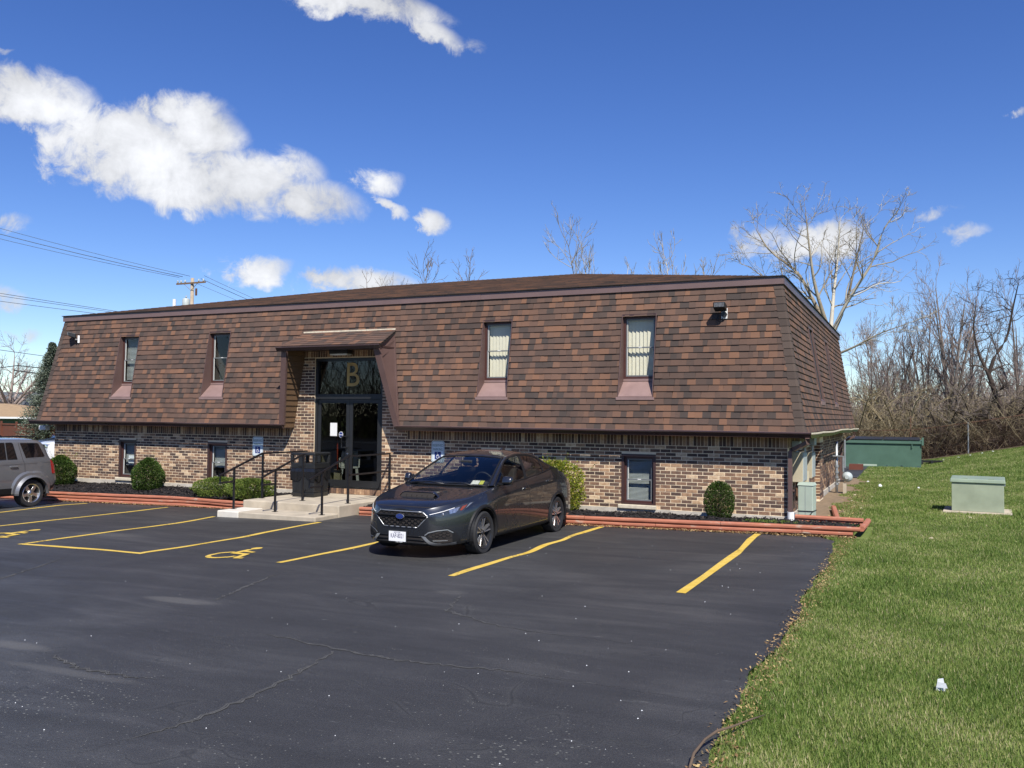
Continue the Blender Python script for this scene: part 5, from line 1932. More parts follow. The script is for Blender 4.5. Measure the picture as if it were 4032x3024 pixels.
c = MB()
c.tube([(-0.135, -0.125, 0.20), (0.135, -0.125, 0.205), (0.135, 0.125, 0.21), (-0.135, 0.125, 0.2), (-0.135, -0.125, 0.2)], 0.008, 5)
c.tube([(0.135, -0.128, 0.205), (0.05, -0.14, 0.1), (-0.08, -0.16, -0.02)], 0.006, 5)
c.build('cord', M['black'], t)

t = thing('gas_meter', 'grey gas meter with pipes at the far end of the side wall', 'gas meter', (-1.72, 23.6, 0.0))
MB().sphere((0.08, 0, 0.47), (0.13, 0.11, 0.13), 14, 8).build('meter_body', M['pale_grey'], t, smooth=True)
MB().lathe([(0.0, -0.13), (0.05, -0.13), (0.06, -0.10), (0.06, -0.07), (0.0, -0.07)], (0.08, 0, 0.47), 1, 16).build('dial', M['pale_grey'], t, smooth=30)
p = MB()
p.tube([(-0.18, 0.1, -0.12), (-0.18, 0.1, 1.35)], 0.035, 8)
p.build('riser', M['steel'], t, smooth=True)
p = MB()
p.tube([(-0.02, 0, 0.60), (-0.02, 0, 0.98), (-0.26, 0.05, 0.98)], 0.028, 8)
p.tube([(0.02, 0, 0.7), (0.02, 0, 1.4)], 0.026, 8)
p.tube([(-0.18, 0.1, 0.36), (0.0, 0.02, 0.36)], 0.026, 8)
for z in (0.25, 0.42, 0.55, 0.7):
    p.lathe([(0.0, 0), (0.05, 0), (0.05, 0.05), (0.0, 0.05)], (-0.18, 0.1, z), 2, 8)
p.build('pipework', M['steel'], t, smooth=30)
p = MB()
p.box(-0.02, 0.06, -0.05, 0.05, -0.1, 0.32)
p.build('regulator_stand', M['concrete'], t)

# ------------------------------------------------------------------ transformer on the lawn
gx, gy = 1.045, 19.7
t = thing('transformer_cabinet', 'squat faded green transformer cabinet standing on the lawn', 'transformer', (gx, gy, ground(gx, gy)), math.radians(-4))
MB().box(-0.62, 0.60, -0.10, 0.95, -0.1, 0.035).build('pad', M['concrete'], t, bevel=0.015)
MB().hexa([(-0.46, 0, 0.035), (0.46, 0, 0.035), (0.46, 0.80, 0.035), (-0.46, 0.80, 0.035), (-0.46, -0.005, 0.60), (0.46, -0.005, 0.60), (0.46, 0.80, 0.60), (-0.46, 0.80, 0.60)]).build('case', M['xfmr'], t, bevel=0.008)
MB().hexa([(-0.49, -0.035, 0.605), (0.49, -0.035, 0.605), (0.49, 0.83, 0.605), (-0.49, 0.83, 0.605), (-0.48, -0.02, 0.675), (0.48, -0.02, 0.675), (0.48, 0.80, 0.70), (-0.48, 0.80, 0.70)]).build('lid', M['xfmr_lid'], t, bevel=0.012)
for x in (-0.22, 0.24):
    MB().box(x - 0.05, x + 0.05, 0.03, 0.07, 0.678, 0.69).build('lifting_lug', M['xfmr_lid'], t)
MB().box(0.46, 0.485, 0.0, 0.03, 0.56, 0.60).build('latch', M['steel'], t)

# ------------------------------------------------------------------ dumpster and what lies round it
t = thing('dumpster', 'long green steel dumpster with black lids at the back of the lawn', 'dumpster', (-1.25, 36.0, 0.10))
d = MB()
d.hexa([(-1.32, 0, 0), (1.32, 0, 0), (1.32, 1.7, 0), (-1.32, 1.7, 0), (-1.34, -0.05, 0.98), (1.34, -0.05, 0.98), (1.34, 1.75, 0.98), (-1.34, 1.75, 0.98)])
d.build('hull', M['dumpster'], t)
d = MB()
d.box(-1.37, 1.37, -0.10, -0.04, 0.93, 1.01)
d.box(-1.37, 1.37, -0.08, 1.78, 1.01, 1.05)
d.box(1.34, 1.41, -0.12, 0.0, 0.88, 1.17)
d.box(1.0, 1.03, -0.09, -0.02, 0.78, 0.93)
d.box(-1.37, 1.37, -0.03, 0.0, 0.0, 0.07)
d.build('rim', M['dumpster'], t)
d = MB()
d.box(0.15, 0.155, -0.012, -0.002, 0.02, 0.12)
for a, b in ((-1.3, 0.0), (0.03, 1.28)):
    MB().hexa([(a, -0.1, 1.055), (b, -0.1, 1.055), (b, 1.75, 1.12), (a, 1.75, 1.12), (a, -0.1, 1.085), (b, -0.1, 1.085), (b, 1.75, 1.15), (a, 1.75, 1.15)]).build('lid', M['plastic'], t)
MB().box(-0.86, -0.2, -0.02, -0.005, 0.005, 0.13).build('repair_plate', M['pale_green'], t)
mb = MB()
rg = random.Random(8)
for k in range(34):
    x = rg.uniform(0.0, 1.25)
    mb.box(x, x + rg.uniform(0.01, 0.07), -0.012, -0.003, 0.01, 0.01 + rg.uniform(0.02, 0.1))
mb.build('scraped_patches', plain('scraped_blue_primer', (0.02, 0.035, 0.11), 0.7), t, kind='stuff')
t = thing('brown_crate', 'red-brown box on the dark drive in front of the dumpster', 'box', (-2.06, 34.0, 0.09))
MB().box(-0.23, 0.23, -0.2, 0.2, 0.03, 0.22).build('case', M['redwood'], t)
MB().box(-0.25, 0.25, -0.22, 0.22, 0.0, 0.03).build('skid', M['rust'], t)
t = thing('pallet', 'black pallet lying on the grass beside the dumpster', 'pallet', (0.42, 38.0, ground(0.42, 38.0)), 0.12)
for k in range(6):
    MB().box(-0.38, 0.38, -0.3 + k * 0.12, -0.22 + k * 0.12, 0.13 - 0.02 * k, 0.15 - 0.02 * k).build('slat', M['plastic'], t)
for x in (-0.36, 0.0, 0.34):
    MB().hexa([(x - 0.04, -0.3, 0.0), (x + 0.04, -0.3, 0.0), (x + 0.04, 0.38, 0.0), (x - 0.04, 0.38, 0.0), (x - 0.04, -0.3, 0.13), (x + 0.04, -0.3, 0.13), (x + 0.04, 0.38, 0.02), (x - 0.04, 0.38, 0.02)]).build('bearer', M['plastic'], t)

# chain-link fence in front of the brush
t = thing('chain_link_fence', 'rusty chain-link fence half lost in the bare brush', 'fence')
FY = 42.0
fxs = [-9.0, -6.1, -3.2, -0.33, 1.9, 4.6, 7.4, 10.2]
for x in fxs:
    z = ground(x, FY)
    MB().tube([(x, FY, z - 0.1), (x, FY, z + (1.95 if abs(x + 0.33) < 0.1 else 1.35))], 0.03, 6).build('post', M['steel' if x > 0 else 'rust'], t)
for a, b in zip(fxs[:-1], fxs[1:]):
    MB().tube([(a, FY, ground(a, FY) + 1.33), ((a + b) / 2, FY, (ground(a, FY) + ground(b, FY)) / 2 + 1.31), (b, FY, ground(b, FY) + 1.33)], 0.02, 5).build('top_rail', M['rust'], t)
nw = 300
V, Fc = [], []
for s in (-1, 1):
    for i in range(nw):
        x = -9 + 19.2 * i / nw
        x2 = x + s * 1.25
        if not (-9 <= x2 <= 10.2):
            continue
        z0, z1 = ground(x, FY) + 0.03, ground(x2, FY) + 1.3
        o = len(V)
        V += [(x, FY, z0), (x + 0.003, FY, z0), (x2 + 0.003, FY, z1), (x2, FY, z1)]
        Fc.append((o, o + 1, o + 2, o + 3))
np_object('mesh', np.array(V), np.array(Fc), M['rust'], t, kind='stuff')

# ------------------------------------------------------------------ litter on the grass
def paper_scrap(name, label, cat, x, y, sx, sy, h, mat, group=None, seed=0):
    rg = random.Random(seed)
    m = MB()
    n = 8
    sx, sy, h = sx * 0.5, sy * 0.5, h * 0.42
    ring = [(sx * math.cos(2 * PI * k / n) * rg.uniform(0.7, 1.1), sy * math.sin(2 * PI * k / n) * rg.uniform(0.7, 1.1), h * rg.uniform(0.05, 0.45)) for k in range(n)]
    low = [(p[0] * 0.95, p[1] * 0.95, -0.03) for p in ring]
    top = [(p[0] * 0.5 + rg.uniform(-0.2, 0.2) * sx, p[1] * 0.5, h * rg.uniform(0.75, 1.0)) for p in ring]
    o = len(m.v)
    m.v += low + ring + top
    for b in (0, n):
        for k in range(n):
            m.face((b + k, b + (k + 1) % n, b + n + (k + 1) % n, b + n + k))
    m.face(tuple(range(2 * n, 3 * n)))
    ob = m.build(name, mat)
    ob.location = (x, y, ground(x, y))
    return tag(ob, label, cat, group)


LG = 'scraps of white litter scattered over the lawn'
for i, (x, y, sx, sy, h, lab) in enumerate([
        (-0.97, 26.0, 0.12, 0.12, 0.20, 'largest pale blue-white plastic scrap on the grass behind the corner'),
        (-1.36, 27.8, 0.09, 0.06, 0.11, 'pale plastic scrap on the grass nearest the gas meter'),
        (-0.02, 25.9, 0.07, 0.06, 0.12, 'white paper scrap in mid-lawn between the wall and the transformer'),
        (-1.42, 23.0, 0.10, 0.05, 0.09, 'cream scrap on the bare strip under the gas meter'),
        (-1.02, 22.7, 0.06, 0.05, 0.07, 'cream scrap on the grass beside the bare strip'),
        (-1.40, 21.5, 0.08, 0.05, 0.06, 'flat pale scrap nearest the side wall'),
        (-1.11, 19.8, 0.06, 0.05, 0.06, 'small pale scrap closest to the timber corner'),
        (0.87, 18.8, 0.07, 0.05, 0.07, 'crumpled pale scrap just before the transformer pad')]):
    paper_scrap('litter_scrap', lab, 'litter', x, y, sx, sy, h, M['litter'] if i < 3 else M['stone'], LG, i)
for i, (x, y) in enumerate([(0.39, 39.5), (1.9, 40.4), (2.35, 40.8), (1.45, 40.0), (2.75, 41.0), (0.9, 39.6)]):
    o = paper_scrap('litter_scrap', ('white scrap', 'second white scrap', 'third white scrap', 'fourth white scrap', 'fifth white scrap', 'sixth white scrap')[sorted([0.39, 0.9, 1.45, 1.9, 2.35, 2.75]).index(x)] + ' along the fence foot, counting from the pallet', 'litter', x, y, 0.09, 0.07, 0.10, M['litter'], 'scraps of litter along the fence foot', 20 + i)
paper_scrap('stone', 'flat tan stone lying in the grass in front of the timber corner', 'stone', 0.16, 15.3, 0.09, 0.06, 0.05, M['stone'], None, 40)
f = MB()
f.hexa([(-0.03, 0, 0), (0.03, 0, 0), (0.03, 0.012, 0), (-0.03, 0.012, 0), (-0.02, 0.0, 0.075), (0.015, 0.0, 0.085), (0.015, 0.012, 0.085), (-0.02, 0.012, 0.075)])
f.quad((-0.03, 0, 0.02), (0.04, -0.03, 0.03), (0.03, -0.02, 0.06), (-0.02, 0, 0.06))
o = f.build('paper_scrap', M['litter'])
o.location = (0.125, 6.72, ground(0.1, 6.7) + 0.01)
tag(o, 'grey-white folded scrap upright in the near grass', 'litter')
tw = MB()
tw.tube([(-1.10, 4.62, 0.08), (-1.12, 4.80, 0.09), (-1.10, 4.98, 0.11), (-1.06, 5.12, 0.12), (-1.0, 5.22, 0.12), (-0.93, 5.42, 0.11), (-0.87, 5.58, 0.10)], [0.007, 0.009, 0.008, 0.009, 0.007, 0.006, 0.003], 6)
tag(tw.build('twig', M['stem'], smooth=True), 'bent brown twig across the edge between asphalt and grass', 'twig')
# pale grit on the asphalt
r = np.random.default_rng(12)
n = 120
px, py = r.uniform(-9, -1.2, n), 3.5 + 10 * r.random(n) ** 1.2
pz = np_ground(px, py)
s = r.uniform(0.0025, 0.006, n)
octa = np.array([(1, 0, 0), (0, 1, 0), (-1, 0, 0), (0, -1, 0), (0, 0, 1)], float)
V = (octa[None] * s[:, None, None] * np.array([1, 1, 0.9]) + np.stack([px, py, pz], 1)[:, None]).reshape(-1, 3)
fb = np.array([(0, 1, 4), (1, 2, 4), (2, 3, 4), (3, 0, 4)])
np_object('grit', V, (fb[None] + (np.arange(n) * 5)[:, None, None]).reshape(-1, 3), M['litter'], kind='stuff')
# ------------------------------------------------------------------ cars
def crs(P, n):
    """Catmull-Rom samples through points, n per span"""
    P = [np.array(p, float) for p in P]
    P = [2 * P[0] - P[1]] + P + [2 * P[-1] - P[-2]]
    out = []
    for i in range(1, len(P) - 2):
        for k in range(n):
            t = k / n
            a, b, c, d = P[i - 1], P[i], P[i + 1], P[i + 2]
            out.append(0.5 * ((2 * b) + (-a + c) * t + (2 * a - 5 * b + 4 * c - d) * t * t + (-a + 3 * b - 3 * c + d) * t ** 3))
    out.append(P[-2])
    return np.array(out)


def loft(root, rings, mats, matfn, arches, name='body', crease=()):
    """rings: (y, [(x, z) from bottom centre round to top centre]); mirrored, smoothed, wheel arches cut out"""
    mb = MB()
    n = len(rings[0][1])
    full = []
    for y, pts in rings:
        ring = [(x, y, z) for x, z in pts] + [(-x, y, z) for x, z in pts[-2:0:-1]]
        full.append([len(mb.v) + i for i in range(len(ring))])
        mb.v += ring
    m = len(full[0])
    for j in range(len(full) - 1):
        for i in range(m):
            k = (i + 1) % m
            half_i = i if i < n - 1 else (m - 1 - i)
            mb.mat(matfn(j, half_i))
            mb.face((full[j][i], full[j][k], full[j + 1][k], full[j + 1][i]))
    mb.mat(0)
    for ring, flip in ((full[0], False), (full[-1], True)):
        for i in range(n - 1):
            l0 = (m - i) % m
            l1 = m - i - 1
            q = [ring[i], ring[l0], ring[l1], ring[i + 1]] if i else [ring[0], ring[m - 1], ring[1]]
            if i == n - 2:
                q = [ring[i], ring[l0], ring[n - 1]]
            mb.face(q[::-1] if flip else q)
    me = mb.mesh('body', mats, True)
    if crease:
        ca = me.attributes.new('crease_edge', 'FLOAT', 'EDGE')
        idx = {full[j][i]: (j, i if i < n else m - i) for j in range(len(full)) for i in range(m)}
        vals = np.zeros(len(me.edges), dtype=np.float32)
        for e in me.edges:
            a, b = idx[e.vertices[0]], idx[e.vertices[1]]
            if a[1] == b[1] and a[1] in crease and abs(a[0] - b[0]) == 1:
                vals[e.index] = crease[a[1]]
        ca.data.foreach_set('value', vals)
    tmp = bpy.data.objects.new('body_tmp', me)
    COL.objects.link(tmp)
    ss = tmp.modifiers.new('s', 'SUBSURF')
    ss.levels = ss.render_levels = 3
    cutters = []
    for (y, z, r) in arches:
        for s in (-1, 1):
            c = MB()
            prof = [(0.0, 0.52), (r, 0.52), (r, 1.2), (0.0, 1.2)]
            c.lathe([(p[0], p[1] * s) for p in prof], (0, y, z), 0, 40)
            cm = c.mesh('cut', [M['underlay']])
            bm = bmesh.new()
            bm.from_mesh(cm)
            bmesh.ops.remove_doubles(bm, verts=bm.verts, dist=1e-5)
            bmesh.ops.recalc_face_normals(bm, faces=bm.faces)
            bm.to_mesh(cm)
            bm.free()
            co = bpy.data.objects.new('cut_tmp', cm)
            COL.objects.link(co)
            cutters.append(co)
            bo = tmp.modifiers.new('b', 'BOOLEAN')
            bo.operation = 'DIFFERENCE'
            bo.object = co
            bo.solver = 'EXACT'
            try:
                bo.material_mode = 'TRANSFER'
            except Exception:
                pass
    dg = bpy.context.evaluated_depsgraph_get()
    out = bpy.data.meshes.new_from_object(tmp.evaluated_get(dg))
    for o in cutters + [tmp]:
        bpy.data.objects.remove(o)
    out.polygons.foreach_set('use_smooth', [True] * len(out.polygons))
    out.set_sharp_from_angle(angle=math.radians(38))
    ob = bpy.data.objects.new(name, out)
    COL.objects.link(ob)
    ob.parent = root
    bm = bmesh.new()
    bm.from_mesh(out)
    bvh = BVHTree.FromBMesh(bm)
    bm.free()
    return ob, bvh


class Proj:
    """drops 2-D outlines onto a car's skin, from the front, the side or above"""
    def __init__(self, bvh):
        self.b = bvh

    def front(self, x, z):
        h = self.b.ray_cast(Vector((x, -3, z)), Vector((0, 1, 0)))
        p = h[0] if h[0] else self.b.find_nearest(Vector((x, 0.1, z)))[0]
        return Vector((x, p.y, z)), Vector((0, -1, 0))

    def side(self, s):
        def f(y, z):
            h = self.b.ray_cast(Vector((3 * s, y, z)), Vector((-s, 0, 0)))
            p = h[0] if h[0] and h[0].x * s > 0.4 else self.b.find_nearest(Vector((0.9 * s, y, z)))[0]
            return Vector((p.x, y, z)), Vector((s, 0, 0))
        return f

    def top(self, x, y):
        h = self.b.ray_cast(Vector((x, y, 4)), Vector((0, 0, -1)))
        p = h[0] if h[0] else self.b.find_nearest(Vector((x, y, 0.9)))[0]
        return Vector((x, y, p.z)), Vector((0, 0, 1))


def patch(parent, name, poly, proj, off, mat, cuts=3, skirt=0.02, smooth=True):
    bm = bmesh.new()
    vs = [bm.verts.new((p[0], p[1], 0)) for p in poly]
    f = bm.faces.new(vs)
    bmesh.ops.triangulate(bm, faces=[f])
    for _ in range(cuts):
        long_e = [e for e in bm.edges if e.calc_length() > 0.035]
        if not long_e:
            break
        bmesh.ops.subdivide_edges(bm, edges=long_e, cuts=1, use_grid_fill=True)
        bmesh.ops.triangulate(bm, faces=bm.faces[:])
    base = {}
    for v in bm.verts:
        p, n = proj(v.co.x, v.co.y)
        base[v] = (p, n)
    edges = [e for e in bm.edges if len(e.link_faces) == 1]
    bot = {}
    for e in edges:
        for v in e.verts:
            if v not in bot:
                p, n = base[v]
                bot[v] = bm.verts.new(p - n * skirt)
    for v, (p, n) in base.items():
        v.co = p + n * off
    for e in edges:
        a, b = e.verts
        try:
            bm.faces.new((a, b, bot[b], bot[a]))
        except ValueError:
            pass
    bmesh.ops.recalc_face_normals(bm, faces=bm.faces[:])
    me = bpy.data.meshes.new(name)
    bm.to_mesh(me)
    bm.free()
    me.materials.append(mat)
    if smooth:
        me.polygons.foreach_set('use_smooth', [True] * len(me.polygons))
        me.set_sharp_from_angle(angle=math.radians(40))
    o = bpy.data.objects.new(name, me)
    COL.objects.link(o)
    o.parent = parent
    return o


def ribbon(mb, pts, proj, w, off):
    """a narrow strip following the skin"""
    P = []
    for a, b in zip(pts[:-1], pts[1:]):
        n = max(2, int(math.hypot(b[0] - a[0], b[1] - a[1]) / 0.05))
        for i in range(n):
            P.append((a[0] + (b[0] - a[0]) * i / n, a[1] + (b[1] - a[1]) * i / n))
    P.append(pts[-1])
    pr = None
    for i, p in enumerate(P):
        q = P[min(i + 1, len(P) - 1)]
        q0 = P[max(i - 1, 0)]
        dx, dy = q[0] - q0[0], q[1] - q0[1]
        l = math.hypot(dx, dy) or 1
        nx, ny = -dy / l * w / 2, dx / l * w / 2
        c = []
        for s in (-1, 1):
            pp, nn = proj(p[0] + s * nx, p[1] + s * ny)
            c.append(pp + nn * off)
        if pr:
            mb.quad(pr[0], pr[1], c[1], c[0])
        pr = c


def wheel(root, x, y, r, style, tyre_w=0.21):
    s = 1 if x > 0 else -1
    w = MB()
    h = tyre_w / 2
    rr = r * (0.765 if style == 'twin' else 0.70)
    prof = [(rr, -h * 0.9), (rr + 0.03, -h), (r * 0.93, -h), (r * 0.99, -h * 0.8), (r, 0), (r * 0.99, h * 0.8), (r * 0.93, h), (rr + 0.03, h), (rr, h * 0.9)]
    w.lathe(prof, (0, 0, 0), 0, 44, close=True)
    e = bpy.data.objects.new('wheel', None)
    COL.objects.link(e)
    e.empty_display_size = 0.1
    e.parent = root
    e.location = (x, y, r)
    if s < 0:
        e.rotation_euler = (0, 0, PI)
    w.build('tyre', M['rubber'], e, smooth=35)
    b = MB()
    b.lathe([(rr, h * 0.9), (rr - 0.006, h * 0.96), (rr - 0.022, h * 0.88), (rr - 0.03, 0.0), (rr - 0.03, -h * 0.7)], (0, 0, 0), 0, 40)
    if style == 'twin':
        b.build('rim', M['rim_dark'], e, smooth=35)
        MB().lathe([(0.0, 0.0), (rr * 0.72, 0.0), (rr * 0.72, -0.02), (0.0, -0.02)], (0.01, 0, 0), 0, 28).build('brake_disc', M['steel'], e, smooth=30)
        for k in range(5):
            for j, da in enumerate((-11, 11)):
                a = math.radians(72 * k + 90 + da)
                for q, (mt, o0, o1) in enumerate(((M['rim_bright'], -0.4, 0.6), (M['rim_dark'], 0.6, 1.9))):
                    ca, sa = math.cos(a), math.sin(a)
                    sg = 1 if j == 0 else -1
                    wd = 0.020
                    def P(rad, off, xx):
                        o_ = off * sg * wd
                        return (xx, ca * rad - sa * o_, sa * rad + ca * o_)
                    xf = 0.085 if q == 0 else 0.078
                    p = MB()
                    p.hexa([P(0.035, o0 * 0.6, 0.03), P(0.035, o1 * 0.6, 0.03), P(rr - 0.012, o1 * 1.15, 0.04), P(rr - 0.012, o0 * 1.15, 0.04),
                            P(0.035, o0 * 0.6, xf - 0.01), P(0.035, o1 * 0.6, xf - 0.01), P(rr - 0.012, o1 * 1.15, xf + 0.005), P(rr - 0.012, o0 * 1.15, xf + 0.005)])
                    p.build('spoke', mt, e)
        MB().lathe([(0.0, 0.09), (0.028, 0.086), (0.034, 0.07), (0.034, 0.02)], (0, 0, 0), 0, 16).build('hub_cap', M['rim_dark'], e, smooth=40)
    else:
        b.build('rim', M['chrome'], e, smooth=35)
        MB().lathe([(0.0, 0.0), (rr * 0.9, 0.0), (rr * 0.9, -0.02), (0.0, -0.02)], (0.02, 0, 0), 0, 28).build('drum', M['underlay'], e)
        for k in range(5):
            a = math.radians(72 * k + 54)
            ca, sa = math.cos(a), math.sin(a)
            def P(rad, off, xx):
                return (xx, ca * rad - sa * off, sa * rad + ca * off)
            p = MB()
            p.hexa([P(0.05, -0.035, 0.03), P(0.05, 0.035, 0.03), P(rr - 0.012, 0.052, 0.03), P(rr - 0.012, -0.052, 0.03),
                    P(0.05, -0.03, 0.075), P(0.05, 0.03, 0.075), P(rr - 0.012, 0.04, 0.07), P(rr - 0.012, -0.04, 0.07)])
            p.build('spoke', M['chrome'], e, bevel=0.006)
        MB().lathe([(0.0, 0.10), (0.05, 0.095), (0.075, 0.075), (0.085, 0.05), (0.085, 0.03)], (0, 0, 0), 0, 20).build('hub_cap', M['chrome'], e, smooth=40)
        nb = MB()
        for k in range(5):
            a = math.radians(72 * k + 90)
            nb.lathe([(0, 0.092), (0.012, 0.09), (0.012, 0.07)], (0, 0.058 * math.cos(a), 0.058 * math.sin(a)), 0, 8)
        nb.build('wheel_nuts', M['rim_dark'], e)
    return e


def arch_trim(root, prj, y, z, r0, r1, mat, name='arch_trim', a0=-20, a1=200, off=0.018, sq=1.0):
    for s in (1, -1):
        pf = prj.side(s)
        m = MB()
        n = 34
        rings = []
        for i in range(n + 1):
            a = math.radians(a0 + (a1 - a0) * i / n)
            ring = []
            for k, rad in enumerate((r0, r0 + (r1 - r0) * 0.33, r0 + (r1 - r0) * 0.7, r1)):
                e = 1.0 if k < 1 else (1 + (sq - 1) * abs(math.sin(2 * a)) * (rad - r0) / (r1 - r0))
                p, nn = pf(y + rad * e * math.cos(a), max(0.165, z + rad * e * math.sin(a)))
                if abs(p.x) < 0.6:
                    p.x = s * 0.86
                ring.append(p + nn * (off if k < 3 else -0.002))
            x_in = ring[0].copy()
            x_in.x = s * (abs(x_in.x) - 0.09)
            rings.append([x_in] + ring)
        for u, v in zip(rings[:-1], rings[1:]):
            for k in range(4):
                q = (u[k], u[k + 1], v[k + 1], v[k])
                m.quad(*(q if s < 0 else q[::-1]))
        m.build(name, mat, root, smooth=40)


def sedan(loc, rz, label, body_mat, group=None, detail=True):
    C = thing('sedan', label, 'car', loc, rz, group)
    S = [  # y, zb, wb, wl, wm, wc, ws, zs, zc
        (0.00, .235, .33, .36, .37, .36, .30, .655, .680), (0.03, .19, .42, .455, .47, .45, .40, .680, .712), (0.10, .172, .52, .56, .57, .55, .50, .708, .745),
        (0.20, .165, .61, .655, .665, .645, .59, .734, .774), (0.35, .16, .70, .755, .768, .75, .69, .760, .800), (0.55, .16, .77, .835, .852, .83, .755, .793, .825),
        (0.85, .165, .81, .872, .893, .88, .795, .838, .866), (1.10, .165, .82, .878, .90, .89, .81, .882, .912), (1.26, .165, .82, .88, .90, .893, .815, .908, .930)]
    T = [(1.40, .818, .925), (1.85, .818, .95), (2.34, .815, .972), (2.85, .80, 1.005), (3.25, .78, 1.035), (3.48, .76, 1.060)]
    R = [(3.62, .165, .82, .88, .895, .885, .742, 1.060, 1.072), (3.95, .17, .81, .87, .88, .868, .715, 1.025, 1.055), (4.22, .20, .77, .835, .845, .83, .69, .975, 1.015),
         (4.36, .23, .73, .79, .80, .785, .665, .945, .99), (4.42, .26, .68, .74, .755, .74, .62, .87, .90), (4.46, .30, .60, .66, .68, .66, .54, .77, .80)]
    rings = []
    def ring(y, zb, wb, wl, wm, wc, ws, zs, zc):
        z2 = zb + 0.07
        h = zs - z2
        return (y, [(0, zb), (wb, zb), (wl, z2), (wm, z2 + h * 0.42), (wc, z2 + h * 0.78), (ws + 0.025, zs - 0.035), (ws, zs), (ws - 0.08, zs + (zc - zs) * 0.45), (ws * 0.55, zc - 0.004), (ws * 0.28, zc), (0, zc)])
    for q in S:
        rings.append(ring(*q))
    for (y, ws, zs) in T:
        zb, wb, wl, wm, wc = .165, .82, .88, .90, .893
        z2 = zb + .07
        h = zs - z2
        rings.append((y, [(0, zb), (wb, zb), (wl, z2), (wm, z2 + h * .42), (wc, z2 + h * .78), (ws + .03, zs - .035), (ws, zs), (ws - .05, zs - .01), (ws - .09, .70), (ws * .4, .62), (0, .62)]))
    for q in R:
        rings.append(ring(*q))
    ns = len(S)
    def mf(j, i):
        return 1 if (ns - 1 <= j < ns + len(T) and i >= 7) else 0
    FW_, RW_ = 0.885, 3.565
    body, bvh = loft(C, rings, [body_mat, M['seat']], mf, [(FW_, .305, .345), (RW_, .305, .345)], crease={2: 0.5, 4: 0.35, 6: 0.55})
    pr = Proj(bvh)
    for y in (FW_, RW_):
        wheel(C, 0.775, y, 0.303, 'twin')
        wheel(C, -0.775, y, 0.303, 'twin')
        arch_trim(C, pr, y, .305, .343, .40, M['cladding'])
    # greenhouse
    EB = [(.812, 1.32, .918), (.82, 1.8, .948), (.818, 2.34, .975), (.798, 2.9, 1.018), (.768, 3.4, 1.066), (.742, 3.54, 1.10)]
    ET = [(.800, 1.325, .925), (.70, 1.68, 1.112), (.612, 2.02, 1.262), (.590, 2.32, 1.316), (.582, 2.62, 1.327), (.580, 3.0, 1.303), (.600, 3.32, 1.233), (.70, 3.54, 1.115), (.725, 3.95, 1.035)]
    E2 = [(.735, 1.25, .928), (.648, 1.63, 1.118), (.552, 2.06, 1.298), (.545, 2.35, 1.346), (.540, 2.65, 1.360), (.536, 3.0, 1.346), (.542, 3.25, 1.306), (.575, 3.62, 1.175), (.615, 3.95, 1.052)]
    b, t, e2 = crs(EB, 10), crs(ET, 8), crs(E2, 8)
    def at(P, u):
        d = np.concatenate([[0], np.cumsum(np.linalg.norm(np.diff(P, axis=0), axis=1))])
        return np.array([np.interp(u * d[-1], d, P[:, i]) for i in range(3)])
    tw = crs(ET[:8], 8)
    for s in (1, -1):
        f = lambda p: (p[0] * s, p[1], p[2])
        def side_panel(b0, b1, t0, t1, mat, name, inset=0.0, par=C):
            m = MB()
            def fn(u, v):
                p = at(b, b0 + (b1 - b0) * u)
                q = at(tw, t0 + (t1 - t0) * u)
                r = p + (q - p) * v
                r[0] += 0.02 * 4 * v * (1 - v) - inset
                return f(r)
            m.grid(fn, 10, 5)
            return m.build(name, mat, par, smooth=True)
        side_panel(0.0, 0.13, 0.0, 0.185, M['car_pane'], 'side_window')
        side_panel(0.135, 0.452, 0.195, 0.553, M['car_pane'], 'side_window')
        side_panel(0.492, 0.80, 0.585, 0.872, M['car_pane'], 'side_window')
        side_panel(0.815, 1.0, 0.885, 1.0, M['car_pane'], 'side_window')
        for (b0, b1, t0, t1) in ((0.127, 0.139, 0.182, 0.198), (0.450, 0.494, 0.551, 0.587), (0.797, 0.818, 0.869, 0.888)):
            side_panel(b0, b1, t0, t1, M['cladding'], 'pillar_trim', -0.004)
        m = MB()
        m.tube([f(p) for p in b], 0.011, 6)
        m.tube([f(p) for p in tw], 0.011, 6)
        m.build('window_seal', M['cladding'], C, smooth=True)
        m = MB()
        nn = len(t)
        for i in range(nn - 1):
            for k in range(3):
                P = lambda i_, k_: f(t[i_] + (e2[i_] - t[i_]) * (k_ / 3) + np.array([0.012 * math.sin(PI * k_ / 3), 0, 0.012 * math.sin(PI * k_ / 3)]))
                q = (P(i, k), P(i + 1, k), P(i + 1, k + 1), P(i, k + 1))
                m.quad(*(q if s < 0 else q[::-1]))
        # between the tail of the side glass and the deck
        for i in range(nn - 9, nn - 1):
            a_, b_ = t[i], t[i + 1]
            q = (f(a_), f(b_), f((b_[0] + 0.012, b_[1], b_[2] - 0.06)), f((a_[0] + 0.03, a_[1], a_[2] - 0.07)))
            m.quad(*(q if s > 0 else q[::-1]))
        m.build('roof_pillar', body_mat, C, smooth=True)
    def cross(i0, i1, by0, by1, bz0, bz1, mat, name, dz=0.0):
        m = MB()
        n = i1 - i0
        def fn(u, v):
            p = e2[int(round(i0 + n * v))]
            w = 2 * u - 1
            k = 1 - w * w
            return (p[0] * w, p[1] + (by0 + (by1 - by0) * v) * k, p[2] + (bz0 + (bz1 - bz0) * v) * k + dz)
        m.grid(fn, 18, n)
        return m.build(name, mat, C, smooth=True)
    cross(0, 16, -0.11, 0.02, 0.0, 0.02, M['car_pane'], 'windscreen')
    cross(48, 64, 0.0, 0.07, 0.02, 0.01, M['car_pane'], 'rear_window')
    m = MB()
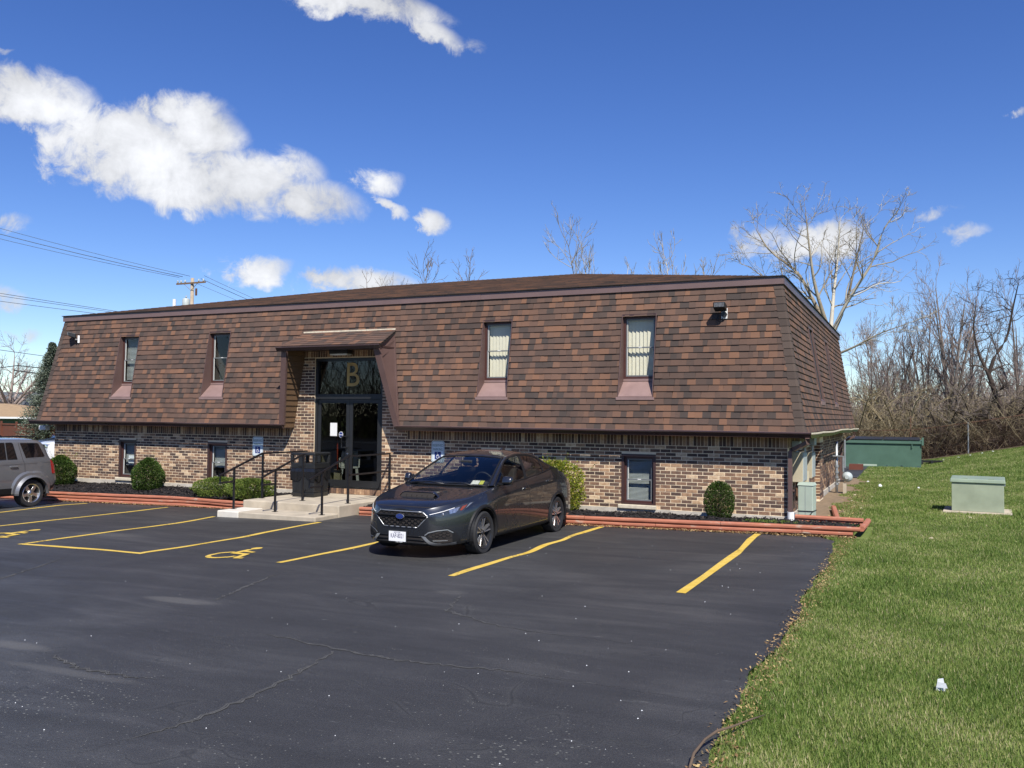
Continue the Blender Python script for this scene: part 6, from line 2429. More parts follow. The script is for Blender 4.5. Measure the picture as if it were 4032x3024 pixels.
    for i in range(16, 48):
        for k in range(18):
            def P(i_, k_):
                p = e2[i_]
                w = 2 * k_ / 18 - 1
                v = (i_ - 16) / 32
                kk = 1 - w * w
                return (p[0] * w, p[1] + 0.02 * (1 - v) * kk, p[2] + (0.02 + 0.028 * math.sin(PI * v)) * kk)
            m.quad(P(i, k), P(i, k + 1), P(i + 1, k + 1), P(i + 1, k))
    rf = m.build('roof', body_mat, C, smooth=True)
    m = MB()
    for s in (1, -1):
        m.tube([(p[0] * s, p[1], p[2] + 0.003) for p in e2[:17]], 0.014, 6)
    m.tube([((2 * k / 12 - 1) * .552, 2.06 + .02 * (1 - (2 * k / 12 - 1) ** 2), 1.298 + .022 * (1 - (2 * k / 12 - 1) ** 2)) for k in range(13)], 0.011, 6)
    m.tube([((2 * k / 12 - 1) * .735, 1.25 - .11 * (1 - (2 * k / 12 - 1) ** 2), 0.932) for k in range(13)], 0.014, 6)
    m.build('windscreen_seal', M['cladding'], C, smooth=True)
    MB().hexa([(-.025, 3.02, 1.375), (.025, 3.02, 1.375), (.02, 3.2, 1.355), (-.02, 3.2, 1.355), (-.004, 3.12, 1.425), (.004, 3.12, 1.425), (.006, 3.2, 1.42), (-.006, 3.2, 1.42)]).build('roof_aerial', body_mat, C)
    # interior
    d = MB()
    d.hexa([(-.72, 1.30, .62), (.72, 1.30, .62), (.72, 1.75, .62), (-.72, 1.75, .62), (-.72, 1.22, .925), (.72, 1.22, .925), (.72, 1.66, .935), (-.72, 1.66, .935)])
    d.sphere((0.36, 1.62, .94), (.2, .08, .05), 12, 6)
    d.build('dashboard', M['dash'], C, smooth=40)
    for x in (-.36, .36):
        s_ = MB()
        s_.hexa([(x - .24, 1.95, .60), (x + .24, 1.95, .60), (x + .24, 2.45, .60), (x - .24, 2.45, .60), (x - .24, 1.95, .74), (x + .24, 1.95, .74), (x + .22, 2.45, .72), (x - .22, 2.45, .72)])
        s_.hexa([(x - .22, 2.38, .68), (x + .22, 2.38, .68), (x + .22, 2.5, .68), (x - .22, 2.5, .68), (x - .19, 2.53, 1.12), (x + .19, 2.53, 1.12), (x + .19, 2.63, 1.12), (x - .19, 2.63, 1.12)])
        s_.hexa([(x - .12, 2.55, 1.13), (x + .12, 2.55, 1.13), (x + .12, 2.65, 1.13), (x - .12, 2.65, 1.13), (x - .11, 2.58, 1.28), (x + .11, 2.58, 1.28), (x + .11, 2.66, 1.28), (x - .11, 2.66, 1.28)])
        s_.build('front_seat', M['seat'], C, bevel=0.03)
    s_ = MB()
    s_.hexa([(-.66, 3.05, .60), (.66, 3.05, .60), (.66, 3.4, .60), (-.66, 3.4, .60), (-.62, 3.2, 1.07), (.62, 3.2, 1.07), (.62, 3.42, 1.07), (-.62, 3.42, 1.07)])
    for x in (-.4, .4):
        s_.hexa([(x - .12, 3.22, 1.07), (x + .12, 3.22, 1.07), (x + .12, 3.3, 1.07), (x - .12, 3.3, 1.07), (x - .1, 3.25, 1.18), (x + .1, 3.25, 1.18), (x + .1, 3.31, 1.18), (x - .1, 3.31, 1.18)])
    s_.box(-.66, .66, 3.42, 3.9, 1.05, 1.065)
    s_.build('rear_seat', M['seat'], C, bevel=0.02)
    MB().tube([(.36 + .17 * math.cos(a), 1.80 - .06 * math.sin(a), .93 + .16 * math.sin(a)) for a in [i * PI / 12 for i in range(25)]], 0.014, 6).build('steering_wheel', M['dash'], C, smooth=True)
    MB().box(-.12, .10, 1.86, 1.88, 1.205, 1.265).build('rear_view_mirror', M['dash'], C, bevel=0.01)
    # mirrors, handles
    for s in (1, -1):
        mm = MB()
        xo, xi = (1.06, .87) if s > 0 else (.94, .80)
        mm.hexa([(xi * s, 1.40, .955), (xo * s - .03 * s, 1.41, .965), (xo * s - .02 * s, 1.515, .955), (xi * s, 1.515, .945), (xi * s + .01 * s, 1.43, 1.06), (xo * s - .02 * s, 1.445, 1.05), (xo * s - .015 * s, 1.515, 1.065), (xi * s, 1.515, 1.075)])
        o = mm.build('wing_mirror', body_mat, C, smooth=True, bevel=0.035)
        o.modifiers[0].segments = 5
        MB().box(min(.78 * s, .90 * s), max(.78 * s, .90 * s), 1.42, 1.48, .935, .965).build('mirror_arm', M['cladding'], o)
        MB().hexa([(p_[0] * s if s > 0 else p_[0] * s + .1, p_[1], p_[2]) for p_ in ((.86, 1.44, .93), (1.02, 1.44, .94), (1.02, 1.52, .945), (.88, 1.52, .94), (.88, 1.45, .95), (1.03, 1.45, .96), (1.03, 1.525, 1.03), (.88, 1.525, 1.04))]).build('mirror_glass', M['cladding'], o)
        for (y, z) in ((2.20, .835), (3.14, .895)):
            p, n_ = pr.side(s)(y, z)
            MB().box(min(p.x - s * .01, p.x + s * .03), max(p.x - s * .01, p.x + s * .03), y - .01, y + .19, z - .018, z + .018).build('door_handle', body_mat, C, bevel=0.012)
        sm = MB()
        sd = pr.side(s)
        for pts in ([(1.27, .90), (1.235, .80), (1.245, .62), (1.30, .42), (1.34, .27)], [(2.325, .965), (2.385, .86), (2.405, .74), (2.405, .27)], [(3.54, 1.05), (3.565, .95), (3.52, .82), (3.46, .70)], [(1.33, .275), (2.4, .275), (3.2, .285)]):
            ribbon(sm, pts, sd, 0.009, 0.0015)
        sm.build('panel_gap', M['underlay'], C)
        patch(C, 'side_skirt', [(1.27, .17), (3.2, .17), (3.2, .255), (1.27, .245)], sd, 0.012, M['cladding'], 3)
    if not detail:
        patch(C, 'grille', [(-.36, .64), (.36, .64), (.44, .585), (.285, .435), (-.285, .435), (-.44, .585)], pr.front, 0.004, M['cladding'], 4)
        for s in (1, -1):
            q = [(.437, .609), (.60, .668), (.80, .735), (.775, .63), (.58, .578)]
            patch(C, 'headlight', [(p[0] * s, p[1]) for p in (q if s > 0 else q[::-1])], pr.front, 0.004, M['lamp_clear'], 4)
        return C
    F = pr.front
    # bonnet scoop
    zt = lambda y: pr.top(0.0, y)[0].z
    sc = MB()
    def srow(y, w, lift):
        out = []
        for k in range(-7, 8):
            u = k / 7
            lo = pr.top(u * (w + 0.05), y)[0].z
            e = max(0, 1 - max(0, (abs(u) - 0.72) / 0.28) ** 1.6)
            out.append((u * (w + 0.05), y, lo + lift * e + 0.0005))
        return out
    rows_ = [srow(y, w, l) for y, w, l in ((.455, .285, .062), (.50, .282, .062), (.60, .270, .050), (.72, .25, .031), (.84, .23, .012), (.95, .20, 0.0))]
    for a_, b_ in zip(rows_[:-1], rows_[1:]):
        for i in range(14):
            sc.quad(a_[i], a_[i + 1], b_[i + 1], b_[i])
    scoop = sc.build('bonnet_scoop', body_mat, C, smooth=True)
    mo = MB()
    fr = rows_[0]
    for i in range(1, 13):
        a_, b_ = fr[i], fr[i + 1]
        l1, l2 = pr.top(a_[0], .395)[0], pr.top(b_[0], .395)[0]
        mo.quad((l1.x, .395, l1.z + .002), (l2.x, .395, l2.z + .002), (b_[0], .462, b_[2] - .008), (a_[0], .462, a_[2] - .008))
    mo.build('scoop_mouth', M['underlay'], scoop)
    lp = MB()
    lp.tube([(p[0], p[1] - .002, p[2] - 0.004) for p in fr[1:-1]], 0.006, 6)
    lp.build('scoop_lip', body_mat, scoop, smooth=True)
    bm_ = MB()
    for x in (-.18, -.09, 0, .09, .18):
        p = pr.top(x, .40)[0]
        bm_.box(x - .004, x + .004, .40, .425, p.z + .004, p.z + .028)
    bm_.build('scoop_vanes', M['underlay'], scoop)
    patch(scoop, 'scoop_recess', [(-.25, .325), (.25, .325), (.255, .40), (-.255, .40)], pr.top, 0.0015, body_mat, 3, 0.0)
    sm = MB()
    for s in (1, -1):
        ribbon(sm, [(.50 * s, .14), (.60 * s, .34), (.675 * s, .70), (.715 * s, 1.12)], pr.top, 0.007, 0.001)
    ribbon(sm, [(-.46, .705), (0, .712), (.46, .705)], F, 0.006, 0.002)
    sm.build('bonnet_gap', M['underlay'], C)
    wi = MB()
    for (x0, x1) in ((-.58, .02), (0.05, .52)):
        wi.tube([(x0, 1.17, .945), ((x0 + x1) / 2, 1.19, .962), (x1, 1.15, .94)], 0.010, 5)
    wi.build('wiper', M['black'], C, smooth=True)
    patch(C, 'cowl', [(-.62, 1.13), (.62, 1.13), (.68, 1.235), (-.68, 1.235)], pr.top, 0.002, M['cladding'], 4, 0.0)
    # grille
    G = [(-.352, .645), (.352, .645), (.436, .585), (.28, .432), (-.28, .432), (-.436, .585)]
    gr = patch(C, 'grille', G[::-1], F, 0.004, M['underlay'], 5)
    fm = MB()
    loop = G + [G[0]]
    for a_, b_ in zip(loop[:-1], loop[1:]):
        n_ = 8
        pts = []
        for i in range(n_ + 1):
            x, z = a_[0] + (b_[0] - a_[0]) * i / n_, a_[1] + (b_[1] - a_[1]) * i / n_
            p, nn = F(x, z)
            pts.append(p + nn * 0.005)
        fm.tube(pts, 0.008, 6)
    fm.build('grille_surround', M['satin'], gr, smooth=True)
    def inside(x, z, poly, mrg=0.0):
        c = False
        n_ = len(poly)
        for i in range(n_):
            x0, y0 = poly[i]
            x1, y1 = poly[(i + 1) % n_]
            if (y0 > z) != (y1 > z) and x < (x1 - x0) * (z - y0) / (y1 - y0) + x0:
                c = not c
        return c
    def honeycomb(par, poly, w, h, rad, off):
        mh = MB()
        xs_ = [p[0] for p in poly]
        zs2 = [p[1] for p in poly]
        j = 0
        z = min(zs2) - h
        while z < max(zs2) + h:
            x = min(xs_) - w + (w / 2 if j % 2 else 0)
            while x < max(xs_) + w:
                hexp = [(x - w * .5, z), (x - w * .22, z + h * .5), (x + w * .22, z + h * .5), (x + w * .5, z)]
                for a_, b_ in zip(hexp[:-1], hexp[1:]):
                    if inside(*a_, poly) and inside(*b_, poly):
                        p, n1 = F(*a_)
                        q, n2 = F(*b_)
                        mh.tube([p + n1 * off, q + n2 * off], rad, 4, caps=False)
                x += w
            z += h * .5
            j += 1
        return mh.build('honeycomb', M['cladding'], par)
    honeycomb(gr, G, 0.098, 0.058, 0.0045, 0.010)
    bar = MB()
    pts = []
    for i in range(17):
        x = -.42 + .84 * i / 16
        p, nn = F(x, .588)
        pts.append(p + nn * 0.014)
    bar.tube(pts, 0.014, 6)
    bar.build('grille_bar', M['cladding'], gr, smooth=True)
    p, nn = F(0, .575)
    em = MB()
    em.lathe([(0.0, -0.022), (0.058, -0.020), (0.064, -0.010), (0.064, 0.0)], (0, 0, 0), 1, 28)
    em.mat(1)
    em.lathe([(0.0, -0.0235), (0.053, -0.0215)], (0, 0, 0), 1, 28)
    em.mat(0)
    for (sx, sz, sr_) in ((-.026, .006, .014), (.0, .016, .008), (.022, .014, .008), (.034, -.004, .008), (.014, -.018, .008), (-.008, -.016, .008)):
        st_ = []
        for k in range(8):
            rr_ = sr_ if k % 2 == 0 else sr_ * 0.35
            st_.append((sx + rr_ * math.cos(k * PI / 4 + PI / 2), -0.0245, sz + rr_ * math.sin(k * PI / 4 + PI / 2)))
        em.poly(st_)
    eo = em.build('emblem', [M['chrome'], M['blue']], gr, smooth=30)
    eo.location = (0, p.y - 0.012, .575)
    eo.scale = (1.12, 1, 0.60)
    # lights
    for s in (1, -1):
        def q(pl):
            pl = [(a_ * s, b_) for a_, b_ in pl]
            return pl if s < 0 else pl[::-1]
        hl = patch(C, 'headlight', q([(.425, .607), (.50, .638), (.60, .672), (.70, .712), (.785, .752), (.812, .757), (.800, .70), (.775, .632), (.68, .603), (.585, .577), (.545, .585), (.575, .616), (.50, .612)]), F, 0.004, M['lamp_dark'], 5)
        patch(hl, 'reflector', q([(.655, .668), (.70, .688), (.742, .705), (.733, .655), (.72, .634), (.67, .618)]), F, 0.0065, M['lamp_clear'], 5, 0.0)
        patch(hl, 'light_strip', q([(.45, .616), (.60, .657), (.70, .699), (.70, .692), (.60, .649), (.46, .611)]), F, 0.008, M['white'], 5, 0.0)
        patch(hl, 'indicator', q([(.758, .712), (.783, .728), (.780, .692), (.765, .655), (.750, .662)]), F, 0.0065, M['amber'], 4, 0.0)
        patch(hl, 'edge_strip', q([(.793, .742), (.806, .750), (.800, .715), (.790, .678)]), F, 0.0075, M['satin'], 4, 0.0)
        pj, n_ = F(.60 * s, .612)
        MB().sphere((pj.x, pj.y - 0.002, pj.z), (.022, .012, .022), 12, 8).build('projector', M['lamp_clear'], hl, smooth=True)
        fg = patch(C, 'bumper_vent', q([(.345, .312), (.43, .375), (.55, .412), (.66, .424), (.735, .375), (.765, .28), (.762, .22), (.60, .225), (.48, .26)]), F, 0.007, M['cladding'], 5)
        ed = MB()
        ribbon(ed, [(p_[0] * s, p_[1]) for p_ in ((.40, .335), (.45, .372), (.55, .398), (.66, .408), (.712, .365))], F, 0.013, 0.014)
        ed.build('vent_edge', M['satin'], fg)
        hv = [(.44 * s, .325), (.50 * s, .368), (.66 * s, .392), (.70 * s, .345), (.70 * s, .30), (.48 * s, .300)]
        patch(fg, 'vent_opening', hv if s < 0 else hv[::-1], F, 0.010, M['underlay'], 4, 0.0)
        honeycomb(fg, hv, 0.075, 0.042, 0.0035, 0.0135)
        patch(fg, 'vent_slot', q([(.50, .288), (.70, .288), (.70, .235), (.56, .235)]), F, 0.010, M['underlay'], 4, 0.0)
        patch(fg, 'vent_blade', q([(.50, .268), (.66, .266), (.66, .258), (.51, .258)]), F, 0.013, M['satin'], 3, 0.004)
        patch(fg, 'bumper_blade', q([(.345, .322), (.405, .318), (.475, .248), (.545, .220), (.66, .222), (.735, .238), (.715, .198), (.64, .178), (.52, .180), (.455, .214)]), F, 0.014, M['satin'], 5)
    lo = [(-.345, .315), (.345, .315), (.455, .222), (-.455, .222)]
    it = patch(C, 'lower_intake', lo[::-1], F, 0.004, M['underlay'], 5)
    bm_ = MB()
    for z, x_ in ((.315, .35), (.268, .39), (.224, .44)):
        pts = []
        for i in range(13):
            p, nn = F(-x_ + 2 * x_ * i / 12, z)
            pts.append(p + nn * 0.009)
        bm_.tube(pts, 0.009, 5)
    bm_.build('intake_bars', M['cladding'], it, smooth=True)
    patch(C, 'front_lip', [(-.46, .218), (.46, .218), (.50, .185), (-.50, .185)][::-1], F, 0.012, M['cladding'], 5)
    # number plate
    pl = bpy.data.objects.new('number_plate', None)
    COL.objects.link(pl)
    pl.parent = C
    p, nn = F(-.03, .305)
    pl.location = (-.033, p.y - 0.028, .303)
    MB().box(-.155, .155, -.004, .03, -.083, .083).build('plate_frame', M['plastic'], pl, bevel=0.006)
    MB().box(-.142, .142, -.0085, -.003, -.067, .067).build('plate_sheet', M['plate'], pl)
    text_mesh('KAP-8021', 0.088, M['navy'], 'lettering', pl, facing(0, -.0092, .004), 0.0004, 0.62)
    text_mesh('NEW YORK', 0.024, M['navy'], 'lettering', pl, facing(0, -.0092, .052), 0.0004, 0.9)
    text_mesh('WEST HERR', 0.022, M['white'], 'lettering', pl, facing(0.03, -.0050, -.075), 0.0006, 1.0)
    # windscreen stickers
    def wsp(u, v):
        i = v * 16
        a_ = e2[int(i)]
        w_ = 2 * u - 1
        k_ = 1 - w_ * w_
        return Vector((a_[0] * w_, a_[1] + (-0.11 + 0.13 * v) * k_ + 0.012, a_[2] + 0.02 * v * k_ - 0.006))
    def sticker(u0, u1, v0, v1, mat):
        m = MB()
        m.grid(lambda a_, b_: wsp(u0 + (u1 - u0) * a_, v0 + (v1 - v0) * b_), 2, 2)
        m.build('sticker', mat, C)
    sticker(.795, .880, .07, .20, M['paper'])
    sticker(.885, .930, .07, .20, M['sticker_yellow'])
    return C


_sx = -6.435
_car = sedan((_sx, 10.29, ground(_sx, 12)), math.radians(-0.7), 'graphite grey sedan with a bonnet scoop parked nose out beside the steps', M['grey_paint'])
_car.scale = (0.95, 1.0, 1.0)
_b = sedan((-40.2, 29.6, ground(-40, 18)), math.radians(-14), 'dark navy car beyond the silver one, only its windscreen and roof in sight', M['navy_paint'], None, False)


# ---- boxy four-wheel-drive
def suv(loc, rz, label, body_mat, scale=1.0):
    C = thing('suv', label, 'car', loc, rz)
    C.scale = (scale,) * 3
    rings = []
    def ring(y, zb, wl, wm, zm, wbelt, zbelt, wtop, ztop):
        return (y, [(0, zb), (wl - .04, zb), (wl, zb + .06), (wm, zb + (zm - zb) * .55), (wm, zm), (wbelt, zbelt), (wtop, ztop - .075), (wtop - .06, ztop - .018), (wtop * .6, ztop), (wtop * .3, ztop + .008), (0, ztop + .010)])
    data = [
        (0.00, .30, .60, .64, .62, .62, .74, .58, .82), (0.04, .27, .72, .75, .66, .74, .80, .69, .88), (0.22, .26, .77, .80, .70, .79, .88, .74, .935),
        (0.78, .26, .78, .815, .74, .81, .92, .76, .96), (1.20, .26, .78, .815, .76, .81, .94, .76, .985), (1.32, .26, .78, .815, .76, .81, .96, .75, 1.03),
        (1.62, .26, .78, .815, .76, .81, 1.00, .69, 1.26), (1.95, .26, .78, .815, .76, .81, 1.02, .69, 1.50), (2.15, .26, .78, .815, .76, .81, 1.03, .70, 1.545),
        (2.75, .26, .78, .815, .76, .81, 1.05, .70, 1.56), (3.30, .26, .78, .815, .76, .81, 1.06, .70, 1.55), (3.52, .27, .78, .81, .76, .80, 1.06, .69, 1.525),
        (3.62, .28, .77, .80, .75, .79, 1.06, .67, 1.44), (3.74, .29, .76, .79, .75, .775, 1.04, .66, 1.20), (3.82, .30, .74, .775, .74, .755, .95, .66, 1.06), (3.90, .40, .70, .74, .66, .70, .74, .62, .79), (3.93, .44, .62, .66, .60, .60, .68, .54, .71)]
    for d_ in data:
        rings.append(ring(*d_))
    FWY, RWY, R_ = 0.78, 3.23, 0.312
    body, bvh = loft(C, rings, [body_mat, M['seat']], lambda j, i: 0, [(FWY, R_, .37), (RWY, R_, .37)], crease={2: .5, 4: .4, 5: .6, 6: .75})
    pr = Proj(bvh)
    for y in (FWY, RWY):
        wheel(C, 0.705, y, R_, 'five', 0.215)
        wheel(C, -0.705, y, R_, 'five', 0.215)
        arch_trim(C, pr, y, R_, .368, .50, body_mat, 'arch_flare', -4, 184, 0.026, 1.10)
    for s in (1, -1):
        sd = pr.side(s)
        def q(pl):
            return pl if s > 0 else pl[::-1]
        for nm, pl in (('side_window', [(1.62, 1.09), (2.03, 1.10), (2.06, 1.45), (1.95, 1.45), (1.80, 1.36)]), ('side_window', [(2.10, 1.095), (2.60, 1.10), (2.60, 1.462), (2.13, 1.462)]), ('side_window', [(2.635, 1.10), (2.86, 1.10), (2.80, 1.435), (2.775, 1.462), (2.635, 1.462)]),
                       ('quarter_window', [(3.065, 1.105), (3.53, 1.115), (3.565, 1.14), (3.56, 1.17), (3.445, 1.43), (3.41, 1.452), (2.985, 1.462), (2.965, 1.445)])):
            o = patch(C, nm, q(pl), sd, 0.003, M['tint_pane'], 4)
            m = MB()
            lp = pl + [pl[0]]
            for a_, b_ in zip(lp[:-1], lp[1:]):
                ribbon(m, [a_, b_], sd, 0.016, 0.005)
            m.build('window_seal', body_mat if nm == 'quarter_window' else M['cladding'], o)
        patch(C, 'sill_cladding', q([(1.17, .27), (2.85, .27), (2.80, .455), (1.2, .455)]), sd, 0.012, M['cladding'], 4)
        patch(C, 'tail_light', q([(3.70, 1.05), (3.785, 1.05), (3.845, .735), (3.75, .735)]), sd, 0.01, M['red_lens'], 4)
        patch(C, 'bumper_corner', q([(3.60, .33), (3.80, .40), (3.92, .58), (3.90, .56), (3.77, .455), (3.62, .455)]), sd, 0.01, M['cladding'], 4)
        m = MB()
        for pts in ([(2.93, 1.50), (2.965, 1.25), (3.0, 1.06), (3.04, .99), (3.05, .80)], [(2.05, 1.0), (2.06, .27)], [(1.33, 1.0), (1.30, .30)]):
            ribbon(m, pts, sd, 0.010, 0.002)
        m.build('panel_gap', M['underlay'], C)
        m = MB()
        ribbon(m, [(1.25, .955), (2.4, .985), (3.0, 1.0), (3.70, 1.01)], sd, 0.022, 0.006)
        ribbon(m, [(1.25, .62), (2.72, .645)], sd, 0.020, 0.006)
        m.build('swage_line', body_mat, C)
        for y in (1.85, 2.68):
            p, n_ = sd(y, .93)
            MB().box(min(p.x - s * .01, p.x + s * .032), max(p.x - s * .01, p.x + s * .032), y, y + .19, .912, .948).build('door_handle', body_mat, C, bevel=0.012)
        p, n_ = sd(3.43, .95)
        MB().lathe([(0.0, p.x + s * .004), (.062, p.x + s * .004), (.066, p.x - s * 0.004)], (0, 3.43, .955), 0, 24).build('fuel_flap', body_mat, C, smooth=30)
        m = MB()
        m.tube([(s * .60, 2.0, 1.545), (s * .60, 2.05, 1.585), (s * .595, 3.05, 1.60), (s * .59, 3.42, 1.585), (s * .58, 3.5, 1.53)], 0.016, 6)
        m.build('roof_rail', M['cladding'], C, smooth=True)
        m = MB()
        m.sphere((s * .90, 1.62, 1.08), (.09, .06, .075), 12, 8)
        m.build('wing_mirror', M['cladding'], C, smooth=True)
        patch(C, 'mud_flap', q([(3.56, .20), (3.66, .20), (3.66, .42), (3.60, .42)]), sd, -0.01, M['cladding'], 3)
        hl = [(.42 * s, .70), (.70 * s, .70), (.70 * s, .84), (.42 * s, .84)]
        patch(C, 'headlight', hl if s < 0 else hl[::-1], pr.front, 0.006, M['lamp_clear'], 4)
    patch(C, 'windscreen', [(-.66, 1.36), (.66, 1.36), (.56, 1.93), (-.56, 1.93)], pr.top, 0.004, M['tint_pane'], 5)
    patch(C, 'grille', [(-.40, .70), (.40, .70), (.40, .83), (-.40, .83)][::-1], pr.front, 0.004, M['cladding'], 4)
    patch(C, 'front_bumper', [(-.60, .34), (.60, .34), (.60, .52), (-.60, .52)][::-1], pr.front, 0.006, M['cladding'], 4)
    return C


suv((-19.10, 10.31, ground(-18.6, 12)), 0.0, 'silver grey boxy four-wheel-drive cut by the left edge of the picture', M['silver_paint'])
suv((-32.7, 24.6, ground(-30, 18)), math.radians(-24), 'white vehicle with dark glass peeping out behind the left corner of the building', M['white_paint'], 1.12)
# ------------------------------------------------------------------ trees
def tubes_np(P, R, sides):
    """P (N,n,3), R (N,n): N tubes of n rings -> verts, quads"""
    N, n, _ = P.shape
    T = np.empty_like(P)
    T[:, 1:-1] = P[:, 2:] - P[:, :-2]
    T[:, 0] = P[:, 1] - P[:, 0]
    T[:, -1] = P[:, -1] - P[:, -2]
    T /= np.linalg.norm(T, axis=2)[..., None] + 1e-9
    ref = np.where(np.abs(T[..., 2:3]) < 0.9, np.array([0, 0, 1.0]), np.array([1.0, 0, 0]))
    S = np.cross(T, ref)
    S /= np.linalg.norm(S, axis=2)[..., None] + 1e-9
    U = np.cross(S, T)
    a = 2 * PI * np.arange(sides) / sides
    V = P[:, :, None] + R[:, :, None, None] * (S[:, :, None] * np.cos(a)[None, None, :, None] + U[:, :, None] * np.sin(a)[None, None, :, None])
    V = V.reshape(-1, 3)
    idx = np.arange(N * n * sides).reshape(N, n, sides)
    nx = np.roll(idx, -1, axis=2)
    Fc = np.stack([idx[:, :-1], nx[:, :-1], nx[:, 1:], idx[:, 1:]], -1).reshape(-1, 4)
    return V, Fc


def skeleton(seed, spec):
    """branches level by level, vectorised. spec: list of dicts per level"""
    r = np.random.default_rng(seed)
    L0 = spec[0]
    out = []
    n = L0.get('n', 8)
    stems = L0['stems']
    P = np.zeros((len(stems), n, 3))
    R = np.zeros((len(stems), n))
    for i, s in enumerate(stems):
        pts = crs([np.array(q) for q in s['pts']], 12)
        d = np.linspace(0, len(pts) - 1, n)
        for k in range(3):
            P[i, :, k] = np.interp(d, np.arange(len(pts)), pts[:, k])
        R[i] = np.linspace(s['r0'], s['r1'], n)
    out.append((P, R, L0.get('sides', 8)))
    prev = (P, R)
    for L in spec[1:]:
        PP, RR = prev
        N, n0, _ = PP.shape
        k = L['k']
        n = L.get('n', 6)
        tot = N * k
        par = np.repeat(np.arange(N), k)
        t = r.uniform(L.get('t0', 0.25), 1.0, tot)
        t[np.arange(N) * k] = 1.0
        x = t * (n0 - 1)
        i0 = np.clip(x.astype(int), 0, n0 - 2)
        f = (x - i0)[:, None]
        base = PP[par, i0] * (1 - f) + PP[par, i0 + 1] * f
        rad = RR[par, i0] * (1 - f[:, 0]) + RR[par, i0 + 1] * f[:, 0]
        tan = PP[par, i0 + 1] - PP[par, i0]
        seg = np.linalg.norm(tan, axis=1)
        tan /= seg[:, None] + 1e-9
        plen = seg * (n0 - 1)
        q = r.normal(0, 1, (tot, 3))
        q -= (q * tan).sum(1)[:, None] * tan
        q /= np.linalg.norm(q, axis=1)[:, None] + 1e-9
        ang = np.radians(r.normal(L['ang'], L.get('angv', 10), tot))
        ang[np.arange(N) * k] *= 0.35
        d = tan * np.cos(ang)[:, None] + q * np.sin(ang)[:, None]
        ln = plen * L['len'] * r.uniform(0.6, 1.25, tot) * (1.15 - 0.45 * t)
        ln = np.clip(ln, L.get('min', 0.12), L.get('max', 9))
        Pn = np.zeros((tot, n, 3))
        Pn[:, 0] = base
        step = ln / (n - 1)
        for j in range(1, n):
            d = d + r.normal(0, L.get('wob', 0.12), (tot, 3)) + np.array([0, 0, L.get('up', 0.06)])
            d /= np.linalg.norm(d, axis=1)[:, None]
            Pn[:, j] = Pn[:, j - 1] + d * step[:, None]
        r0 = np.clip(rad * L.get('taper', 0.6), L.get('rmin', 0.004), 1)
        Rn = r0[:, None] * np.linspace(1, L.get('tip', 0.35), n)[None]
        Rn = np.maximum(Rn, L.get('rmin', 0.004) * 0.7)
        keep = r.random(tot) < L.get('keep', 1.0)
        Pn, Rn = Pn[keep], Rn[keep]
        out.append((Pn, Rn, L.get('sides', 4)))
        prev = (Pn, Rn)
    return out


def bare_tree(name, label, x, y, spec, mats, seed, group=None, trunk_levels=1, rz=0.0, scale=1.0, cat='tree', sink=0.15):
    sk = skeleton(seed, spec)
    t = thing(name, label, cat, (x, y, ground(x, min(y, 60)) - sink), rz, group)
    t.scale = (scale,) * 3
    r = np.random.default_rng(seed + 99)
    for part, lv, mat in (('trunk', sk[:trunk_levels], mats[0]), ('branches', sk[trunk_levels:], mats[1])):
        Vs, Fs, Ts, o = [], [], [], 0
        for (P, R, s) in lv:
            V, Fc = tubes_np(P, R, s)
            Vs.append(V)
            Fs.append(Fc + o)
            o += len(V)
            per = (P.shape[1] - 1) * s
            Ts.append(np.repeat(np.clip(r.normal(0.5, 0.16, P.shape[0]), 0, 1), per))
        np_object(part, np.concatenate(Vs), np.concatenate(Fs), mat, t, tint=np.concatenate(Ts), smooth=True)
    return t


# the big pale-barked tree whose fork shows over the right end of the roof
syc = [
    {'n': 10, 'sides': 10, 'stems': [
        {'pts': [(0, 0, -0.2), (0.05, 0, 2.5), (-0.05, 0.1, 4.6), (0.05, 0, 5.9)], 'r0': 0.30, 'r1': 0.20}]},
    {'k': 1, 'len': 0.001, 'ang': 0, 'n': 3, 'sides': 4},
]
t = thing('sycamore_tree', 'tall pale-barked bare tree forking above the right end of the roof', 'tree', (-3.45, 40.0, 0.0))
lim = {'n': 14, 'sides': 8, 'stems': [
    {'pts': [(0, 0, 5.6), (-0.75, 0.1, 7.2), (-1.4, 0.3, 8.4), (-2.6, 0.5, 9.5), (-3.2, 0.6, 10.5)], 'r0': 0.10, 'r1': 0.018},
    {'pts': [(-0.05, 0, 5.7), (-0.55, -0.5, 7.6), (-0.75, -0.8, 9.2), (-0.9, -0.9, 10.8)], 'r0': 0.095, 'r1': 0.016},
    {'pts': [(0.02, 0, 5.7), (0.12, 0.4, 7.4), (0.25, 0.8, 9.0), (0.35, 0.9, 10.7)], 'r0': 0.095, 'r1': 0.016},
    {'pts': [(0.05, 0, 5.6), (0.75, -0.2, 7.0), (1.75, -0.4, 8.6), (2.15, -0.6, 9.8), (2.75, -0.7, 10.6)], 'r0': 0.09, 'r1': 0.016},
    {'pts': [(0.02, 0.1, 5.4), (0.6, 0.7, 7.0), (0.95, 1.3, 8.8), (1.3, 1.6, 10.5)], 'r0': 0.085, 'r1': 0.015},
    {'pts': [(0, 0.1, 4.6), (1.0, -0.3, 5.0), (2.0, -0.6, 5.5), (3.2, -0.9, 5.9)], 'r0': 0.06, 'r1': 0.012},
    {'pts': [(0, 0.1, 5.0), (-1.2, 0.3, 6.6), (-2.4, 0.5, 7.9), (-3.6, 0.8, 8.9)], 'r0': 0.08, 'r1': 0.015}]}
sk0 = skeleton(1, [{'n': 10, 'sides': 10, 'stems': syc[0]['stems']}])
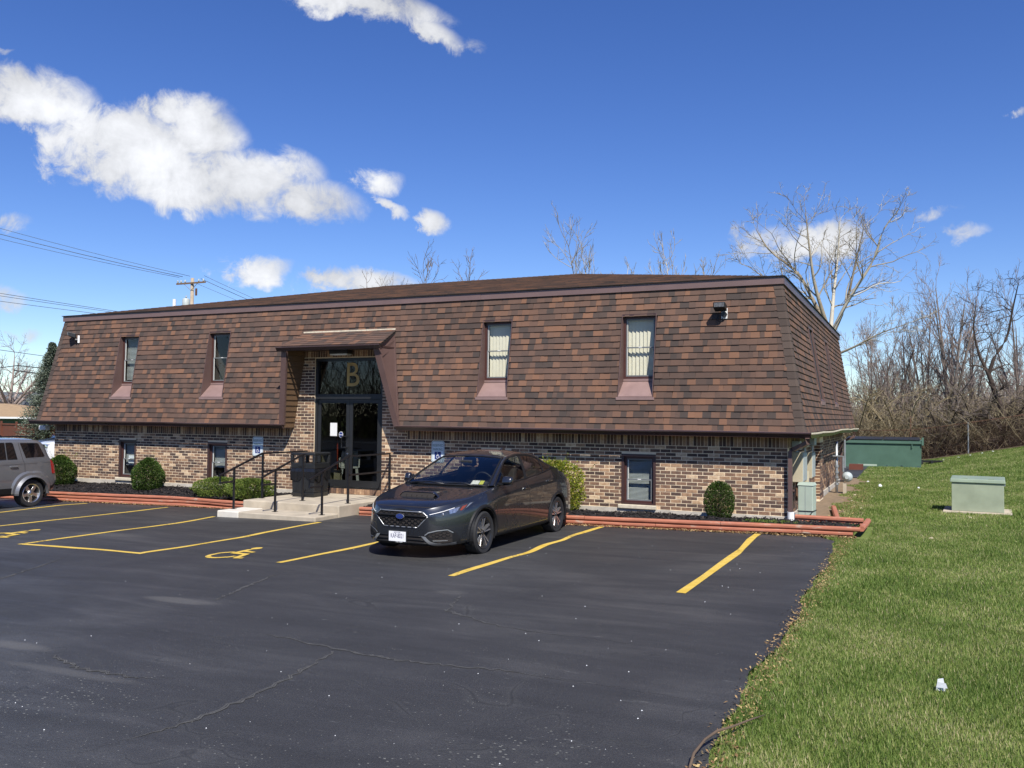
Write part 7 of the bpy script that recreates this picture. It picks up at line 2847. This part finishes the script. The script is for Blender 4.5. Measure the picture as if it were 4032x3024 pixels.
sk1 = skeleton(5, [lim, {'k': 13, 'len': 0.38, 'ang': 42, 't0': 0.2, 'n': 8, 'sides': 5, 'wob': 0.16, 'up': 0.05, 'taper': 0.5, 'rmin': 0.011, 'max': 2.3},
                   {'k': 6, 'len': 0.45, 'ang': 45, 't0': 0.2, 'n': 5, 'sides': 4, 'wob': 0.2, 'taper': 0.55, 'rmin': 0.009, 'max': 1.0},
                   {'k': 4, 'len': 0.45, 'ang': 50, 't0': 0.2, 'n': 4, 'sides': 3, 'wob': 0.25, 'taper': 0.6, 'rmin': 0.0075, 'max': 0.36, 'min': 0.12}])
for part, lv, mat in (('trunk', sk0, M['bark_pale']), ('branches', sk1, M['bark_pale'])):
    Vs, Fs, Ts, o = [], [], [], 0
    r = np.random.default_rng(4)
    for (P, R, s) in lv:
        V, Fc = tubes_np(P, R, s)
        Vs.append(V)
        Fs.append(Fc + o)
        o += len(V)
        Ts.append(np.repeat(np.clip(r.normal(0.5, 0.22, P.shape[0]), 0, 1), (P.shape[1] - 1) * s))
    np_object(part, np.concatenate(Vs), np.concatenate(Fs), mat, t, tint=np.concatenate(Ts), smooth=True)


def upright(h, nst, seed, spread=0.35, r0=0.12, base=1.0):
    rg = random.Random(seed)
    st = []
    for i in range(nst):
        a = 2 * PI * i / nst + rg.uniform(-0.4, 0.4)
        k = spread * rg.uniform(0.5, 1.2)
        hh = h * rg.uniform(0.72, 1.0)
        st.append({'pts': [(0.1 * math.cos(a), 0.1 * math.sin(a), 0), (k * 0.5 * math.cos(a), k * 0.5 * math.sin(a), hh * 0.35), (k * 1.3 * math.cos(a), k * 1.3 * math.sin(a), hh * 0.68), (k * 2.3 * math.cos(a), k * 2.3 * math.sin(a), hh)], 'r0': r0 * rg.uniform(0.6, 1), 'r1': 0.02})
    return [{'n': 12, 'sides': 7, 'stems': st},
            {'k': 15, 'len': 0.27, 'ang': 38, 't0': 0.25, 'n': 7, 'sides': 5, 'wob': 0.10, 'up': 0.13, 'taper': 0.5, 'rmin': 0.011, 'max': 2.4},
            {'k': 6, 'len': 0.48, 'ang': 38, 't0': 0.2, 'n': 5, 'sides': 4, 'wob': 0.16, 'up': 0.10, 'taper': 0.55, 'rmin': 0.008, 'max': 1.2},
            {'k': 4, 'len': 0.55, 'ang': 38, 't0': 0.2, 'n': 4, 'sides': 3, 'wob': 0.2, 'up': 0.10, 'taper': 0.6, 'rmin': 0.006, 'max': 0.55, 'min': 0.15}]


TG = 'bare trees behind the chain-link fence'
bare_tree('maple_tree', 'tallest upright bare tree with several grey stems right of the dumpster', 1.35, 46.0, upright(8.0, 5, 3, 0.55, 0.13), (M['bark_brown'], M['bark_red']), 21, TG)
bare_tree('maple_tree', 'slimmer upright bare tree just left of the tallest one', 0.35, 47.0, upright(7.3, 4, 8, 0.42, 0.11), (M['bark_brown'], M['bark_red']), 22, TG)
bare_tree('maple_tree', 'low twiggy bare tree close to the end of the mansard', -1.3, 46.5, upright(5.9, 5, 5, 0.5, 0.08), (M['bark_brown'], M['bark_red']), 23, TG)
bare_tree('maple_tree', 'bare tree cut by the right edge of the picture behind the gnarled one', 4.25, 47.0, upright(7.2, 4, 11, 0.5, 0.11), (M['bark_brown'], M['bark_red']), 24, TG)
for _i, (_x, _y, _h, _n, _l) in enumerate([(-0.5, 48.0, 6.4, 4, 'bare tree rising between the mansard and the slim maple'), (2.3, 48.5, 6.6, 4, 'bare tree showing between the tallest tree and the gnarled one'), (-2.2, 49.0, 6.2, 4, 'bare tree half hidden by the far end of the mansard')]):
    bare_tree('maple_tree', _l, _x, _y, upright(_h, _n, 15 + _i, 0.5, 0.08), (M['bark_brown'], M['bark_red']), 25 + _i, TG)
gn = [{'n': 14, 'sides': 9, 'stems': [
    {'pts': [(0, 0, -0.1), (-0.12, 0, 0.9), (-0.08, 0.05, 1.7), (-0.35, 0.1, 2.5), (-0.62, 0.1, 3.4)], 'r0': 0.17, 'r1': 0.09},
    {'pts': [(-0.1, 0, 1.2), (-0.7, -0.2, 1.5), (-1.5, -0.3, 1.55), (-2.0, -0.2, 1.75)], 'r0': 0.09, 'r1': 0.03},
    {'pts': [(-0.6, 0.1, 3.3), (-0.35, 0.1, 4.1), (0.1, 0.1, 4.9), (0.35, 0.1, 6.2), (0.55, 0.0, 7.2)], 'r0': 0.085, 'r1': 0.018},
    {'pts': [(-0.6, 0.1, 3.3), (-0.95, 0.1, 4.2), (-1.15, 0.2, 5.3), (-1.05, 0.2, 6.5)], 'r0': 0.075, 'r1': 0.016},
    {'pts': [(0, 0, 0.9), (0.5, -0.1, 1.6), (1.0, -0.2, 2.5)], 'r0': 0.09, 'r1': 0.03}]},
    {'k': 9, 'len': 0.42, 'ang': 62, 't0': 0.25, 'n': 8, 'sides': 5, 'wob': 0.24, 'up': -0.01, 'taper': 0.5, 'rmin': 0.012, 'max': 1.7},
    {'k': 6, 'len': 0.5, 'ang': 55, 't0': 0.15, 'n': 6, 'sides': 4, 'wob': 0.26, 'up': 0.0, 'taper': 0.55, 'rmin': 0.009, 'max': 1.0},
    {'k': 4, 'len': 0.5, 'ang': 55, 't0': 0.15, 'n': 4, 'sides': 3, 'wob': 0.3, 'up': 0.02, 'taper': 0.6, 'rmin': 0.0075, 'max': 0.5, 'min': 0.12}]
bare_tree('gnarled_tree', 'dark gnarled bare tree with crossing limbs at the right end of the fence', 3.36, 43.0, gn, (M['bark_dark'], M['bark_dark']), 31)


def small_far(h, seed, spread=0.6):
    s = upright(h, 3, seed, spread, 0.12)
    s[1]['k'], s[2]['k'], s[3]['k'] = 16, 5, 3
    for L, rr in zip(s[1:], (0.024, 0.019, 0.015)):
        L['rmin'] = rr
    return s


bare_tree('far_tree', 'pale bare treetop standing over the middle of the roof ridge', -21.2, 60.0, small_far(15.2, 41, 1.5), (M['bark_pale'], M['bark_pale']), 41)
bare_tree('far_tree', 'thinner bare treetop over the roof between the ridge and the forked tree', -14.7, 60.0, small_far(13.9, 42, 1.3), (M['bark_pale'], M['bark_pale']), 42)
bare_tree('far_tree', 'bare treetop barely clearing the ridge near the two small clouds', -38.4, 60.0, small_far(13.4, 43, 1.0), (M['bark_brown'], M['bark_brown']), 43)
bare_tree('far_tree', 'bare twigs peeping over the ridge beside the roof peak', -34.6, 62.0, small_far(13.3, 44, 1.0), (M['bark_brown'], M['bark_brown']), 44)
bare_tree('shade_tree', 'broad bare pinkish tree behind the houses at the left edge', -73.5, 52.0, [
    {'n': 10, 'sides': 8, 'stems': [{'pts': [(0, 0, 0), (0.1, 0, 2.0), (0.0, 0, 3.2)], 'r0': 0.3, 'r1': 0.2}] + [{'pts': [(0, 0, 2.4), (2.2 * math.cos(a), 2.2 * math.sin(a), 4.4), (4.2 * math.cos(a), 4.2 * math.sin(a), 6.2)], 'r0': 0.16, 'r1': 0.03} for a in (0.1, 1.2, 2.2, 3.1, 4.2, 5.3)] + [{'pts': [(0, 0, 3.0), (0.3, 0, 5.0), (0.2, 0.2, 7.4)], 'r0': 0.17, 'r1': 0.03}]},
    {'k': 10, 'len': 0.4, 'ang': 42, 't0': 0.2, 'n': 6, 'sides': 4, 'wob': 0.14, 'up': 0.08, 'taper': 0.5, 'rmin': 0.02, 'max': 2.2},
    {'k': 6, 'len': 0.5, 'ang': 42, 't0': 0.15, 'n': 5, 'sides': 3, 'wob': 0.16, 'up': 0.08, 'taper': 0.55, 'rmin': 0.015, 'max': 1.3},
    {'k': 4, 'len': 0.55, 'ang': 42, 't0': 0.15, 'n': 4, 'sides': 3, 'wob': 0.2, 'up': 0.08, 'taper': 0.6, 'rmin': 0.012, 'max': 0.8, 'min': 0.2}],
    (M['bark_red'], M['bark_red']), 51)

# arching pale bushes against the fence, each its own
ab = lambda seed, h: [{'n': 9, 'sides': 6, 'stems': [{'pts': [(random.Random(seed + i).uniform(-.25, .25), random.Random(seed + i + 50).uniform(-.25, .25), 0), (math.cos(a) * h * .2, math.sin(a) * h * .2, h * .45), (math.cos(a) * h * .5, math.sin(a) * h * .5, h * .8), (math.cos(a) * h * .8, math.sin(a) * h * .8, h * random.Random(seed + i + 9).uniform(.75, 1.0))], 'r0': 0.045, 'r1': 0.012} for i, a in enumerate([0.3 + k * 0.8 for k in range(8)])]},
      {'k': 10, 'len': 0.36, 'ang': 40, 't0': 0.15, 'n': 6, 'sides': 4, 'wob': 0.2, 'up': 0.05, 'taper': 0.55, 'rmin': 0.009, 'max': 1.4},
      {'k': 5, 'len': 0.5, 'ang': 45, 't0': 0.15, 'n': 4, 'sides': 3, 'wob': 0.25, 'up': 0.04, 'taper': 0.6, 'rmin': 0.007, 'max': 0.7, 'min': 0.12}]
for i, (x, y, h, lab) in enumerate([(-2.7, 43.4, 3.6, 'arching bare bush behind the left half of the dumpster'), (-0.7, 43.3, 3.5, 'arching bare bush behind the right half of the dumpster'),
                                    (0.95, 43.0, 2.7, 'dense dark bare bush right of the dumpster'), (2.35, 43.6, 3.0, 'bare bush between the dumpster and the gnarled tree')]):
    bare_tree('bare_bush', lab, x, y, ab(60 + i * 7, h), (M['bark_olive'] if i < 2 else M['bark_dark'], M['bark_olive'] if i < 2 else M['bark_brown']), 60 + i, 'bare bushes along the fence', cat='bush')

# thicket that reads as one mass
def thicket(name, n, fx, fy, h0, h1, mat, seed, rad=0.007, spread=0.45):
    r = np.random.default_rng(seed)
    x, y = fx(r, n), fy(r, n)
    z = np_ground(x, np.minimum(y, 60.0)) - 0.05
    h = r.uniform(h0, h1, n)
    k = 6
    P = np.zeros((n, k, 3))
    d = np.stack([r.normal(0, spread, n), r.normal(0, spread, n), np.ones(n)], 1)
    P[:, 0] = np.stack([x, y, z], 1)
    for j in range(1, k):
        d = d + r.normal(0, 0.28, (n, 3)) * np.array([1, 1, 0.5])
        d /= np.linalg.norm(d, axis=1)[:, None]
        P[:, j] = P[:, j - 1] + d * (h / (k - 1))[:, None]
    R = rad * r.uniform(0.7, 1.5, n)[:, None] * np.linspace(1.3, 0.6, k)[None]
    V1, F1 = tubes_np(P, R, 3)
    m = n * 4
    par = r.integers(0, n, m)
    j = r.integers(1, k - 1, m)
    Q = np.zeros((m, 4, 3))
    Q[:, 0] = P[par, j]
    d = r.normal(0, 1, (m, 3)) * np.array([1, 1, 0.7]) + np.array([0, 0, 0.35])
    d /= np.linalg.norm(d, axis=1)[:, None]
    ln = r.uniform(0.25, 0.9, m)
    for q in range(1, 4):
        d = d + r.normal(0, 0.25, (m, 3))
        d /= np.linalg.norm(d, axis=1)[:, None]
        Q[:, q] = Q[:, q - 1] + d * (ln / 3)[:, None]
    R2 = rad * 0.75 * r.uniform(0.7, 1.3, m)[:, None] * np.linspace(1.1, 0.7, 4)[None]
    V2, F2 = tubes_np(Q, R2, 3)
    tint = np.concatenate([np.repeat(r.random(n), (k - 1) * 3), np.repeat(np.clip(r.normal(0.5, 0.25, m), 0, 1), 9)])
    return np_object(name, np.concatenate([V1, V2]), np.concatenate([F1, F2 + len(V1)]), mat, tint=tint, kind='stuff')


thicket('brush', 5200, lambda r, n: r.uniform(-9, 11, n), lambda r, n: 42.3 + 5.5 * r.random(n), 1.0, 3.4, M['bark_olive'], 71)
thicket('brush', 2000, lambda r, n: r.uniform(0.4, 11, n), lambda r, n: 42.2 + 3.0 * r.random(n), 0.8, 2.4, M['bark_dark'], 72)
thicket('undergrowth', 5200, lambda r, n: r.uniform(-14, 14, n), lambda r, n: 48 + 20 * r.random(n), 1.8, 4.9, M['bark_red'], 73, 0.011)
thicket('woods_behind', 3600, lambda r, n: r.uniform(-60, 45, n), lambda r, n: -34 - 26 * r.random(n), 5.0, 13.0, M['bark_dark'], 75, 0.03)
thicket('far_woods', 2400, lambda r, n: r.uniform(-60, 70, n), lambda r, n: 78 + 45 * r.random(n), 3.0, 9.5, M['bark_brown'], 74, 0.026)
# last year's leaf mould under the brush
sheet('woodland_floor', -14.0, 16.0, 41.6, 62.0, 0.8, plain('leaf_mould', (0.12, 0.085, 0.05), 1.0, var=0.3, scale=3, bump=0.8), 0.03, kind='structure')
# an early yellow shrub and white vans glimpsed through the brush
t = shrub('forsythia', 'dull yellow flowering bush glimpsed through the brush above the dumpster', 'bush', -1.75, 48.5, 0.2, 0.7, 0.7, 3.2, tinted('forsythia_bloom', [(0, (0.13, 0.11, 0.02)), (1, (0.42, 0.33, 0.05))], 0.3, 5, 0.7, 0.0), 3500, 0.045, 9, None, 1.0, 0, 0.6, 0.3)
for i, (x, y, w_) in enumerate([(1.0, 74.0, 5.0), (7.2, 76.0, 5.6)]):
    t = thing('van', ('white van glimpsed low through the brush above the pallet', 'white van glimpsed through the brush beside the gnarled tree')[i], 'van', (x, y, ground(x, 60)), 0, 'white vans beyond the brush')
    MB().hexa([(-w_ / 2, 0, 0.5), (w_ / 2, 0, 0.5), (w_ / 2, 1.9, 0.5), (-w_ / 2, 1.9, 0.5), (-w_ / 2 + 0.1, 0.1, 2.5), (w_ / 2 - 1.3, 0.1, 2.5), (w_ / 2 - 1.3, 1.8, 2.5), (-w_ / 2 + 0.1, 1.8, 2.5)]).build('body', M['white_paint'], t, bevel=0.12)
    MB().hexa([(w_ / 2 - 1.5, -0.01, 1.5), (w_ / 2 - 0.75, -0.01, 1.5), (w_ / 2 - 0.75, 0.02, 1.5), (w_ / 2 - 1.5, 0.02, 1.5), (w_ / 2 - 1.6, 0.05, 2.2), (w_ / 2 - 1.25, 0.05, 2.2), (w_ / 2 - 1.25, 0.08, 2.2), (w_ / 2 - 1.6, 0.08, 2.2)]).build('window', M['tint_pane'], t)
    for sx in (-w_ / 2 + 0.9, w_ / 2 - 1.0):
        MB().lathe([(0.0, -0.02), (0.2, -0.02), (0.36, 0.0), (0.36, 0.22), (0.0, 0.22)], (sx, 0.0, 0.36), 1, 18).build('wheel', M['rubber'], t, smooth=30)

# spruce
t = thing('spruce_tree', 'dense blue-green spruce beside the left end of the mansard', 'tree', (-52.4, 40.0, -0.4))
r = np.random.default_rng(17)
H = 6.95
MB().tube([(0, 0, -0.2), (0, 0, H * 0.5), (0, 0, H)], [0.16, 0.09, 0.015], 8).build('trunk', M['bark_dark'], t, smooth=True)
n = 760
v = r.random(n) ** 0.8
zb = 0.25 + v * (H - 0.35)
ln = (1 - v) ** 0.85 * 2.15 * r.uniform(0.65, 1.1, n) + 0.10
a = r.uniform(0, 2 * PI, n)
k = 5
P = np.zeros((n, k, 3))
for j in range(k):
    s = j / (k - 1)
    P[:, j] = np.stack([np.cos(a) * ln * s, np.sin(a) * ln * s, zb - ln * 0.28 * s + ln * 0.20 * s * s], 1)
V, Fc = tubes_np(P, np.full((n, k), 0.012), 3)
np_object('boughs', V, Fc, M['bark_dark'], t, tint=np.full(len(Fc), 0.5))
per = 46
par = np.repeat(np.arange(n), per)
s = r.uniform(0.15, 1.0, len(par))
x = s * (k - 1)
i0 = np.clip(x.astype(int), 0, k - 2)
f = (x - i0)[:, None]
base = P[par, i0] * (1 - f) + P[par, i0 + 1] * f + r.normal(0, 0.05, (len(par), 3)) * (0.4 + ln[par])[:, None]
N = np.stack([np.cos(a[par]), np.sin(a[par]), np.full(len(par), 0.25)], 1)
V, Fc = leaf_cloud(base, N, 0.05, r, 2.6)
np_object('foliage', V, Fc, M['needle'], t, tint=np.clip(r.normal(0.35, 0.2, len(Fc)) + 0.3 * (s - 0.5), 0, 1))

# ------------------------------------------------------------------ beyond the lot on the left
GL = -0.4
t = thing('board_fence', 'red-brown board fence behind the parked cars', 'fence')
x0, y0, x1, y1 = -64.0, 42.5, -33.0, 35.5
L = math.hypot(x1 - x0, y1 - y0)
ux, uy = (x1 - x0) / L, (y1 - y0) / L
bd = MB()
bd.box(0, 0.16, -0.012, 0.012, 0.05, 1.45)
bme = bd.mesh('board', [M['redwood']])
ang = math.atan2(uy, ux)
s = 0.0
rg = random.Random(2)
while s < L:
    o = bpy.data.objects.new('board', bme)
    COL.objects.link(o)
    o.parent = t
    o.location = (x0 + ux * s, y0 + uy * s, GL + rg.uniform(-0.01, 0.01))
    o.rotation_euler = (0, 0, ang)
    s += 0.168
s = 0.0
while s < L:
    p = MB()
    p.box(-0.07, 0.07, -0.09, 0.0, 0, 1.62)
    o = p.build('post', M['redwood'], t)
    o.location = (x0 + ux * s, y0 + uy * s, GL)
    o.rotation_euler = (0, 0, ang)
    s += 2.4
for z in (0.3, 1.36):
    p = MB()
    p.box(0, L, -0.06, -0.013, z, z + 0.10)
    o = p.build('rail', M['redwood'], t)
    o.location = (x0, y0, GL)
    o.rotation_euler = (0, 0, ang)
t = thing('garage', 'garage with a low tan shingled roof behind the board fence', 'garage', (-63.0, 46.0, GL), 0.15)
MB().box(-8.5, 5.2, 0, 7, 0, 1.80).build('wall', M['green_wall'], t)
MB().hexa([(-9.0, -0.5, 1.86), (5.6, -0.5, 1.86), (5.6, 7.5, 1.86), (-9.0, 7.5, 1.86), (-9.0, 3.3, 2.95), (-5.6, 3.3, 2.95), (-5.6, 3.7, 2.95), (-9.0, 3.7, 2.95)]).build('roof', M['tan_roof'], t)
MB().box(-9.05, 5.65, -0.56, -0.51, 1.74, 1.88).build('eaves_board', M['white'], t)
t = thing('house', 'low house with a grey roof and white eaves behind the garage', 'house', (-76.0, 55.0, GL), 0.12)
MB().box(-8, 6.5, 0, 8, 0, 2.70).build('wall', M['house_brick'], t)
rf = MB()
rf.hexa([(-8.6, -0.6, 2.75), (7.0, -0.6, 2.75), (7.0, 8.6, 2.75), (-8.6, 8.6, 2.75), (-8.6, 3.9, 4.25), (7.0, 3.9, 4.25), (7.0, 4.1, 4.25), (-8.6, 4.1, 4.25)])
roof = rf.build('roof', M['grey_roof'], t)
MB().box(-8.65, 7.05, -0.66, -0.61, 2.62, 2.78).build('eaves_board', M['white'], t)
MB().tube([(2.6, 2.6, 3.6), (2.6, 2.6, 4.5)], 0.09, 8).build('flue', M['steel'], roof)
w_ = MB()
w_.box(3.4, 6.2, -0.05, 0.02, 1.55, 2.5)
wn = w_.build('window', M['white'], t)
for a_ in (3.5, 4.85):
    MB().box(a_, a_ + 1.25, -0.07, -0.052, 1.62, 2.42).build('pane', M['tint_pane'], wn)

# ------------------------------------------------------------------ utility pole and wires
t = thing('utility_pole', 'wooden utility pole with crossarm and transformer above the roofline', 'utility pole', (-60.2, 60.0, GL))
MB().tube([(0, 0, -0.5), (0, 0, 14.65)], [0.22, 0.15], 12).build('shaft', M['pole'], t, smooth=True)
MB().box(-1.75, 1.75, -0.24, -0.13, 14.1, 14.24).build('crossarm', plain('crossarm_timber', (0.16, 0.10, 0.06), 0.9), t)
for x in (-1.6, -1.2, -0.7, 0.95, 1.5):
    MB().lathe([(0.0, 0.0), (0.05, 0.0), (0.09, 0.08), (0.06, 0.12), (0.09, 0.17), (0.04, 0.24), (0.0, 0.25)], (x, -0.18, 14.25), 2, 10).build('insulator', M['pale_grey'], t, smooth=True)
b_ = MB()
b_.tube([(-0.8, -0.2, 14.1), (0, -0.16, 13.5)], 0.03, 5)
b_.tube([(0.8, -0.2, 14.1), (0, -0.16, 13.5)], 0.03, 5)
b_.build('brace', M['steel'], t)
MB().lathe([(0.0, 0.0), (0.30, 0.0), (0.33, 0.1), (0.33, 0.9), (0.25, 1.0), (0.0, 1.02)], (-0.62, -0.1, 11.8), 2, 18).build('transformer_can', M['pale_grey'], t, smooth=40)
MB().lathe([(0.0, 0.0), (0.05, 0.0), (0.08, 0.12), (0.03, 0.3), (0.0, 0.3)], (-0.62, -0.1, 12.8), 2, 10).build('bushing', M['steel'], t, smooth=True)
MB().box(0.55, 0.72, -0.2, -0.1, 13.0, 13.65).build('cutout', M['rust'], t)


def wire(label, a, b, r, sag, group):
    a, b = Vector(a), Vector(b)
    pts = []
    for i in range(15):
        u = i / 14
        p = a.lerp(b, u)
        p.z -= sag * 4 * u * (1 - u)
        pts.append(p)
    tag(MB().tube(pts, r, 5).build('power_line', M['wire'], smooth=True), label, 'wire', group)


def far_end(p, q, k):
    """carry a line on past its left end in the picture"""
    return tuple(p[i] + (p[i] - q[i]) * k for i in range(3))


for nm, a, b, rr in (('uppermost', (-72.65, 50, 18.13), (-60.5, 60, 14.45), 0.018), ('middle', (-72.62, 50, 17.62), (-61.4, 60, 14.45), 0.026), ('lowest', (-72.6, 50, 17.2), (-61.8, 60, 14.4), 0.018)):
    wire(nm + ' wire of the three running up left from the pole crossarm', far_end(a, b, 0.6), b, rr, 0.28, 'high wires left of the pole')
for nm, a, b, rr in (('uppermost', (-72.37, 50, 12.32), (-60.3, 67.5, 10.2), 0.022), ('middle', (-72.36, 50, 12.1), (-60.4, 67.5, 10.2), 0.020), ('lowest', (-72.34, 50, 11.63), (-60.5, 67.5, 10.1), 0.020)):
    wire(nm + ' wire of the middle three that drop behind the left end of the roof', far_end(a, b, 0.6), b, rr, 0.18, 'middle wires behind the roof')
for nm, a, b, rr in (('uppermost', (-58.8, 60, 14.4), (-54.0, 63.0, 11.9), 0.016), ('middle', (-59.2, 60, 14.15), (-54.0, 63.5, 11.5), 0.022), ('lowest', (-59.6, 60, 13.7), (-54.0, 64.0, 11.0), 0.014)):
    wire(nm + ' wire of the three running down right from the pole', a, b, rr, 0.03, 'wires right of the pole')
wire('thin wire crossing the top of the spruce', far_end((-57.71, 40, 6.25), (-54.8, 42, 5.8), 3), far_end((-54.8, 42, 5.8), (-57.71, 40, 6.25), 2.5), 0.020, 0.1, 'cables in front of the spruce')
wire('thick cable crossing the middle of the spruce', far_end((-57.21, 41, 5.12), (-55.14, 42, 4.92), 0), far_end((-55.14, 42, 4.92), (-57.21, 41, 5.1), 2.5), 0.034, 0.04, 'cables in front of the spruce')
wire('cable sloping up from the left edge to meet the thick cable', far_end((-57.65, 40, 4.91), (-57.21, 41, 5.12), 3), (-57.21, 41, 5.12), 0.03, 0.0, 'cables in front of the spruce')
wire('thickest black cable crossing the spruce lowest', (-56.19, 40, 4.72), far_end((-55.25, 42, 4.5), (-56.19, 40, 4.72), 2.5), 0.045, 0.02, 'cables in front of the spruce')

# ------------------------------------------------------------------ grass blades
def turf_blades(name, n, x0, x1, y0, y1, h, wd, seed, bend=0.5, ypow=1.0, xmin=None):
    r = np.random.default_rng(seed)
    x = r.uniform(x0, x1, n)
    y = y0 + (y1 - y0) * r.random(n) ** ypow
    if xmin is not None:
        ed = np.array([edge_x(v) for v in np.linspace(2, 15, 400)])
        e = np.interp(y, np.linspace(2, 15, 400), ed)
        ok = (x > e + np.abs(r.normal(0, 0.05, n))) | (y > 15)
        ok &= ~((x < -0.72) & (y > 14.7) & (y < 16.5))
        ok &= ~((x < -1.58 + 0.16 * np.sin(y * 2.1) + 0.1 * np.sin(y * 5.7)) & (y > 16) & (y < 29.5))
        ok &= ~((np.abs(x - 1.045) < 0.6) & (y > 19.6) & (y < 20.7))
        x, y = x[ok], y[ok]
        n = len(x)
    z = np_ground(x, y)
    patchy = np.sin(x * 2.3 + 1.1 * np.sin(y * 1.3)) * np.sin(y * 1.9 + 0.7 * np.sin(x * 2.9)) + 0.6 * np.sin(x * 5.7 + y * 3.1) * np.sin(y * 6.3 - x * 2.2)
    hh = h * r.uniform(0.45, 1.25, n) * (1 + 0.22 * patchy)
    a = r.uniform(0, 2 * PI, n)
    lean = r.uniform(0.15, 1.0, n) * bend
    dx, dy = np.cos(a) * lean * hh, np.sin(a) * lean * hh
    b = a + PI / 2 + r.normal(0, 0.5, n)
    w = wd * r.uniform(0.6, 1.4, n)
    wx, wy = np.cos(b) * w, np.sin(b) * w
    p0 = np.stack([x - wx, y - wy, z - 0.004], 1)
    p1 = np.stack([x + wx, y + wy, z - 0.004], 1)
    p2 = np.stack([x + dx, y + dy, z + hh], 1)
    V = np.stack([p0, p1, p2], 1).reshape(-1, 3)
    Fc = np.arange(3 * n).reshape(n, 3)
    tint = np.clip(r.normal(0.42, 0.17, n) - 0.09 * patchy, 0, 0.8)
    dry = r.random(n) < 0.07 + 0.11 * np.clip(-patchy - 0.1, 0, 2)
    tint[dry] = r.uniform(0.8, 1.0, dry.sum())
    return np_object(name, V, Fc, M['blade'], tint=tint, kind='stuff')


turf_blades('grass', 150000, -1.15, 1.6, 3.6, 9.0, 0.034, 0.0034, 1, 0.9, 1.0, True)
turf_blades('grass', 150000, -1.5, 2.4, 8.8, 17.0, 0.036, 0.0044, 2, 0.9, 1.1, True)
turf_blades('grass', 120000, -1.85, 3.4, 16.6, 29.0, 0.040, 0.0064, 3, 0.9, 1.0, True)
turf_blades('grass', 90000, -1.75, 5.2, 29.0, 41.8, 0.046, 0.009, 4, 0.9, 1.0)
turf_blades('grass', 30000, 1.6, 8.0, 2.0, 20.0, 0.055, 0.006, 5, 0.9)
# weeds in the narrow end of the bed
r = np.random.default_rng(6)
n = 1500
x = -2.7 + 1.8 * r.random(n)
y = 14.98 + 0.55 * r.random(n)
P0 = np.stack([x, y, np.full(n, 0.15)], 1)
V, Fc = leaf_cloud(P0, np.tile(np.array([0, 0, 1.0]), (n, 1)), 0.022, r, 2.4)
np_object('weeds', V, Fc, M['leaf_juniper'], tint=r.random(len(Fc)) * 0.7, kind='stuff')
